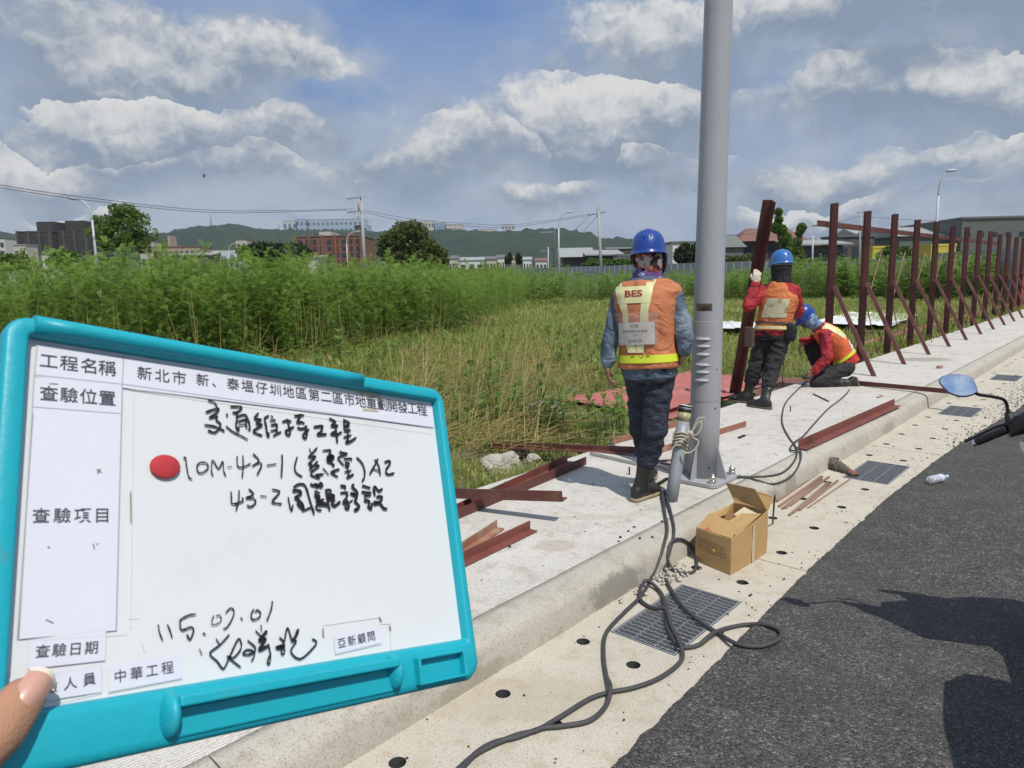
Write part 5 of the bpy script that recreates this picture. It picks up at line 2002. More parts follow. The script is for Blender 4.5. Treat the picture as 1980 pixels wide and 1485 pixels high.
text_on(vb, 'BES', CR([(330, 425), (555, 410), (555, 495), (330, 508)]), 'red_lettering', mat('red_letters', (.30, .03, .03), .6), vest, .0075, .03)
strip_on(vb, CR([(340, 1105), (375, 1230)]), CR([(460, 1105), (480, 1230)]), 'yellow_tab', M_yel, vest, .006, 6, 4)
strip_on(vb, CR([(475, 1105), (485, 1230)]), CR([(590, 1105), (572, 1230)]), 'yellow_tab', M_yel, vest, .006, 6, 4)
strip_on(vb, CR([(265, 840), (270, 1125)]), CR([(715, 820), (722, 1112)]), 'id_card', M_card_w, vest, .011, 10, 12)
M_slv = bpy.data.materials.new('clear_sleeve')
M_slv.use_nodes = True
_t = NT(M_slv.node_tree)
_tr = _t.node('ShaderNodeBsdfTransparent')
_mx = _t.node('ShaderNodeMixShader', {0: _t.ramp(_t.noise(_t.node('ShaderNodeTexCoord').outputs['Object'], 30), .3, .7, .16, .34), 1: _tr.outputs[0], 2: _t.n['Principled BSDF'].outputs[0]})
_t.put(_t.n['Principled BSDF'], 'Base Color', (.62, .52, .50))
_t.put(_t.n['Principled BSDF'], 'Roughness', .2)
_t.l.new(_mx.outputs[0], _t.n['Material Output'].inputs[0])
strip_on(vb, CR([(215, 712), (260, 1130)]), CR([(742, 690), (760, 1118)]), 'card_sleeve', M_slv, vest, .0135, 12, 12)
M_cardink = mat('card_ink', (.06, .06, .07), .7)
text_on(vb, '利亞', CR([(398, 860), (515, 852), (515, 895), (398, 900)]), 'card_text', M_cardink, vest, .0128, .0)
text_on(vb, '27019', CR([(380, 1055), (550, 1046), (550, 1092), (380, 1102)]), 'card_text', M_cardink, vest, .0128, .02)
text_on(vb, '工種', CR([(440, 985), (495, 982), (495, 1008), (440, 1010)]), 'card_text', M_cardink, vest, .0128, .0)
text_on(vb, 'ııuııuıııııuı uı ııııuıı', CR([(318, 938), (622, 925), (622, 948), (318, 961)]), 'card_text', M_cardink, vest, .0128, .02)
# hem band right round the vest
g = MB()
rg = torso_rings(J, .0405, .155, .235, 1)
g.loft(rg, 30, caps=False)
hem = g.build('hem_band', M_neon, vest, smooth_all=True)
hb_, fs_ = [tuple(p) for p in g.v], g.f
hbvh = BVHTree.FromPolygons(hb_, [tuple(f) for f in fs_])
for ch, x, y in (('安', 428, 1262), ('心', 540, 1262), ('安', 628, 1255)):
    text_on(hbvh, ch, CR([(x - 32, y - 32), (x + 32, y - 36), (x + 32, y + 30), (x - 32, y + 34)]), 'hem_lettering', mat('brown_letters', (.15, .06, .03), .7), hem, .003, .015)
g = MB()
g.loft(torso_rings(J, .006, -.02, .22), 20)
organic(g, 'shirt_tail', mat('blue_shirt', (.020, .035, .085), .85, .3, 8, .3, 200), w1, .010, 3, .008, 12)
def trousers(J, m, root, rr=(.098, .074, .060), cut=.42, wr=.012):
    g = MB()
    up, sd, fr = axes(J)
    g.loft(torso_rings(J, .004, 0, .16), 18)
    for s in 'LR':
        g.cap(J['hip' + s], rr[0], J['kn' + s], rr[1], 14)
        g.cap(J['kn' + s], rr[1], J['kn' + s].lerp(J['an' + s], cut), rr[2], 14)
    return organic(g, 'trousers', m, root, .008, 3, wr * 1.35, 11, (.8, .8, 1.15))
trousers(J, M_jean, w1, (.090, .072, .064), .50)
for s, toe in (('L', Vector((.35, .93, 0))), ('R', Vector((.72, .70, 0)))):
    g, so = MB(), MB()
    boot_mb(g, so, J['kn' + s], J['an' + s], J['an' + s] + toe, .17, .285, .055)
    b_ = organic(g, 'boot', M_boot, w1, .007, 4, .004, 16)
    so.build('sole', M_sole, b_, smooth_all=True)
helmet(w1, J['head'] + up1 * .030 - fw1 * .005, Vector((-.02, .10, 1)), fw1, M_helm)
# printed cloth round the head, purple scarf at the neck, black ear flap
M_hood = mat('printed_hood', (.42, .36, .34), .85, .1, 10, .3, 100, col2=(.33, .055, .045), thr=(.50, .54), s2=17)
_t = NT(M_hood.node_tree)
_b = _t.n['Principled BSDF']
_c = _b.inputs['Base Color'].links[0].from_socket
_co = _t.node('ShaderNodeTexCoord').outputs['Object']
_t.put(_b, 'Base Color', _t.mix(_t.ramp(_t.noise(_t.vec('ADD', _co, (3, 1, 2)), 15, 3, .6), .48, .51), _c, (.018, .015, .022)))
g = MB()
upn = up1.normalized()
g.loft([(J['head'] + upn * .035, Vector((.088, 0, 0)), Vector((0, .108, 0))), (J['head'], Vector((.092, 0, 0)), Vector((0, .110, 0))), (J['head'] - upn * .07, Vector((.084, 0, 0)), Vector((0, .10, 0))), (J['neck'] + upn * .01, Vector((.078, 0, 0)), Vector((0, .082, 0)))], 18)
organic(g, 'head_cloth', M_hood, w1, .007, 3, .006, 18)
g = MB()
for k in range(3):
    rr_ = .083 - .006 * k
    c = J['neck'] + upn * (-.012 + .020 * k)
    g.tube([c + Vector((math.cos(t) * rr_, math.sin(t) * rr_ * .95, .012 * math.sin(t * 2 + k))) for t in np.linspace(0, 2 * PI, 19)[:-1]], .017, 10, closed=True)
organic(g, 'scarf', mat('purple_scarf', (.10, .045, .17), .85, .3, 12, .3, 150, col2=(.26, .34, .50), thr=(.48, .58), s2=16), w1, .006, 2, .005, 22)
g = MB()
g.loft([(J['head'] + Vector((.094, -.0, .03)), Vector((.016, 0, 0)), Vector((0, .085, 0))), (J['head'] + Vector((.096, .01, -.03)), Vector((.016, 0, 0)), Vector((0, .08, 0))), (J['neck'] + Vector((.092, .02, .01)), Vector((.013, 0, 0)), Vector((0, .06, 0)))], 14)
organic(g, 'ear_flap', M_blk, w1, .006, 2, .003, 20)
g = MB()
g.loft([(J['head'] + Vector((-.094, .02, .03)), Vector((.012, 0, 0)), Vector((0, .07, 0))), (J['head'] + Vector((-.095, .03, -.03)), Vector((.012, 0, 0)), Vector((0, .06, 0)))], 14)
organic(g, 'ear_flap', M_blk, w1, .006, 2, .003, 20)
eyes(w1, J['head'], up1, fw1)

# ---- worker standing with a steel angle upright in one gloved hand
J = {}
J['pel'] = at(1492, 650, 7.90)
J['waist'] = at(1497, 620, 7.90)
J['chest'] = at(1507, 580, 7.90)
J['neck'] = at(1512, 543, 7.90)
J['head'] = at(1511, 517, 7.92)
J['shL'], J['shR'] = at(1481, 563, 8.00), at(1534, 562, 7.82)
J['elL'], J['elR'] = at(1447, 592, 7.86), at(1543, 602, 8.00)
J['wrL'], J['wrR'] = at(1462, 548, 7.93), at(1515, 618, 8.25)
J['hipL'], J['hipR'] = at(1477, 657, 7.97), at(1508, 657, 7.85)
J['knL'], J['knR'] = at(1460, 715, 7.97), at(1491, 720, 7.83)
J['anL'] = gz(1444, 779, .17) + KZ * .09
J['anR'] = gz(1478, 790, .17) + KZ * .09
J['wide'] = .98
fw2 = Vector((-.30, .95, 0))
up2 = Vector((0, -.02, 1))
w2 = thing('person', 'worker in red shirt and black head cloth standing with a steel angle in his hand', 'person', gz(1462, 786, .17))
bm_a, bm_b = gz(1424, 762, .10), at(1492, 386, 8.12)
body(w2, J, M_skin2, fw2, up2, [(J['wrR'], Vector((-.5, .3, -.3)), Vector((-.3, .9, 0)), Vector((0, .2, 1)), .4)])
gh = MB()
bd2 = (bm_b - bm_a).normalized()
# where the gloved hand closes on the angle
hc = bm_a + bd2 * ((J['wrL'].z + .075 - bm_a.z) / bd2.z)
hd = (hc - J['wrL'])
hand(gh, J['wrL'] - hd.normalized() * .01, Vector((.1, .15, 1)), (hc - J['wrL']) * 1.0 + Vector((.3, .3, 0)), Vector((-.8, .3, .2)), .75, 1.15)
gh.cap(J['wrL'] + (J['elL'] - J['wrL']).normalized() * .06, .042, J['wrL'], .036, 12)
organic(gh, 'glove', M_glv, w2, .006, 3, .003, 30)
g = MB()
g.loft(torso_rings(J, .010, .05, .98), 20)
sleeves(g, J, (.068, .060, .047))
organic(g, 'red_shirt', M_redc, w2, .009, 3, .018, 10)
g = MB()
g.loft(torso_rings(J, .030, .12, .97, .80), 22)
vest2, vb2 = organic(g, 'vest', mat('faded_orange_vest', (.62, .19, .055), .75, .12, 6, .4, 300, col2=(.52, .15, .05), fold=.6), w2, .009, 5, .008, 9, keep_bvh=True)
C2 = lambda pts: [(1410 + a / 6.75, 480 + b / 6.75) for a, b in pts]
strip_on(vb2, C2([(490, 655), (420, 905)]), C2([(790, 665), (740, 905)]), 'reflective_panel', mat('dirty_reflective', (.50, .46, .30), .6, .2, 12, .1, 60, col2=(.26, .17, .12), thr=(.52, .66), s2=13), vest2, .006, 10, 10)
g = MB()
g.loft(torso_rings(J, .037, .15, .225), 26, caps=False)
g.build('hem_band', mat('worn_cream_band', (.62, .55, .28), .6, .15, 12, col2=(.60, .20, .06), thr=(.55, .62), s2=12), vest2, smooth_all=True)
g = MB()
g.loft(torso_rings(J, .044, .27, .315), 26, caps=False)
g.build('tool_belt', mat('belt_webbing', (.055, .05, .04), .7, .2, 20), w2, smooth_all=True)
up, sd, fr = axes(J)
g = MB()
pc_ = at(1449, 652, 7.83)
g.box(pc_, (.10, .06, .22), (sd, fr, KZ))
g.build('tool_pouch', mat('pouch', (.10, .05, .035), .8, .3, 12, col2=(.07, .065, .05), s2=7), w2, bev=.012, seg=2)
g = MB()
g.loft([(at(1526, 640, 7.75) + KZ * h, sd * .08 * k, fr * .05 * k) for h, k in ((.08, .8), (.04, 1), (-.06, 1), (-.11, .7))], 14)
organic(g, 'hip_bag', M_blk, w2, .008, 3, .006, 14)
trousers(J, M_trou, w2, (.100, .082, .072), .42, .014)
for s, toe in (('L', Vector((-.75, .65, 0))), ('R', Vector((-.55, .75, 0)))):
    g, so = MB(), MB()
    boot_mb(g, so, J['kn' + s], J['an' + s], J['an' + s] + toe, .17, .27, .055)
    b_ = organic(g, 'boot', M_boot, w2, .007, 4, .004, 16)
    so.build('sole', mat('dark_sole', (.10, .085, .065), .85, .25, 14), b_, smooth_all=True)
helmet(w2, J['head'] + up2 * .040, Vector((.0, .12, 1)), fw2, M_helm2)
g = MB()
h_ = J['head']
g.loft([(h_ + KZ * .05, Vector((.098, 0, 0)), Vector((0, .115, 0))), (h_ - KZ * .02, Vector((.104, 0, 0)), Vector((0, .118, 0))), (h_ - KZ * .09, Vector((.098, 0, 0)), Vector((0, .11, 0))), (J['neck'] - KZ * .02, Vector((.105, 0, 0)), Vector((0, .10, 0)))], 18)
organic(g, 'head_cloth', M_blk, w2, .008, 3, .008, 15)
g = MB()
g.loft([(h_ + KZ * (.028 + .012 * k) - fw2 * .004, Vector((.106, 0, 0)), Vector((0, .121, 0))) for k in range(2)], 20, caps=False)
g.build('helmet_strap', mat('pale_strap', (.30, .25, .21), .8, .2, 20), w2, smooth_all=True)
eyes(w2, h_, up2, fw2)
o = angle(bm_a, bm_b, (sd - fr * .9), (-sd - fr * .9), 'tall red brown steel angle held upright by the worker in black head cloth', M_post, .098, .009, name='steel_angle')

# ---- worker crouching on one knee, working on the slab
J = {}
J['pel'] = at(1640, 702, 9.22)
J['waist'] = at(1626, 676, 9.22)
J['chest'] = at(1606, 652, 9.22)
J['neck'] = at(1580, 631, 9.20)
J['head'] = at(1560, 616, 9.18)
J['shL'], J['shR'] = at(1594, 648, 9.05), at(1585, 636, 9.40)
J['elL'], J['elR'] = at(1600, 690, 8.97), at(1573, 661, 9.52)
J['wrL'], J['wrR'] = at(1574, 719, 9.00), at(1552, 659, 9.42)
J['hipL'], J['hipR'] = at(1636, 711, 9.12), at(1636, 705, 9.36)
J['knL'], J['knR'] = at(1578, 738, 9.06), at(1566, 670, 9.46)
J['anL'] = at(1636, 741, 9.08)
J['anR'] = gz(1585, 733, .17) + KZ * .09
J['wide'] = .95
fw3 = Vector((-.80, -.05, -.60))
up3 = Vector((-.58, .02, .81))
w3 = thing('person', 'worker kneeling on the slab in blue helmet, red shirt and orange vest, head bent down', 'person', gz(1612, 745, .17))
body(w3, J, M_skin2, fw3, up3, [(J['wrL'], Vector((-.55, .05, -.75)), Vector((.35, .5, -.3)), Vector((-.4, -.2, .5)), .55, 1.1), (J['wrR'], Vector((-.45, -.1, -.85)), Vector((.8, -.1, -.4)), Vector((0, -.9, 0)), .35, 1.1)])
g = MB()
g.loft(torso_rings(J, .010, .05, .98), 20)
sleeves(g, J, (.070, .060, .047))
up, sd, fr = axes(J)
organic(g, 'red_shirt', M_redc, w3, .009, 3, .017, 11)
g = MB()
g.loft(torso_rings(J, .022, .0, .16), 18)
organic(g, 'shirt_tail', mat('bright_red_cloth', (.50, .035, .03), .8, .15, 8, .2, 120), w3, .009, 3, .012, 14)
g = MB()
g.loft(torso_rings(J, .030, .14, .97, .84), 22)
vest3, vb3 = organic(g, 'vest', mat('bright_orange_vest', (.66, .13, .035), .7, .12, 6, .4, 300, fold=.6), w3, .009, 5, .006, 9, keep_bvh=True)
C3 = lambda pts: [(1510 + a / 7.42, 570 + b / 7.42) for a, b in pts]
strip_on(vb3, C3([(555, 285), (680, 300), (800, 400), (940, 500)]), C3([(560, 330), (660, 350), (770, 455), (900, 590)]), 'reflective_strap', M_neon, vest3, .006, 18, 4)
strip_on(vb3, C3([(560, 415), (680, 420), (800, 480), (930, 590)]), C3([(500, 500), (680, 490), (790, 560), (920, 640)]), 'reflective_strap', M_yel, vest3, .0065, 18, 4)
strip_on(vb3, C3([(930, 590), (1030, 830)]), C3([(985, 530), (1100, 760)]), 'reflective_panel', M_card_w, vest3, .007, 10, 5)
strip_on(vb3, C3([(440, 480), (430, 620), (460, 730)]), C3([(505, 480), (480, 620), (500, 740)]), 'reflective_strap', M_yel, vest3, .006, 10, 3)
g = MB()
g.loft(torso_rings(J, .037, .16, .225), 26, caps=False)
g.build('hem_band', M_neon, vest3, smooth_all=True)
g = MB()
g.loft(torso_rings(J, .012, -.02, .13), 18)
for s in 'LR':
    g.cap(J['hip' + s], .105, J['kn' + s], .082, 14)
    g.cap(J['kn' + s], .080, J['kn' + s].lerp(J['an' + s], .65), .070, 14)
organic(g, 'trousers', M_trou, w3, .010, 4, .013, 13)
# kneeling foot: boot lies on its instep, sole to the right
g, so = MB(), MB()
an = J['anL']
g.cap(J['knL'].lerp(an, .45), .066, an, .056, 16)
g.loft([(an + Vector((.00, 0, .03)), Vector((0, .045, 0)), Vector((.05, 0, .03))), (an + Vector((.045, 0, .04)), Vector((0, .048, 0)), Vector((.035, 0, .055))), (an + Vector((.10, 0, .0)), Vector((0, .05, 0)), Vector((.02, 0, .075))), (an + Vector((.115, 0, -.03)), Vector((0, .045, 0)), Vector((.012, 0, .06)))], 14)
b_ = organic(g, 'boot', M_boot, w3, .008, 4, .004, 16)
so.prism([an + Vector((.098, -.045, .075)), an + Vector((.135, -.048, -.02)), an + Vector((.135, -.046, -.075)), an + Vector((.135, .046, -.075)), an + Vector((.135, .048, -.02)), an + Vector((.098, .045, .075))], Vector((.022, 0, .006)))
so.build('sole', mat('muddy_sole', (.12, .10, .065), .9, .3, 14), b_, bev=.006, seg=2)
g, so = MB(), MB()
boot_mb(g, so, J['knR'], J['anR'], J['anR'] + Vector((-1, .1, 0)), .17, .25, .055)
b_ = organic(g, 'boot', M_boot, w3, .008, 4, .004, 16)
so.build('sole', mat('muddy_sole', (.12, .10, .065)), b_, smooth_all=True)
helmet(w3, J['head'] + up3.normalized() * .035, up3 + Vector((-.05, -.12, 0)), fw3, M_helm)
h_ = J['head']
u3, f3 = up3.normalized(), (fw3 - up3.normalized() * fw3.dot(up3.normalized())).normalized()
s3 = f3.cross(u3)
g = MB()
g.loft([(h_ + u3 * .03 - f3 * .015, s3 * .090, f3 * .098), (h_ - u3 * .03 - f3 * .015, s3 * .094, f3 * .10), (h_ - u3 * .085 - f3 * .02, s3 * .085, f3 * .085), (J['neck'] + u3 * .01, s3 * .088, f3 * .08)], 18)
organic(g, 'head_cloth', mat('blue_hood', (.10, .19, .34), .85, .2, 9, .3, 120, col2=(.30, .40, .50), thr=(.48, .6), s2=11), w3, .008, 3, .006, 17)
g = MB()
g.loft([(h_ - u3 * .035 + f3 * .045, s3 * .07, f3 * .062), (h_ - u3 * .09 + f3 * .045, s3 * .058, f3 * .055)], 16)
organic(g, 'face_mask', mat('grey_mask', (.10, .11, .13), .85, .2, 12, .2, 100), w3, .007, 3, .004, 20)
eyes(w3, h_, up3, fw3)
# welding tongs in his hand
g = MB()
q = J['wrL'] + Vector((-.06, -.03, -.075))
g.cap(q + Vector((.02, 0, .0)), .016, q + Vector((-.10, .01, .03)), .013, 10)
g.cap(q + Vector((-.10, .01, .03)), .011, q + Vector((-.19, .02, .03)), .007, 10)
g.tube([q + Vector((-.16, .01, .035)), q + Vector((-.24, .03, .02))], .004, 6)
tag(organic(g, 'welding_holder', M_black, None, .004, 2), 'black welding electrode holder in the kneeling worker\'s hand', 'welding tool')

# ------------------------------------------------------------------ scooter parked at the road edge, mostly outside the picture
M_sc = mat('black_scooter_plastic', (.016, .016, .018), .35, .2, 8, spec=.5)
M_scg = mat('grey_scooter_paint', (.035, .04, .05), .25, .15, 8, spec=.5, coat=.4)
M_mir = bpy.data.materials.new('mirror_glass')
M_mir.use_nodes = True
_t = NT(M_mir.node_tree)
_b = _t.n['Principled BSDF']
_t.put(_b, 'Base Color', _t.mix(_t.noise(_t.node('ShaderNodeTexCoord').outputs['Object'], 30), (.62, .78, 1.0), (.70, .84, 1.0)))
_t.put(_b, 'Metallic', 1.0)
_t.put(_b, 'Roughness', .02)
SG = at(1888, 855, 2.88)                      # end of the left grip
sh_ = Vector((.45, .893, 0))
sl = Vector((.893, -.45, 0))                     # towards its right side
SCN = SG + sl * .42                            # steering head
SCN.z = 0
sco = thing('scooter', 'black motor scooter with a blue reflecting mirror, cut off by the right picture edge', 'scooter', SCN)


def sp(f, r, z):
    return SCN + sh_ * f + sl * r + KZ * z


gz_ = SG.z
g = MB()
gd = (at(1950, 829, 2.80) - SG).normalized()
g.tube([SG, SG + gd * .004, SG + gd * .12, SG + gd * .125], [.014, .0165, .0165, .018], 14)
gr_ = g.build('grip', M_black, sco)
g = MB()
g.lathe([(.008, 0), (.0155, 0), (.0155, .012), (.006, .016)], SG - gd * .014, gd.orthogonal().normalized(), gd.cross(gd.orthogonal().normalized()), gd, 14)
g.build('bar_end', mat('chrome', (.6, .6, .6), .15, metal=1), gr_)
g = MB()
l0 = SG + gd * .15 + sh_ * .05 + KZ * .01
l1 = at(1868, 852, 2.93)
g.tube(spline([l0, l0.lerp(l1, .4) + sh_ * .02, l0.lerp(l1, .8), l1], 5), .006, 8)
g.ell(l1, KU * .008, KV * .008, KZ * .008, 10, 6)
g.build('brake_lever', M_sc, sco)
g = MB()
q = SG + gd * .19
g.loft([(SG + gd * .125, KZ * .022, sh_ * .022), (SG + gd * .14, KZ * .040, sh_ * .04), (q, KZ * .050 + sh_ * -.01, sh_ * .05), (q + gd * .12, KZ * .060, sh_ * .06), (q + gd * .42, KZ * .055, sh_ * .06), (q + gd * .48, KZ * .02, sh_ * .02)], 16)
g.build('handlebar_cover', M_sc, sco)
g = MB()
mm = at(1951, 800, 2.80)
g.tube([at(1958, 838, 2.80), at(1950, 798, 2.80)], [.020, .015], 12)
g.build('mirror_stem', M_black, sco)
mc = at(1853, 745, 2.76)
r_v = ray(1853, 745).normalized()
n_ = (Vector((-.22, -.62, .75)).normalized() - r_v).normalized()
mx = (at(1890, 757, 2.76) - at(1816, 733, 2.76))
mx = (mx - n_ * mx.dot(n_)).normalized()
my = n_.cross(mx)
outl = [(1817, 738), (1822, 729), (1842, 724), (1866, 726), (1880, 733), (1888, 752), (1886, 759), (1870, 765), (1852, 764), (1834, 757)]
pts = []
for (a, b) in outl:
    r = ray(a, b)
    t = (mc - Vector((0, 0, CZ))).dot(n_) / r.dot(n_)
    pts.append(Vector((0, 0, CZ)) + r * t)
cen = sum(pts, Vector()) / len(pts)
sm_ = [p for p in spline(pts + pts[:2], 4)][:len(pts) * 4]
g = MB()
g.prism([cen + (p - cen) * 1.05 for p in sm_], -n_ * .012)
g.loft([(cen - n_ * .012, mx * .055, my * .032), (cen - n_ * .03, mx * .03, my * .02)], 16)
g.build('mirror_housing', M_sc, sco, bev=.002)
g = MB()
g.add([p + n_ * .0015 for p in sm_], [tuple(range(len(sm_)))])
mg_ = g.build('mirror_glass', M_mir, sco)
me_ = mg_.data
if me_.polygons[0].normal.dot(n_) < 0:
    me_.flip_normals()
g = MB()
g.tube(spline([cen - n_ * .02 + mx * .045, at(1890, 762, 2.77), at(1925, 768, 2.79), at(1944, 776, 2.80), at(1949, 800, 2.80)], 6), .0065, 10)
g.build('mirror_arm', M_sc, sco)
# the rest of the machine
g = MB()
ca_, cb_ = Vector((2.03, 2.80, .93)), Vector((2.95, 2.50, 1.00))
cx_ = (cb_ - ca_).normalized()
g.loft([(ca_, KZ * .02, sh_ * .10), (ca_.lerp(cb_, .16) - KZ * .03 - sh_ * .03, KZ * .06, sh_ * .21), (ca_.lerp(cb_, .4) - KZ * .05 + sh_ * .02, KZ * .13, sh_ * .26), (ca_.lerp(cb_, .62) - KZ * .04 + sh_ * .03, KZ * .16, sh_ * .27), (ca_.lerp(cb_, .85) - KZ * .03, KZ * .13, sh_ * .06), (cb_, KZ * .03, sh_ * .02)], 18)
g.build('shadow_cowl', M_scg, sco)  # unseen cowl, added and shaped to widen the scooter's shadow on the road
g = MB()
g.loft([(sp(.16, .02, 1.02), sl * .10, sh_ * .03), (sp(.20, .02, .95), sl * .19, sh_ * .06), (sp(.17, .02, .80), sl * .20, sh_ * .09), (sp(.12, .02, .60), sl * .20, sh_ * .10), (sp(.02, .02, .36), sl * .16, sh_ * .08), (sp(-.05, .02, .27), sl * .15, sh_ * .04)], 20)
g.build('leg_shield', M_scg, sco)
g = MB()
g.loft([(sp(.24, .02, .92), sl * .17, sh_ * .02), (sp(.20, .02, 1.08), sl * .19, sh_ * .012), (sp(.12, .02, 1.25), sl * .16, sh_ * .008), (sp(.08, .02, 1.33), sl * .10, sh_ * .004)], 16)
g.build('windscreen', M_sc, sco)
g = MB()
g.box(sp(-.26, .02, .27), (.46, .30, .06), (sh_, sl, KZ))
g.build('floorboard', M_sc, sco, bev=.02, seg=2)
g = MB()
g.loft([(sp(-.45, .02, .45), sl * .12, KZ * .16), (sp(-.65, .02, .52), sl * .17, KZ * .20), (sp(-.95, .02, .58), sl * .17, KZ * .18), (sp(-1.22, .02, .66), sl * .10, KZ * .09)], 18)
g.build('rear_body', M_scg, sco)
g = MB()
g.loft([(sp(-.42, .02, .70), sl * .10, KZ * .05), (sp(-.55, .02, .76), sl * .15, KZ * .06), (sp(-.85, .02, .79), sl * .16, KZ * .06), (sp(-1.15, .02, .84), sl * .12, KZ * .05)], 16)
g.build('seat', M_black, sco)
for f in (.33, -.92):
    c = sp(f, .02, .235)
    g = MB()
    g.tube([c + sh_ * (math.cos(t) * .18) + KZ * (math.sin(t) * .18) for t in np.linspace(0, 2 * PI, 33)[:-1]], .05, 12, closed=True)
    w_ = g.build('wheel', M_black, sco)
    g = MB()
    g.lathe([(.03, -.03), (.135, -.025), (.135, .025), (.03, .03)], c, sh_, KZ, sl, 24)
    g.build('rim', M_galv, w_)
g = MB()
for s_ in (-.06, .10):
    g.tube([sp(.14, s_, .80), sp(.33, s_, .235)], .020, 10)
g.tube([sp(.14, -.06, .80), sp(.14, .10, .80)], .02, 10)
g.build('fork', M_galv, sco)
g = MB()
g.loft([(sp(.48, .02, .42), sl * .03, KZ * .02), (sp(.42, .02, .50), sl * .065, KZ * .02), (sp(.28, .02, .52), sl * .07, KZ * .025), (sp(.16, .02, .44), sl * .06, KZ * .02)], 12)
g.build('mudguard', M_scg, sco)
c = sp(.20, .50, 0)
g = MB()
q1 = sp(.02, .36, 1.06)
g.tube(spline([sp(.0, .36, .98), q1, sp(.0, .52, 1.19), sp(-.02, .58, 1.21)], 5), .0065, 8)
g.build('mirror_arm', M_sc, sco)
g = MB()
g.ell(sp(-.02, .62, 1.23), sl * .07, KZ * .042, sh_ * .010, 18, 8)
g.build('mirror_housing', M_sc, sco)
g = MB()
g.loft([(sp(-1.24, .02, .66), sl * .085, KZ * .040), (sp(-1.275, .02, .66), sl * .075, KZ * .032)], 16)
g.build('tail_light', mat('red_lens', (.35, .01, .012), .15, .1, 20, spec=.6), sco)
g = MB()
g.box(sp(-1.22, .02, .48), (.012, .20, .12), (sh_, sl, KZ))
g.build('number_plate', mat('plate_white', (.62, .62, .60), .5, .1, 10), sco, bev=.003)
g = MB()
g.tube(spline([sp(-.7, .14, .27), sp(-.95, .17, .28), sp(-1.2, .18, .33)], 4), .045, 12)
g.build('exhaust', M_galv, sco)

# ------------------------------------------------------------------ the town, hills, poles and trees behind the field
def hz(px):
    return 530 - ROLL * (px - 990)


M_bark = mat('bark', (.12, .095, .07), .9, .3, 8, .4, 30)
M_concp = mat('pole_concrete', (.36, .36, .34), .85, .12, 3)
M_lampp = mat('lamp_paint', (.45, .47, .50), .5, .08, 3)
M_win = mat('window_dark', (.03, .036, .045), .25, .3, .6, spec=.6)
M_winb = mat('window_blue', (.10, .15, .20), .2, .3, .3, spec=.7)


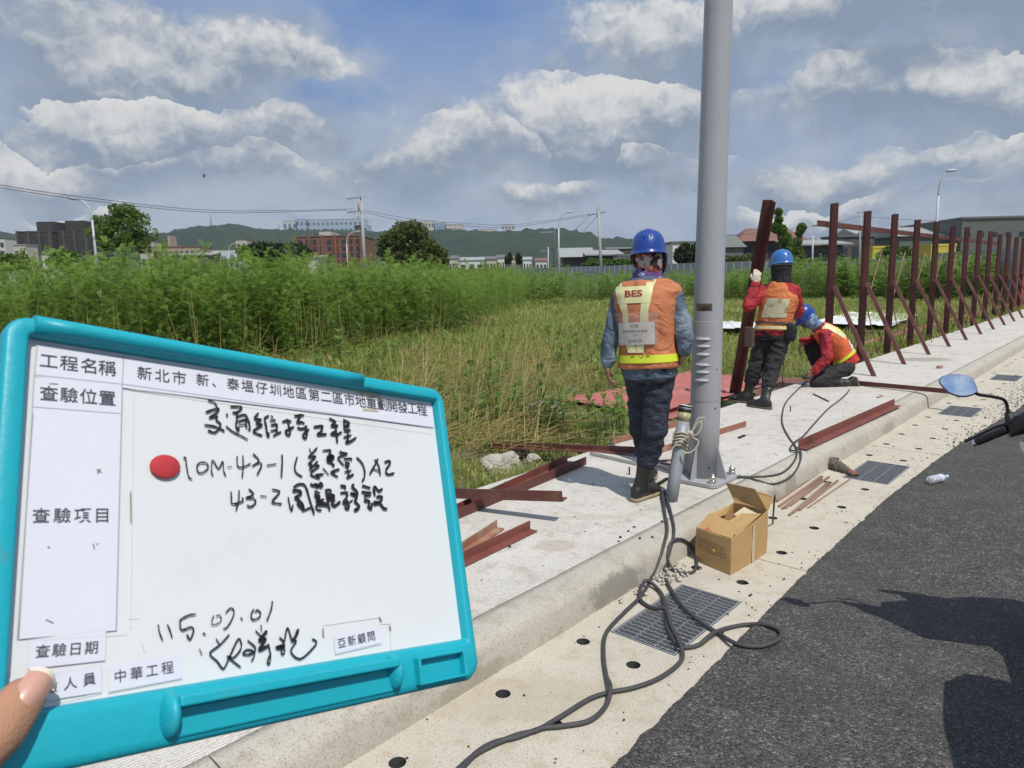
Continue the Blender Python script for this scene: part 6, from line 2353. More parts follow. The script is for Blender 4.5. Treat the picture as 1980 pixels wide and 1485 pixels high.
def house(name, label, px0, px1, ytop, d, wall, roof=None, kind='flat', deep=None, rise=0.0, rows=0, cols=0, win=None, group=None, cat='building', over=.4, z0=-.3, piers=None, extra=None, door=False, winh=.5, winw=.55, turn=0.0):
    """a building whose front stands d metres away; wall top seen at pixel ytop"""
    xm = (px0 + px1) / 2
    a, b = at(px0, hz(xm), d), at(px1, hz(xm), d)
    W_ = (b - a).length
    top = at(xm, ytop, d).z
    deep = deep or max(6, W_ * .6)
    c = Vector(((a.x + b.x) / 2, d, z0))
    R = Matrix.Rotation(turn, 3, 'Z')
    X, Y = R @ Vector((1, 0, 0)), R @ Vector((0, 1, 0))
    t = thing(name, label, cat, c, group)
    H_ = top - z0
    g = MB()
    g.box(c + Y * (deep / 2) + KZ * (H_ / 2), (W_, deep, H_), (X, Y, KZ))
    wl = g.build('wall', wall, t)
    if roof is not None:
        g = MB()
        e0, e1 = -W_ / 2 - over, W_ / 2 + over
        f0, f1 = -over, deep + over
        if kind == 'flat':
            g.box(c + Y * (deep / 2) + KZ * (H_ + .15), (W_ + over, deep + over, .3), (X, Y, KZ))
        elif kind == 'gable':      # ridge runs across the view
            q = [c + X * e0 + Y * f0 + KZ * H_, c + X * e0 + Y * f1 + KZ * H_, c + X * e0 + Y * (deep / 2) + KZ * (H_ + rise)]
            g.prism(q, X * (e1 - e0))
        elif kind == 'front':      # gable end faces the viewer
            q = [c + X * e0 + Y * f0 + KZ * H_, c + X * e1 + Y * f0 + KZ * H_, c + Y * f0 + KZ * (H_ + rise)]
            g.prism(q, Y * (f1 - f0))
        elif kind == 'hip':
            k = min(W_, deep) * .42
            vs = [c + X * e0 + Y * f0 + KZ * H_, c + X * e1 + Y * f0 + KZ * H_, c + X * e1 + Y * f1 + KZ * H_, c + X * e0 + Y * f1 + KZ * H_, c + X * (e0 + k) + Y * (deep / 2) + KZ * (H_ + rise), c + X * (e1 - k) + Y * (deep / 2) + KZ * (H_ + rise)]
            g.add(vs, [(0, 1, 5, 4), (1, 2, 5), (2, 3, 4, 5), (3, 0, 4), (3, 2, 1, 0)])
        elif kind == 'shed':
            q = [c + X * e0 + Y * f0 + KZ * H_, c + X * e0 + Y * f1 + KZ * (H_ + rise), c + X * e0 + Y * f1 + KZ * (H_ + rise + .2), c + X * e0 + Y * f0 + KZ * (H_ + .2)]
            g.prism(q, X * (e1 - e0))
        g.build('roof', roof, t)
    if rows and cols:
        for i in range(rows):
            for j in range(cols):
                wx = -W_ / 2 + W_ * (j + .5) / cols
                wz = H_ * (.10 + .86 * (i + .5) / rows)
                g = MB()
                g.box(c + X * wx + KZ * wz - Y * .03, (W_ / cols * winw, .12, H_ / rows * winh), (X, Y, KZ))
                g.build('window', win or M_win, wl)
    if piers:
        pm_, n = piers
        for j in range(n + 1):
            g = MB()
            g.box(c + X * (-W_ / 2 + W_ * j / n) - Y * .35 + KZ * (H_ / 2 + .2), (W_ / n * .22, .9, H_ + .4), (X, Y, KZ))
            g.build('pier', pm_, t)
    if door:
        g = MB()
        g.box(c + X * (W_ * .2) - Y * .06 + KZ * 1.5, (1.6, .14, 3), (X, Y, KZ))
        g.build('door', M_win, wl)
    for (nm, fx, fw_, zh, m) in (extra or []):
        g = MB()
        g.box(c + X * (W_ * fx) + Y * (deep * .4) + KZ * (H_ + zh / 2), (W_ * fw_, deep * .5, zh), (X, Y, KZ))
        g.build(nm, m, t)
    return t


M_dkapt = mat('dark_apartment', (.042, .037, .034), .8, .15, .2)
M_dkapt2 = mat('dark_apartment_edge', (.070, .062, .056), .8, .15, .2)
M_brick = mat('brown_brick', (.20, .085, .055), .85, .25, .5, col2=(.13, .07, .055), s2=.3)
M_cream = mat('cream_render', (.46, .42, .36), .85, .1, .3)
M_whiter = mat('white_render', (.62, .62, .60), .8, .08, .3)
M_pink = mat('pink_render', (.38, .28, .24), .85, .12, .3)
M_gl = mat('pale_glass_block', (.33, .42, .50), .35, .18, .05, spec=.5)
M_gl2 = mat('pale_concrete_block', (.50, .50, .48), .7, .12, .05)
M_peach = mat('peach_block', (.55, .46, .39), .7, .1, .05)
M_roofg = mat('grey_sheet_roof', (.30, .32, .31), .5, .12, .6)
M_roofd = mat('dark_sheet_roof', (.13, .13, .13), .6, .2, .5)
M_roofr = mat('red_tile_roof', (.19, .095, .075), .8, .25, .7)
M_shedw = mat('dark_shed_wall', (.07, .07, .07), .8, .3, .4, col2=(.14, .13, .12), s2=.3)
M_green = mat('green_grey_cladding', (.115, .13, .115), .6, .12, .4)
M_bluew = mat('blue_white_wall', (.48, .55, .64), .7, .08, .4)
M_yellw = mat('yellow_container', (.50, .42, .06), .6, .15, .5)

house('apartment_block', 'dark grey apartment block with one rooftop tower, leftmost of the dark pair', 46, 108, 448, 300, M_dkapt, M_dkapt2, rows=9, cols=5, deep=20, extra=[('rooftop_tower', .2, .5, 4.2, M_dkapt)], piers=(M_dkapt2, 3))
house('apartment_block', 'dark grey apartment block beside the street lamp, right of its dark twin', 112, 176, 447, 305, M_dkapt, M_dkapt2, rows=9, cols=5, deep=20, extra=[('rooftop_tower', .05, .55, 4.5, M_dkapt)], piers=(M_dkapt2, 3))
house('apartment_block', 'distant grey tower block at the left edge of the picture', -40, 19, 462, 380, M_gl2, M_dkapt2, rows=5, cols=5)
house('house', 'beige low house in front of the dark apartment blocks', 34, 58, 474, 240, M_cream, M_roofg, rows=2, cols=2)
house('hut', 'small white hut under the dark apartment blocks', 86, 101, 491, 150, M_whiter, M_roofd, kind='front', rise=1.0, cat='hut', over=.2)
house('town_house', 'long pinkish low building right of the leafy tree', 300, 392, 478, 230, M_pink, M_roofr, rows=3, cols=9, extra=[('bell_tower', -.18, .05, 3.6, M_pink)])
house('town_house', 'cream house behind the edge of the leafy tree', 276, 302, 466, 250, M_cream, M_roofd, rows=3, cols=2)
house('shed', 'grey shed below the long pinkish building', 330, 412, 494, 170, M_shedw, M_roofg, kind='shed', rise=.6, cat='shed', rows=1, cols=5)
house('shed', 'pale blue white shed behind the small curved street lamp', 414, 466, 487, 175, M_bluew, M_whiter, kind='flat', rows=1, cols=5, cat='shed', over=.1)
house('town_house', 'narrow grey house between the blue shed and the dark tree', 461, 482, 463, 240, M_cream, M_roofd, rows=3, cols=2)
house('apartment_block', 'brown brick apartment block behind the utility pole', 578, 702, 457, 222, M_brick, M_roofd, rows=6, cols=9, deep=22, piers=(M_brick, 5), winh=.55, extra=[('rooftop_tower', -.1, .18, 1.6, M_cream), ('rooftop_tower', .3, .10, 1.2, M_brick), ('rooftop_tower', -.33, .12, .9, M_brick)])
house('shed', 'white low shed in front of the brown brick block', 598, 618, 498, 150, M_whiter, M_roofg, kind='shed', rise=.4, cat='shed')
# far low houses under the hills
for i, (a, b, y, m, rf, lb) in enumerate([(868, 886, 500, M_gl2, M_roofd, 'small grey house right of the dense tree'), (888, 936, 503, M_whiter, M_roofg, 'long white house at the foot of the hills'), (941, 960, 501, M_cream, M_roofd, 'beige house right of the long white one'), (962, 976, 498, M_whiter, M_roofd, 'narrow white house left of the dark palms'),
                                          (988, 1000, 500, M_cream, M_roofr, 'tiny beige house behind the dark palms'), (1012, 1028, 502, M_whiter, M_roofg, 'small white house left of the dark pole'), (1036, 1058, 504, M_gl2, M_roofr, 'small grey house under the twin pole')]):
    house('house', lb, a, b, y, 270 + 6 * i, m, rf, kind='gable', rise=1.2, rows=1, cols=3)
house('house', 'low house with a pale grey roof left of the second utility pole', 1090, 1140, 497, 120, M_shedw, M_roofg, kind='gable', rise=1.6, rows=1, cols=3, over=.8)
house('house', 'brown house with upper storey behind the pale grey roof', 1100, 1142, 484, 150, M_brick, M_roofr, kind='flat', rows=2, cols=3)
house('shed', 'dark open shed with pale eaves behind the second utility pole', 1140, 1196, 494, 118, M_shedw, M_roofg, kind='shed', rise=.9, rows=1, cols=4, cat='shed', over=.8)
house('house', 'grey flat roofed house left of the walking worker\'s helmet', 1172, 1236, 481, 140, M_dkapt2, M_roofg, rows=2, cols=4)
house('house', 'light grey cottage beside the walking worker\'s head', 1196, 1240, 495, 112, M_gl2, M_roofd, rows=1, cols=3)
house('house', 'white and green house with a roof terrace left of the lamp post', 1300, 1338, 470, 125, M_whiter, M_green, rows=2, cols=2, extra=[('terrace_roof', .1, .9, .25, M_roofd)])
house('shed', 'green grey shed with pale gable just right of the lamp post', 1396, 1436, 478, 100, M_green, M_roofg, kind='front', rise=1.8, rows=1, cols=2, cat='shed')
house('house', 'grey house with red brown hipped roof behind the upright steel angle', 1434, 1548, 466, 118, M_dkapt2, M_roofr, kind='hip', rise=2.2, rows=2, cols=5, over=1.0)
house('shed', 'long dark shed with pale flat eaves behind the first fence post', 1544, 1628, 474, 104, M_shedw, M_roofg, kind='shed', rise=.8, rows=1, cols=6, cat='shed', over=1.0)
house('shed', 'black flat roofed shed between the first two fence posts', 1619, 1688, 458, 112, M_shedw, M_roofd, rows=1, cols=3, cat='shed')
house('warehouse', 'grey warehouse with a low gable roof behind the second fence post', 1678, 1756, 462, 125, M_green, M_roofg, kind='gable', rise=2.3, rows=1, cols=4, deep=18, cat='warehouse')
house('warehouse', 'long grey green warehouse behind the third and fourth fence posts', 1736, 1864, 456, 110, M_green, M_roofg, kind='gable', rise=1.8, rows=1, cols=5, deep=18, cat='warehouse')
house('container', 'yellow container seen under the grey warehouse roof', 1686, 1728, 480, 95, M_yellw, M_yellw, cat='container', over=.1, deep=3)
house('container', 'longer yellow container right of the other one', 1798, 1846, 476, 92, M_yellw, M_yellw, cat='container', over=.1, deep=3)
house('factory', 'large dark grey green factory building at the right edge', 1862, 2080, 421, 105, M_green, M_roofd, rows=2, cols=9, deep=30, winh=.12, winw=.35, cat='factory', turn=-.12)
# on the hill
HD = 1500
house('institute', 'large pale blue glass fronted institute building along the hilltop', 600, 705, 424, HD, M_gl, M_gl2, rows=4, cols=12, deep=60, win=M_winb, z0=60, over=1, winh=.35)
house('institute', 'pale stepped block at the left end of the hilltop institute', 553, 580, 427, HD, M_gl2, M_gl2, rows=3, cols=3, deep=60, win=M_winb, z0=60, over=1)
house('institute', 'narrow blue block with a tall stair tower in the hilltop institute', 578, 602, 424, HD, M_gl, M_gl, rows=4, cols=3, deep=60, win=M_winb, z0=60, over=1, extra=[('stair_tower', .35, .25, 4, M_gl2)])
house('institute', 'small grey block behind the utility pole on the hilltop', 690, 714, 435, HD, M_gl, M_gl2, rows=2, cols=3, deep=50, z0=60, over=1)
for (a, b, y, m, lb, rws, cl) in [(819, 843, 427, M_peach, 'peach coloured block at the left of the hilltop group', 4, 4), (842, 865, 431, M_gl, 'blue striped block in the hilltop group', 3, 5), (864, 896, 434, M_peach, 'long peach block at the right of the hilltop group', 2, 6), (917, 960, 443, M_peach, 'low cream hilltop building', 1, 6), (971, 997, 434, M_gl2, 'white twin tower on the hilltop', 5, 4)]:
    house('hill_block', lb, a, b, y, HD + 20, m, M_gl2, rows=rws, cols=cl, deep=40, win=M_winb, z0=50, over=1)

# wooded hills
M_hill = bpy.data.materials.new('wooded_hill')
M_hill.use_nodes = True
_t = NT(M_hill.node_tree)
_g = _t.node('ShaderNodeNewGeometry').outputs['Position']
_c = _t.mix(_t.noise(_g, .06, 5, .7), (.010, .021, .014), (.052, .080, .038))
_c = _t.mix(_t.ramp(_t.noise(_g, .011, 4, .6), .4, .65), _c, (.022, .040, .027))
_t.put(_t.n['Principled BSDF'], 'Base Color', _c)
_t.put(_t.n['Principled BSDF'], 'Roughness', .95)
_t.put(_t.n['Principled BSDF'], 'Specular IOR Level', .1)
ridge = [(-500, 470), (-200, 462), (0, 456), (45, 449), (120, 458), (200, 464), (305, 455), (362, 450), (392, 440), (420, 437), (460, 436), (484, 433), (512, 441), (560, 445), (640, 447), (705, 447), (760, 448), (840, 446), (900, 446), (960, 449), (1010, 449), (1060, 444), (1092, 446), (1130, 454), (1160, 463), (1200, 462), (1226, 464), (1290, 474), (1350, 484), (1420, 494), (1500, 502), (1700, 510)]
cols_ = np.arange(-420, 1700, 5)
dr = np.concatenate([np.linspace(820, 1500, 80), np.linspace(1512, 1900, 14)])
hv = []
for px in cols_:
    ztop = at(px, float(np.interp(px, [a for a, b in ridge], [b for a, b in ridge])), HD).z
    for d in dr:
        t = (d - 820) / 680 if d < 1500 else max(0, 1 - (d - 1500) / 500)
        t = t * t * (3 - 2 * t)
        x = (px - 990) / FPX * 1500 * (.6 + .4 * d / 1500)
        q = Vector((x, d, 0))
        fold = .16 * noise.noise(q * .004) + .10 * noise.noise(q * .011)
        can = 7 * noise.noise(q * .045) + 5 * noise.noise(q * .11) + 3 * noise.noise(q * .23)
        k = min(1, abs(1500 - d) / 120)
        hv.append((x, d, ztop * max(0, t + fold * 4 * t * (1 - t)) + can * (.25 + .75 * k) * min(1, t * 6) - 2))
m_ = len(dr)
tag(numesh('hills', hv, [(i * m_ + j, (i + 1) * m_ + j, (i + 1) * m_ + j + 1, i * m_ + j + 1) for i in range(len(cols_) - 1) for j in range(m_ - 1)], M_hill, smooth=False), kind='structure')


def lattice(px, y0, y1, d, label):
    b, t = at(px, y0, d), at(px, y1, d)
    g = MB()
    L_ = (t - b).length
    w = L_ * .06
    for s in ((-1, -1), (1, -1), (1, 1), (-1, 1)):
        g.tube([b + Vector((s[0] * w, s[1] * w, 0)), t + Vector((s[0] * w * .2, s[1] * w * .2, 0))], .35, 4)
    for k in range(7):
        f0, f1 = k / 7, (k + 1) / 7
        for s in (-1, 1):
            g.tube([b.lerp(t, f0) + Vector((s * w * (1 - .8 * f0), -w, 0)), b.lerp(t, f1) + Vector((-s * w * (1 - .8 * f1), -w, 0))], .25, 4)
    tag(g.build('radio_mast', M_lampp), label, 'mast')


lattice(408, 440, 411, HD, 'thin lattice mast on the left hill')
lattice(539, 445, 431, HD, 'short mast left of the pale hilltop institute')


def lamp(px, ytop, d, arm_px, label, yb=None, group=None):
    """street lamp: straight pole curving over into an arm"""
    top = at(px, ytop, d)
    end = at(px + arm_px, ytop - 2, d)
    x0 = px - (.0009 * (px - 990) - ROLL) * -1 * 0
    base = Vector((top.x, d, -.2))
    h = top.z
    s = 1 if arm_px > 0 else -1
    L_ = abs(end.x - top.x)
    t = thing('street_lamp', label, 'street lamp', base, group)
    g = MB()
    g.tube([base, base + KZ * h * .5, Vector((base.x, d, h * .80))], [.11, .09, .075], 10)
    g.tube(spline([Vector((base.x, d, h * .80)), Vector((base.x + s * L_ * .08, d, h * .90)), Vector((base.x + s * L_ * .40, d, h * .975)), Vector((base.x + s * L_ * .8, d, h))], 5), .06, 10)
    g.build('pole', M_lampp, t)
    g = MB()
    c = Vector((base.x + s * L_ * .92, d, h))
    g.ell(c, (s * .42, 0, .04), (0, .16, 0), (0, 0, .09), 12, 7)
    g.build('lamp_head', M_lampp, t)


lamp(174, 384, 55, -36, 'tall street lamp left of the leafy tree, arm pointing left')
lamp(441, 469, 127, 22, 'small street lamp in front of the pale blue shed')
lamp(669, 448, 105, 25, 'street lamp just left of the first utility pole')
lamp(1080, 410, 75, 24, 'street lamp left of the second utility pole')
lamp(1818, 330, 48, 24, 'tall street lamp rising behind the fence posts')


def insul(g, p):
    g.lathe([(.05, 0), (.09, .05), (.05, .10), (.08, .14), (.03, .2)], p, n=8)


M_ins = mat('white_insulator', (.62, .62, .60), .3)
# first utility pole
p1b, p1t = Vector((at(706, 520, 75).x, 75, -.2)), at(698, 382, 75)
up_ = thing('utility_pole', 'concrete utility pole with offset arms and white insulators, left of the dense tree', 'utility pole', p1b)
g = MB()
g.tube([p1b, p1t], [.20, .12], 12)
g.build('pole', M_concp, up_)
g = MB()
g.tube([at(694, 408, 74.8), at(692, 384, 74.8)], .07, 8)
g.build('riser_pipe', M_concp, up_)
for (xa, xb, y, yb) in ((671, 699, 385, 381), (671, 699, 411, 408)):
    g = MB()
    a, b = at(xa, y, 74.8), at(xb, yb, 74.8)
    g.box((a + b) / 2, ((b - a).length, .10, .12), ((b - a).normalized(), Vector((0, 1, 0)), (b - a).normalized().cross(Vector((0, 1, 0)))))
    cr = g.build('crossarm', M_galv, up_)
    for k in range(4 if y > 400 else 1):
        g = MB()
        insul(g, a + (b - a) * (.06 + .18 * k) + KZ * .06)
        g.build('insulator', M_ins, cr)
g = MB()
g.tube([at(684, 411, 74.8), at(697, 425, 74.8)], .04, 6)
g.build('strut', M_galv, up_)
# second utility pole
p2b, p2t = Vector((at(1164, 513, 85).x, 85, -.2)), at(1157, 408, 85)
up2_ = thing('utility_pole', 'concrete utility pole with twin top pipes and crossarm, above the pale hoarding', 'utility pole', p2b)
g = MB()
g.tube([p2b, p2t], [.20, .13], 12)
g.build('pole', M_concp, up2_)
for x in (1154, 1158):
    g = MB()
    g.tube([at(x + .5, 420, 85), at(x, 392, 85)], .055, 8)
    g.build('top_pipe', M_concp, up2_)
g = MB()
a, b = at(1137, 416, 85), at(1170, 410, 85)
g.box((a + b) / 2, ((b - a).length, .12, .14), ((b - a).normalized(), Vector((0, 1, 0)), (b - a).normalized().cross(Vector((0, 1, 0)))))
cr = g.build('crossarm', M_galv, up2_)
for k in range(4):
    g = MB()
    insul(g, a + (b - a) * (.08 + .27 * k) + KZ * .06)
    g.build('insulator', M_ins, cr)
# slim dark poles
for (x, y0, y1, d, m, lb) in ((1071, 512, 442, 95, M_shedw, 'dark wooden pole with a side lamp left of the street lamp'), (1664, 490, 405, 88, M_concp, 'grey utility pole between the first two fence posts'), (1060, 512, 478, 130, M_lampp, 'thin pale pole left of the dark wooden pole'), (1572, 500, 455, 90, M_lampp, 'thin pole beside the long dark shed')):
    b = Vector((at(x, y0, d).x, d, -.2))
    t = thing('slim_pole', lb, 'pole', b)
    g = MB()
    g.tube([b, at(x, y1, d)], [.12, .09], 8)
    g.build('shaft', m, t)
    g = MB()
    q = at(x, y1 + 8, d)
    g.box(q + Vector((-.9 if x < 1100 else 0, 0, .1)), (1.9 if x == 1071 else .9, .12, .14))
    g.build('bracket', M_galv, t)
M_wire = mat('wire', (.045, .05, .055), .6)


def wire(pts, r, label):
    g = MB()
    g.tube(spline([at(*p) for p in pts], 8), r, 5)
    tag(g.build('power_line', M_wire), label, 'power line')


wire([(-60, 348, 45), (160, 381, 53), (420, 407, 64), (685, 404, 75)], .022, 'upper overhead wire running from the left edge to the first utility pole')
wire([(-60, 353, 45), (160, 386, 53), (420, 411, 64), (672, 406, 75)], .022, 'lower overhead wire running from the left edge to the first utility pole')
wire([(690, 404, 75), (800, 424, 77), (900, 432, 79), (1000, 434, 81), (1140, 414, 85)], .020, 'upper overhead wire sagging between the two utility poles')
wire([(690, 408, 75), (800, 430, 77), (900, 437, 79), (1000, 438, 81), (1150, 415, 85)], .020, 'lower overhead wire sagging between the two utility poles')
wire([(1142, 416, 85), (1125, 432, 95), (1106, 450, 105)], .022, 'short slanting wire left of the second utility pole')
wire([(1160, 414, 85), (1144, 430, 95), (1124, 452, 105)], .022, 'short slanting wire close to the second utility pole')
wire([(1404, 456, 88), (1500, 447, 88), (1600, 433, 88), (1664, 418, 88)], .022, 'overhead wire rising from the lamp post to the grey utility pole')
wire([(1664, 418, 88), (1760, 425, 88), (1870, 428, 88), (2000, 424, 88)], .022, 'overhead wire right of the grey utility pole above the fence')
g = MB()
bc = at(395, 340, 42)
g.ell(bc, (.10, 0, .03), (0, .04, 0), (0, 0, .035), 8, 6)
g.prism([bc + Vector((.04, 0, .01)), bc + Vector((-.04, 0, .01)), bc + Vector((-.10, 0, .13)), bc + Vector((-.05, 0, .12))], (0, .01, 0))
g.prism([bc + Vector((.04, 0, .01)), bc + Vector((-.04, 0, .01)), bc + Vector((-.02, 0, -.10)), bc + Vector((.01, 0, -.10))], (0, .01, 0))
tag(g.build('bird', M_black), 'tiny dark bird flying under the clouds above the leafy tree', 'bird')

# pale hoardings across the far side of the plot
a, b = at(945, 530, 105), at(1500, 530, 60)
hoarding(Vector((a.x, a.y, 0)), Vector((b.x, b.y, 0)), 2.45, -.05, M_hoard, 'long low pale grey hoarding across the far side of the field', .9, .05)
a, b = at(1560, 520, 62), at(1800, 516, 45)
hoarding(Vector((a.x, a.y, 0)), Vector((b.x, b.y, 0)), 2.3, -.05, M_hoard, 'pale grey hoarding behind the weeds under the warehouses', .8, .05)
a, b = at(1808, 516, 42), at(2150, 512, 24)
hoarding(Vector((a.x, a.y, 0)), Vector((b.x, b.y, 0)), 2.45, -.05, M_hoard, 'nearer grey ribbed hoarding behind the last fence posts', .5, .05)
a, b = at(880, 530, 120), at(946, 530, 110)
hoarding(Vector((a.x, a.y, 0)), Vector((b.x, b.y, 0)), 2.6, -.05, M_roofr, 'short brown hoarding left of the long pale one', .8, .05)


# trees
def leafmat(name, c1, c2, trans=.3):
    m = bpy.data.materials.new(name)
    m.use_nodes = True
    t = NT(m.node_tree)
    geo = t.node('ShaderNodeNewGeometry')
    r = geo.outputs['Random Per Island']
    n = t.noise(geo.outputs['Position'], .9, 3, .6)
    c = t.mix(t.math('MULTIPLY_ADD', r, .6, t.math('MULTIPLY', n, .5), clamp=True), c1, c2)
    b = t.n['Principled BSDF']
    t.put(b, 'Base Color', c)
    t.put(b, 'Roughness', .55)
    t.put(b, 'Specular IOR Level', .35)
    tr = t.node('ShaderNodeBsdfTranslucent', {0: t.mix(.5, c, [min(1, x * 1.6) for x in c2])})
    mx = t.node('ShaderNodeMixShader', {0: trans, 1: b.outputs[0], 2: tr.outputs[0]})
    t.l.new(mx.outputs[0], t.n['Material Output'].inputs[0])
    return m


L_light = leafmat('light_leaves', (.045, .10, .016), (.150, .235, .042), .4)
L_dark = leafmat('dark_leaves', (.012, .028, .010), (.035, .060, .016), .15)
L_mid = leafmat('mid_leaves', (.020, .050, .012), (.120, .140, .024), .2)
L_hedge = leafmat('hedge_leaves', (.035, .085, .015), (.09, .17, .03), .25)


def leaves(rs, cent, rad, n, size):
    """n leaf quads scattered in an ellipsoid shell-heavy volume"""
    d = rs.normal(size=(n, 3))
    d /= np.linalg.norm(d, axis=1)[:, None]
    r = rs.uniform(.25, 1, n) ** .5
    p = np.array(cent) + d * np.array(rad) * r[:, None]
    a = rs.normal(size=(n, 3)) + d * .4
    a /= np.linalg.norm(a, axis=1)[:, None]
    b = np.cross(a, rs.normal(size=(n, 3)))
    b /= np.linalg.norm(b, axis=1)[:, None] + 1e-9
    s = size * rs.uniform(.6, 1.3, n)[:, None]
    return np.stack([p - a * s, p + b * s * .5, p + a * s, p - b * s * .5], 1)


def tree(px0, px1, ytop, ybot, d, m, label, n=7000, size=.22, clumps=26, seed=0, trunk_px=None, dens=.30, name='tree', cat='tree', holes=1.0):
    rs = np.random.RandomState(seed)
    c = at((px0 + px1) / 2, (ytop + ybot) / 2, d)
    W_ = (px1 - px0) / FPX * d / 2
    H_ = (ybot - ytop) / FPX * d / 2
    base = Vector((at(trunk_px, 500, d).x if trunk_px else c.x, d, -.2))
    t = thing(name, label, cat, base)
    Q, tips = [], []
    for i in range(clumps):
        th = rs.uniform(0, 2 * PI)
        ph = rs.uniform(-.9, 1.0)
        k = rs.uniform(.35, .80)
        q = np.array([c.x + math.cos(th) * math.sqrt(max(.05, 1 - ph * ph)) * W_ * k, d + math.sin(th) * W_ * k * .8, c.z + ph * H_ * k])
        rr = np.array([W_, W_, H_]) * rs.uniform(dens * .75, dens * 1.25)
        Q.append(leaves(rs, q, rr, n // clumps, size))
        tips.append(Vector(q))
    v = np.concatenate(Q).reshape(-1, 3)
    f = np.arange(len(v)).reshape(-1, 4)
    numesh('crown', v, f, m, t, off=base)
    g = MB()
    z1 = c.z - H_ * .55
    fork = Vector((base.x, d, max(.6, z1)))
    g.tube([base, base.lerp(fork, .6) + Vector((.1, 0, 0)), fork], [W_ * .07 + .08, W_ * .055 + .06, W_ * .05 + .05], 8)
    for q in tips[:12]:
        g.tube(spline([fork, fork.lerp(q, .5) + Vector((0, 0, H_ * .12)), q], 3), [W_ * .035 + .03] * 3 + [W_ * .015 + .015] * 4, 5)
    g.build('trunk', M_bark, t)
    return t


tree(166, 303, 390, 505, 62, L_light, 'airy light green leafy tree right of the tall street lamp', 6800, .15, 60, 1, 240, .20)
tree(466, 602, 458, 530, 110, L_dark, 'broad low dark tree left of the brown brick block', 6000, .36, 26, 2, None, .36)
tree(724, 850, 424, 530, 70, L_mid, 'dense rounded tree right of the first utility pole', 9000, .19, 36, 5, 790, .34)
tree(800, 868, 468, 535, 66, L_mid, 'lower yellowish tree leaning out right of the dense tree', 4000, .17, 20, 8, None, .36)
tree(1302, 1352, 464, 515, 88, L_dark, 'dark round bush left of the lamp post', 3000, .22, 16, 11, None, .42, 'bush', 'bush')
tree(-30, 36, 484, 530, 75, L_hedge, 'green bush at the left edge before the dark apartment blocks', 2500, .2, 14, 12, None, .4, 'bush', 'bush')
tree(18, 60, 488, 525, 60, L_mid, 'small dark bush in front of the beige house', 1800, .16, 12, 13, None, .4, 'bush', 'bush')
tree(100, 160, 478, 530, 58, L_light, 'light weedy bush under the tall street lamp', 2200, .15, 14, 14, None, .36, 'bush', 'bush')
tree(976, 992, 488, 515, 150, L_dark, 'left one of two dark palms far under the hills', 700, .3, 8, 15, None, .42)
tree(996, 1010, 490, 515, 150, L_dark, 'right one of two dark palms far under the hills', 700, .3, 8, 16, None, .42)
tree(1120, 1180, 499, 520, 100, L_hedge, 'low green hedge above the hoarding under the second utility pole', 2600, .22, 18, 17, None, .36, 'hedge', 'hedge')
tree(1178, 1246, 500, 520, 98, L_hedge, 'low green hedge above the hoarding beside the walking worker\'s neck', 2600, .22, 18, 18, None, .36, 'hedge', 'hedge')
tree(1396, 1476, 490, 515, 80, L_mid, 'low scrub above the hoarding right of the lamp post', 2600, .2, 18, 19, None, .36, 'hedge', 'hedge')
tree(1690, 1770, 478, 510, 70, L_hedge, 'green scrub before the grey warehouse', 2600, .2, 18, 20, None, .36, 'hedge', 'hedge')


def pollard(px, blobs, d, label, seed):
    rs = np.random.RandomState(seed)
    base = Vector((at(px, 505, d).x, d, -.2))
    t = thing('pruned_tree', label, 'tree', base)
    Q = []
    g = MB()
    for (x, y, r) in blobs:
        q = at(x, y, d)
        R_ = r / FPX * d
        Q.append(leaves(rs, q, (R_, R_, R_), 420, .20))
        g.tube(spline([base + KZ * .5, Vector((base.x * .5 + q.x * .5, d, q.z * .6)), q], 3), .13, 6)
    v = np.concatenate(Q).reshape(-1, 3)
    numesh('crown', v, np.arange(len(v)).reshape(-1, 4), L_light, t, off=base)
    g.tube([base, base + KZ * 2.5], .2, 8)
    g.build('trunk', M_bark, t)


pollard(1520, [(1505, 410, 7), (1506, 425, 8), (1502, 440, 11), (1512, 445, 10), (1518, 462, 13), (1524, 478, 13), (1520, 492, 14), (1530, 500, 14)], 80, 'pruned tree with knobbly leafy branches beside the upright steel angle', 31)
pollard(1546, [(1550, 441, 9), (1546, 450, 7), (1541, 468, 9), (1540, 484, 12), (1545, 498, 13)], 80, 'shorter pruned tree with one leafy knob right of the other', 32)

# ------------------------------------------------------------------ vegetation of the empty plot
rs = np.random.RandomState(21)
L_weed = leafmat('weed_leaves', (.080, .165, .026), (.270, .390, .072), .45)
L_weed2 = leafmat('far_weed_leaves', (.080, .160, .028), (.255, .365, .075), .42)
M_stem = mat('weed_stem', (.085, .125, .035), .7, .25, 9)
L_grass = leafmat('grass_blades', (.120, .190, .034), (.370, .420, .115), .45)
M_straw = leafmat('straw', (.27, .225, .075), (.54, .47, .21), .2)


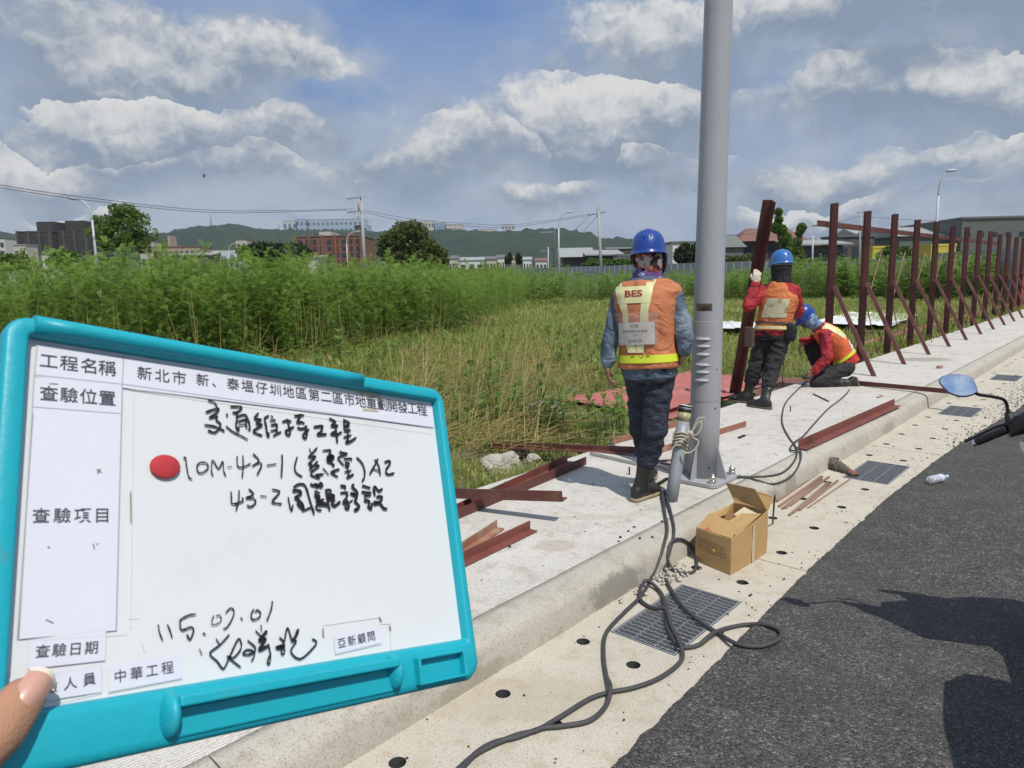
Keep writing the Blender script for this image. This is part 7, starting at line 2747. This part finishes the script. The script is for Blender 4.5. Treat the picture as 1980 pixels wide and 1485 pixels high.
def frond_plant(rs, h, nfr, pairs, flen, lw, ll):
    """one tall weed: quads of leaflets on arching fronds; returns (quads (n,4,3), stem points)"""
    Q = []
    lean = rs.normal(0, .06, 2)
    def stem(t):
        return np.array([lean[0] * h * t * t, lean[1] * h * t * t, h * t])
    for k in range(nfr):
        t = .12 + .88 * ((k + rs.rand()) / nfr) ** .75
        p = stem(t)
        az = k * 2.4 + rs.uniform(-.5, .5)
        el = rs.uniform(.15, .95) if t < .93 else rs.uniform(.8, 1.4)
        L_ = flen * rs.uniform(.7, 1.2) * (1.0 - .45 * max(0, t - .75) / .25)
        d = np.array([math.cos(az) * math.cos(el), math.sin(az) * math.cos(el), math.sin(el)])
        sd = np.array([-math.sin(az), math.cos(az), 0])
        droop = rs.uniform(.7, 1.5)
        pts = []
        for i in range(pairs + 1):
            s = i / pairs
            pts.append(p + d * L_ * s - np.array([0, 0, 1]) * L_ * .5 * droop * s * s)
        pts = np.array(pts)
        for i in range(pairs):
            a, b = pts[i], pts[i + 1]
            ax = (b - a) / (np.linalg.norm(b - a) + 1e-9)
            nn = np.cross(ax, sd)
            w = ll * math.sin(PI * min(1, .18 + .80 * i / pairs)) * rs.uniform(.85, 1.15)
            for s in (-1, 1):
                o = sd * s * .86 + ax * .42 + nn * rs.uniform(-.25, .1)
                tip = a + o * w
                hw = ax * lw
                Q.append([a, a + o * w * .5 + hw, tip, a + o * w * .5 - hw])
        Q.append([pts[0] - sd * .003, pts[0] + sd * .003, pts[-1] + sd * .001, pts[-1] - sd * .001])
    w = .006
    sq = []
    for i in range(5):
        a, b = stem(i / 5), stem((i + 1) / 5)
        for o in (np.array([1, 0, 0]), np.array([0, 1, 0])):
            sq.append([a - o * w * (1 - .15 * i), a + o * w * (1 - .15 * i), b + o * w * (.85 - .15 * i), b - o * w * (.85 - .15 * i)])
    return np.array(Q), np.array(sq)


def scatter(protos, pos, scl, name, mats, label, cat, sxy=None):
    V, MI = [], []
    for i, (p, s) in enumerate(zip(pos, scl)):
        q, sq = protos[i % len(protos)]
        a = rs.uniform(0, 2 * PI)
        c, n = math.cos(a), math.sin(a)
        R = np.array([[c, -n, 0], [n, c, 0], [0, 0, 1]]) * s
        tl = rs.normal(0, .05, 2)
        S_ = np.eye(3)
        S_[0, 2], S_[1, 2] = tl
        M_ = S_ @ R
        V.append(q.reshape(-1, 3) @ M_.T + p)
        MI.append(np.zeros(len(q), np.int32))
        V.append(sq.reshape(-1, 3) @ M_.T + p)
        MI.append(np.ones(len(sq), np.int32))
    v = np.concatenate(V)
    o = numesh(name, v, np.arange(len(v)).reshape(-1, 4), mats, mi=np.concatenate(MI))
    return tag(o, label, cat, kind='stuff')


FRONT = [(-17, 8.0), (-9, 11.2), (-5.3, 12.9), (-3.8, 15.0), (-2.9, 17.2), (-1.7, 19.6), (-.9, 23.5), (-.3, 29), (.6, 36), (1.5, 46)]
fx, fy = [a for a, b in FRONT], [b for a, b in FRONT]


def inside(x, y):
    return y > np.interp(x, fx, fy) and x < np.interp(y, fy, fx) + .3


protos = [frond_plant(rs, rs.uniform(1.7, 2.15), 30, 13, .50, .0085, .066) for _ in range(9)]
pos, scl = [], []
while len(pos) < 2100:
    t = rs.rand()
    x = np.interp(t, [0, .42, .66, .84, 1], [-16, -6, -3, -1, 1.5])
    y0 = np.interp(x, fx, fy)
    k = abs(rs.exponential(2.6))
    x2, y2 = x - k * .35 + rs.normal(0, .3), y0 + k + rs.normal(0, .35)
    if not (-.78 * y2 - 1.2 < x2 < 4) or y2 > 52:
        continue
    pos.append(np.array([x2, y2, field_z(x2, y2)]))
    s_ = rs.uniform(.74, 1.06) * (1.0 if x2 < -5 else .93)
    s_ *= 1 + .16 * noise.noise(Vector((x2 * .55, y2 * .55, 4)))
    if k < .5:
        s_ *= rs.uniform(.55, .95)
    if rs.rand() < .025:
        s_ *= 1.15
    scl.append(s_)
scatter(protos, pos, scl, 'tall_weeds', [L_weed, M_stem], 'dense stand of tall feathery green weeds filling the left of the field', 'weeds')
# farther stands, coarser leaves
protos2 = [frond_plant(rs, rs.uniform(1.6, 2.1), 20, 6, .46, .024, .12) for _ in range(6)]
pos, scl = [], []
while len(pos) < 1900:
    r = rs.rand()
    if r < .34:
        x = rs.uniform(1, 15)
        y = 38 + 5 * noise.noise(Vector((x * .3, 8, 0))) + abs(rs.exponential(6))
        s_ = rs.uniform(.55, .90)
    elif r < .88:
        x = rs.uniform(14.5, 34)
        y = np.interp(x, [14, 20, 34], [36, 31, 27]) + 2.5 * noise.noise(Vector((x * .35, 3, 0))) + abs(rs.exponential(4)) + rs.normal(0, .6)
        s_ = rs.uniform(.75, 1.15)
    else:
        x, y = rs.uniform(-16, 3), rs.uniform(28, 56)
        s_ = rs.uniform(.8, 1.05)
    u_, v_ = uv(Vector((x, y, 0)))
    if v_ < 5.5:
        continue
    pos.append(np.array([x, y, .0]))
    scl.append(s_)
scatter(protos2, pos, scl, 'far_weeds', [L_weed2, M_stem], 'rows of bushy green weeds along the far side of the field', 'weeds')
# small leafy herbs in the cut grass and at the foot of the stand
protos3 = [frond_plant(rs, .38, 14, 6, .17, .010, .045) for _ in range(5)]
pos, scl = [], []
for (px, py, n, sp_) in ((1075, 838, 12, .30), (1110, 855, 6, .2), (1000, 800, 6, .3), (900, 760, 10, .5), (1140, 700, 12, .8), (1050, 720, 10, .8), (930, 830, 8, .4), (620, 705, 26, 1.1), (760, 690, 24, 1.2), (880, 660, 22, 1.3), (560, 700, 20, 1.2), (1210, 830, 6, .3)):
    c = gz(px, py, .05)
    for _ in range(n):
        x, y = c.x + rs.normal(0, sp_), c.y + rs.normal(0, sp_)
        if uv(Vector((x, y, 0)))[1] < 3.62:
            continue
        pos.append(np.array([x, y, field_z(x, y) - .02]))
        scl.append(rs.uniform(.6, 1.5))
scatter(protos3, pos, scl, 'herbs', [leafmat('herb_leaves', (.085, .17, .025), (.19, .30, .055), .35), M_stem], 'bright green leafy herbs among the cut grass', 'herbs')

# grass: tufts of bent blades, thinner with distance
n_try = 60000
X = rs.uniform(-9, 32, n_try)
Y = 3.6 + 46 * rs.rand(n_try) ** 1.7
vv = -X * UY + Y * UX
dist = np.hypot(X, Y)
keep = (vv > 3.53) & (X > -.75 * Y - .5) & (X < .74 * Y + 1.0)
yy = np.interp(X, fx, fy)
keep &= ~((Y > yy + 1.2) & (X < np.interp(Y, fy, fx) - .8))
X, Y = X[keep], Y[keep]
B, MIg = [], []
CLEAR = [(8.5, 4.62, 1.75, .80), (7.3, 5.0, .7, .3), (9.7, 4.0, .8, .45)]
rk = gz(1055, 805, .03)
for x, y in zip(X, Y):
    d = math.hypot(x, y)
    u_, v_ = uv(Vector((x, y, 0)))
    if any(abs(u_ - a) < c and abs(v_ - b) < e for a, b, c, e in CLEAR) or (abs(x - rk.x) < .28 and -.75 < y - rk.y < .15):
        continue
    short = .3 if (-1.0 < x < 1.2 and 0 < 6.46 - .6176 * (x + .19) - y < .75) else .45 if (5.5 < u_ < 10.5 and 3.5 < v_ < 4.0) or (u_ < 7.2 and 3.9 < v_ < 5.0 and u_ > 6.2) else 1.0
    z = field_z(x, y) - .01
    q = Vector((x * .45, y * .45, 0))
    dry = max(.1, .48 - d * .010) + 1.1 * noise.noise(q) + .5 * noise.noise(q * 3.1)
    near_edge = -x * UY + y * UX < 4.4
    hgt = (.095 + .13 * max(0, noise.noise(q * .6 + Vector((9, 0, 0))) + .3)) * (1 + min(1.1, max(0, d - 7) / 16))
    hgt *= short
    if near_edge:
        hgt *= .8
    nb = 13 if d < 9 else 9 if d < 18 else 6
    for k in range(nb):
        a = rs.uniform(0, 2 * PI)
        h = hgt * rs.uniform(.5, 1.5)
        bend = rs.uniform(.15, 1.1) * h
        w = (.0030 + .00042 * d) * rs.uniform(.7, 1.3)
        ox, oy = x + rs.normal(0, .05 + .004 * d), y + rs.normal(0, .05 + .004 * d)
        ca, sa = math.cos(a), math.sin(a)
        wx, wy = -sa * w, ca * w
        m0, m1 = (ox + ca * bend * .3, oy + sa * bend * .3, z + h * .62), (ox + ca * bend, oy + sa * bend, z + h * (1 - .35 * bend / h))
        B.append([(ox - wx, oy - wy, z), (ox + wx, oy + wy, z), (m0[0] + wx * .8, m0[1] + wy * .8, m0[2]), (m0[0] - wx * .8, m0[1] - wy * .8, m0[2])])
        B.append([(m0[0] - wx * .8, m0[1] - wy * .8, m0[2]), (m0[0] + wx * .8, m0[1] + wy * .8, m0[2]), (m1[0] + wx * .1, m1[1] + wy * .1, m1[2]), (m1[0] - wx * .1, m1[1] - wy * .1, m1[2])])
        isd = 1 if rs.rand() < max(.06, min(.5, dry * .36)) else 0
        MIg += [isd, isd]
v = np.array(B, np.float32).reshape(-1, 3)
tag(numesh('grass', v, np.arange(len(v)).reshape(-1, 4), [L_grass, M_straw], mi=MIg), 'rough green and yellow grass of the empty plot', 'grass', kind='stuff')
# dry cut stalks lying and leaning over the grass
S_ = []
for i in range(1800):
    r = rs.rand()
    if r < .62:
        c = gz(rs.uniform(760, 1060), rs.uniform(690, 880), .1)
    elif r < .8:
        c = gz(rs.uniform(980, 1200), rs.uniform(600, 760), .1)
    else:
        t = rs.rand()
        x = np.interp(t, [0, 1], [-8, -.8])
        c = Vector((x, np.interp(x, fx, fy) - abs(rs.normal(.2, .5)), .1))
    if uv(c)[1] < 3.7:
        continue
    L_ = rs.uniform(.25, 1.0)
    el = abs(rs.normal(0, .22)) if rs.rand() < .8 else rs.uniform(.5, 1.5)
    az = rs.normal(.3, .9) if rs.rand() < .6 else rs.uniform(0, 6.28)
    dd = np.array([math.cos(az) * math.cos(el), math.sin(az) * math.cos(el), math.sin(el)])
    p = np.array([c.x, c.y, field_z(c.x, c.y) + rs.uniform(.04, .16)])
    w = rs.uniform(.002, .0045)
    up_v = np.cross(dd, [-dd[1], dd[0], .01])
    up_v /= np.linalg.norm(up_v) + 1e-9
    sdv = np.cross(dd, up_v)
    mid = p + dd * L_ * .5 + np.array([0, 0, rs.uniform(-.02, .05)])
    for o in (up_v, sdv):
        S_.append([p - o * w, p + o * w, mid + o * w, mid - o * w])
        e = p + dd * L_
        S_.append([mid - o * w, mid + o * w, e + o * w * .5, e - o * w * .5])
for i in range(110):
    x = np.interp(rs.rand(), [0, 1], [-8, -.8])
    y = np.interp(x, fx, fy) + rs.normal(-.25, .4)
    h_, lx_, ly_ = rs.uniform(.5, 1.5), rs.normal(0, .15), rs.normal(0, .1)
    p, e = np.array([x, y, .03]), np.array([x + lx_, y + ly_, h_])
    m_ = (p + e) / 2 + np.array([lx_ * .15, 0, 0])
    for o in (np.array([.0055, 0, 0]), np.array([0, .0055, 0])):
        S_.append([p - o, p + o, m_ + o, m_ - o])
        S_.append([m_ - o, m_ + o, e + o * .4, e - o * .4])
v = np.array(S_, np.float32).reshape(-1, 3)
tag(numesh('dry_stalks', v, np.arange(len(v)).reshape(-1, 4), M_straw), 'pale dry cut stalks lying over the grass beside the weeds', 'stalks', kind='stuff')

# ------------------------------------------------------------------ the hazy summer air between here and the hills
hzm = bpy.data.materials.new('haze_air')
hzm.use_nodes = True
_t = NT(hzm.node_tree)
_t.n.clear()
_v = _t.node('ShaderNodeVolumePrincipled')
_v.inputs['Color'].default_value = (.80, .88, 1.0, 1)
_v.inputs['Density'].default_value = .00013
_v.inputs['Anisotropy'].default_value = .2
_o = _t.node('ShaderNodeOutputMaterial')
_t.l.new(_v.outputs[0], _o.inputs['Volume'])
g = MB()
g.box((0, 1000, 74), (4640, 2200, 152.5))
hz_ = g.build('haze', hzm)
tag(hz_, kind='stuff')
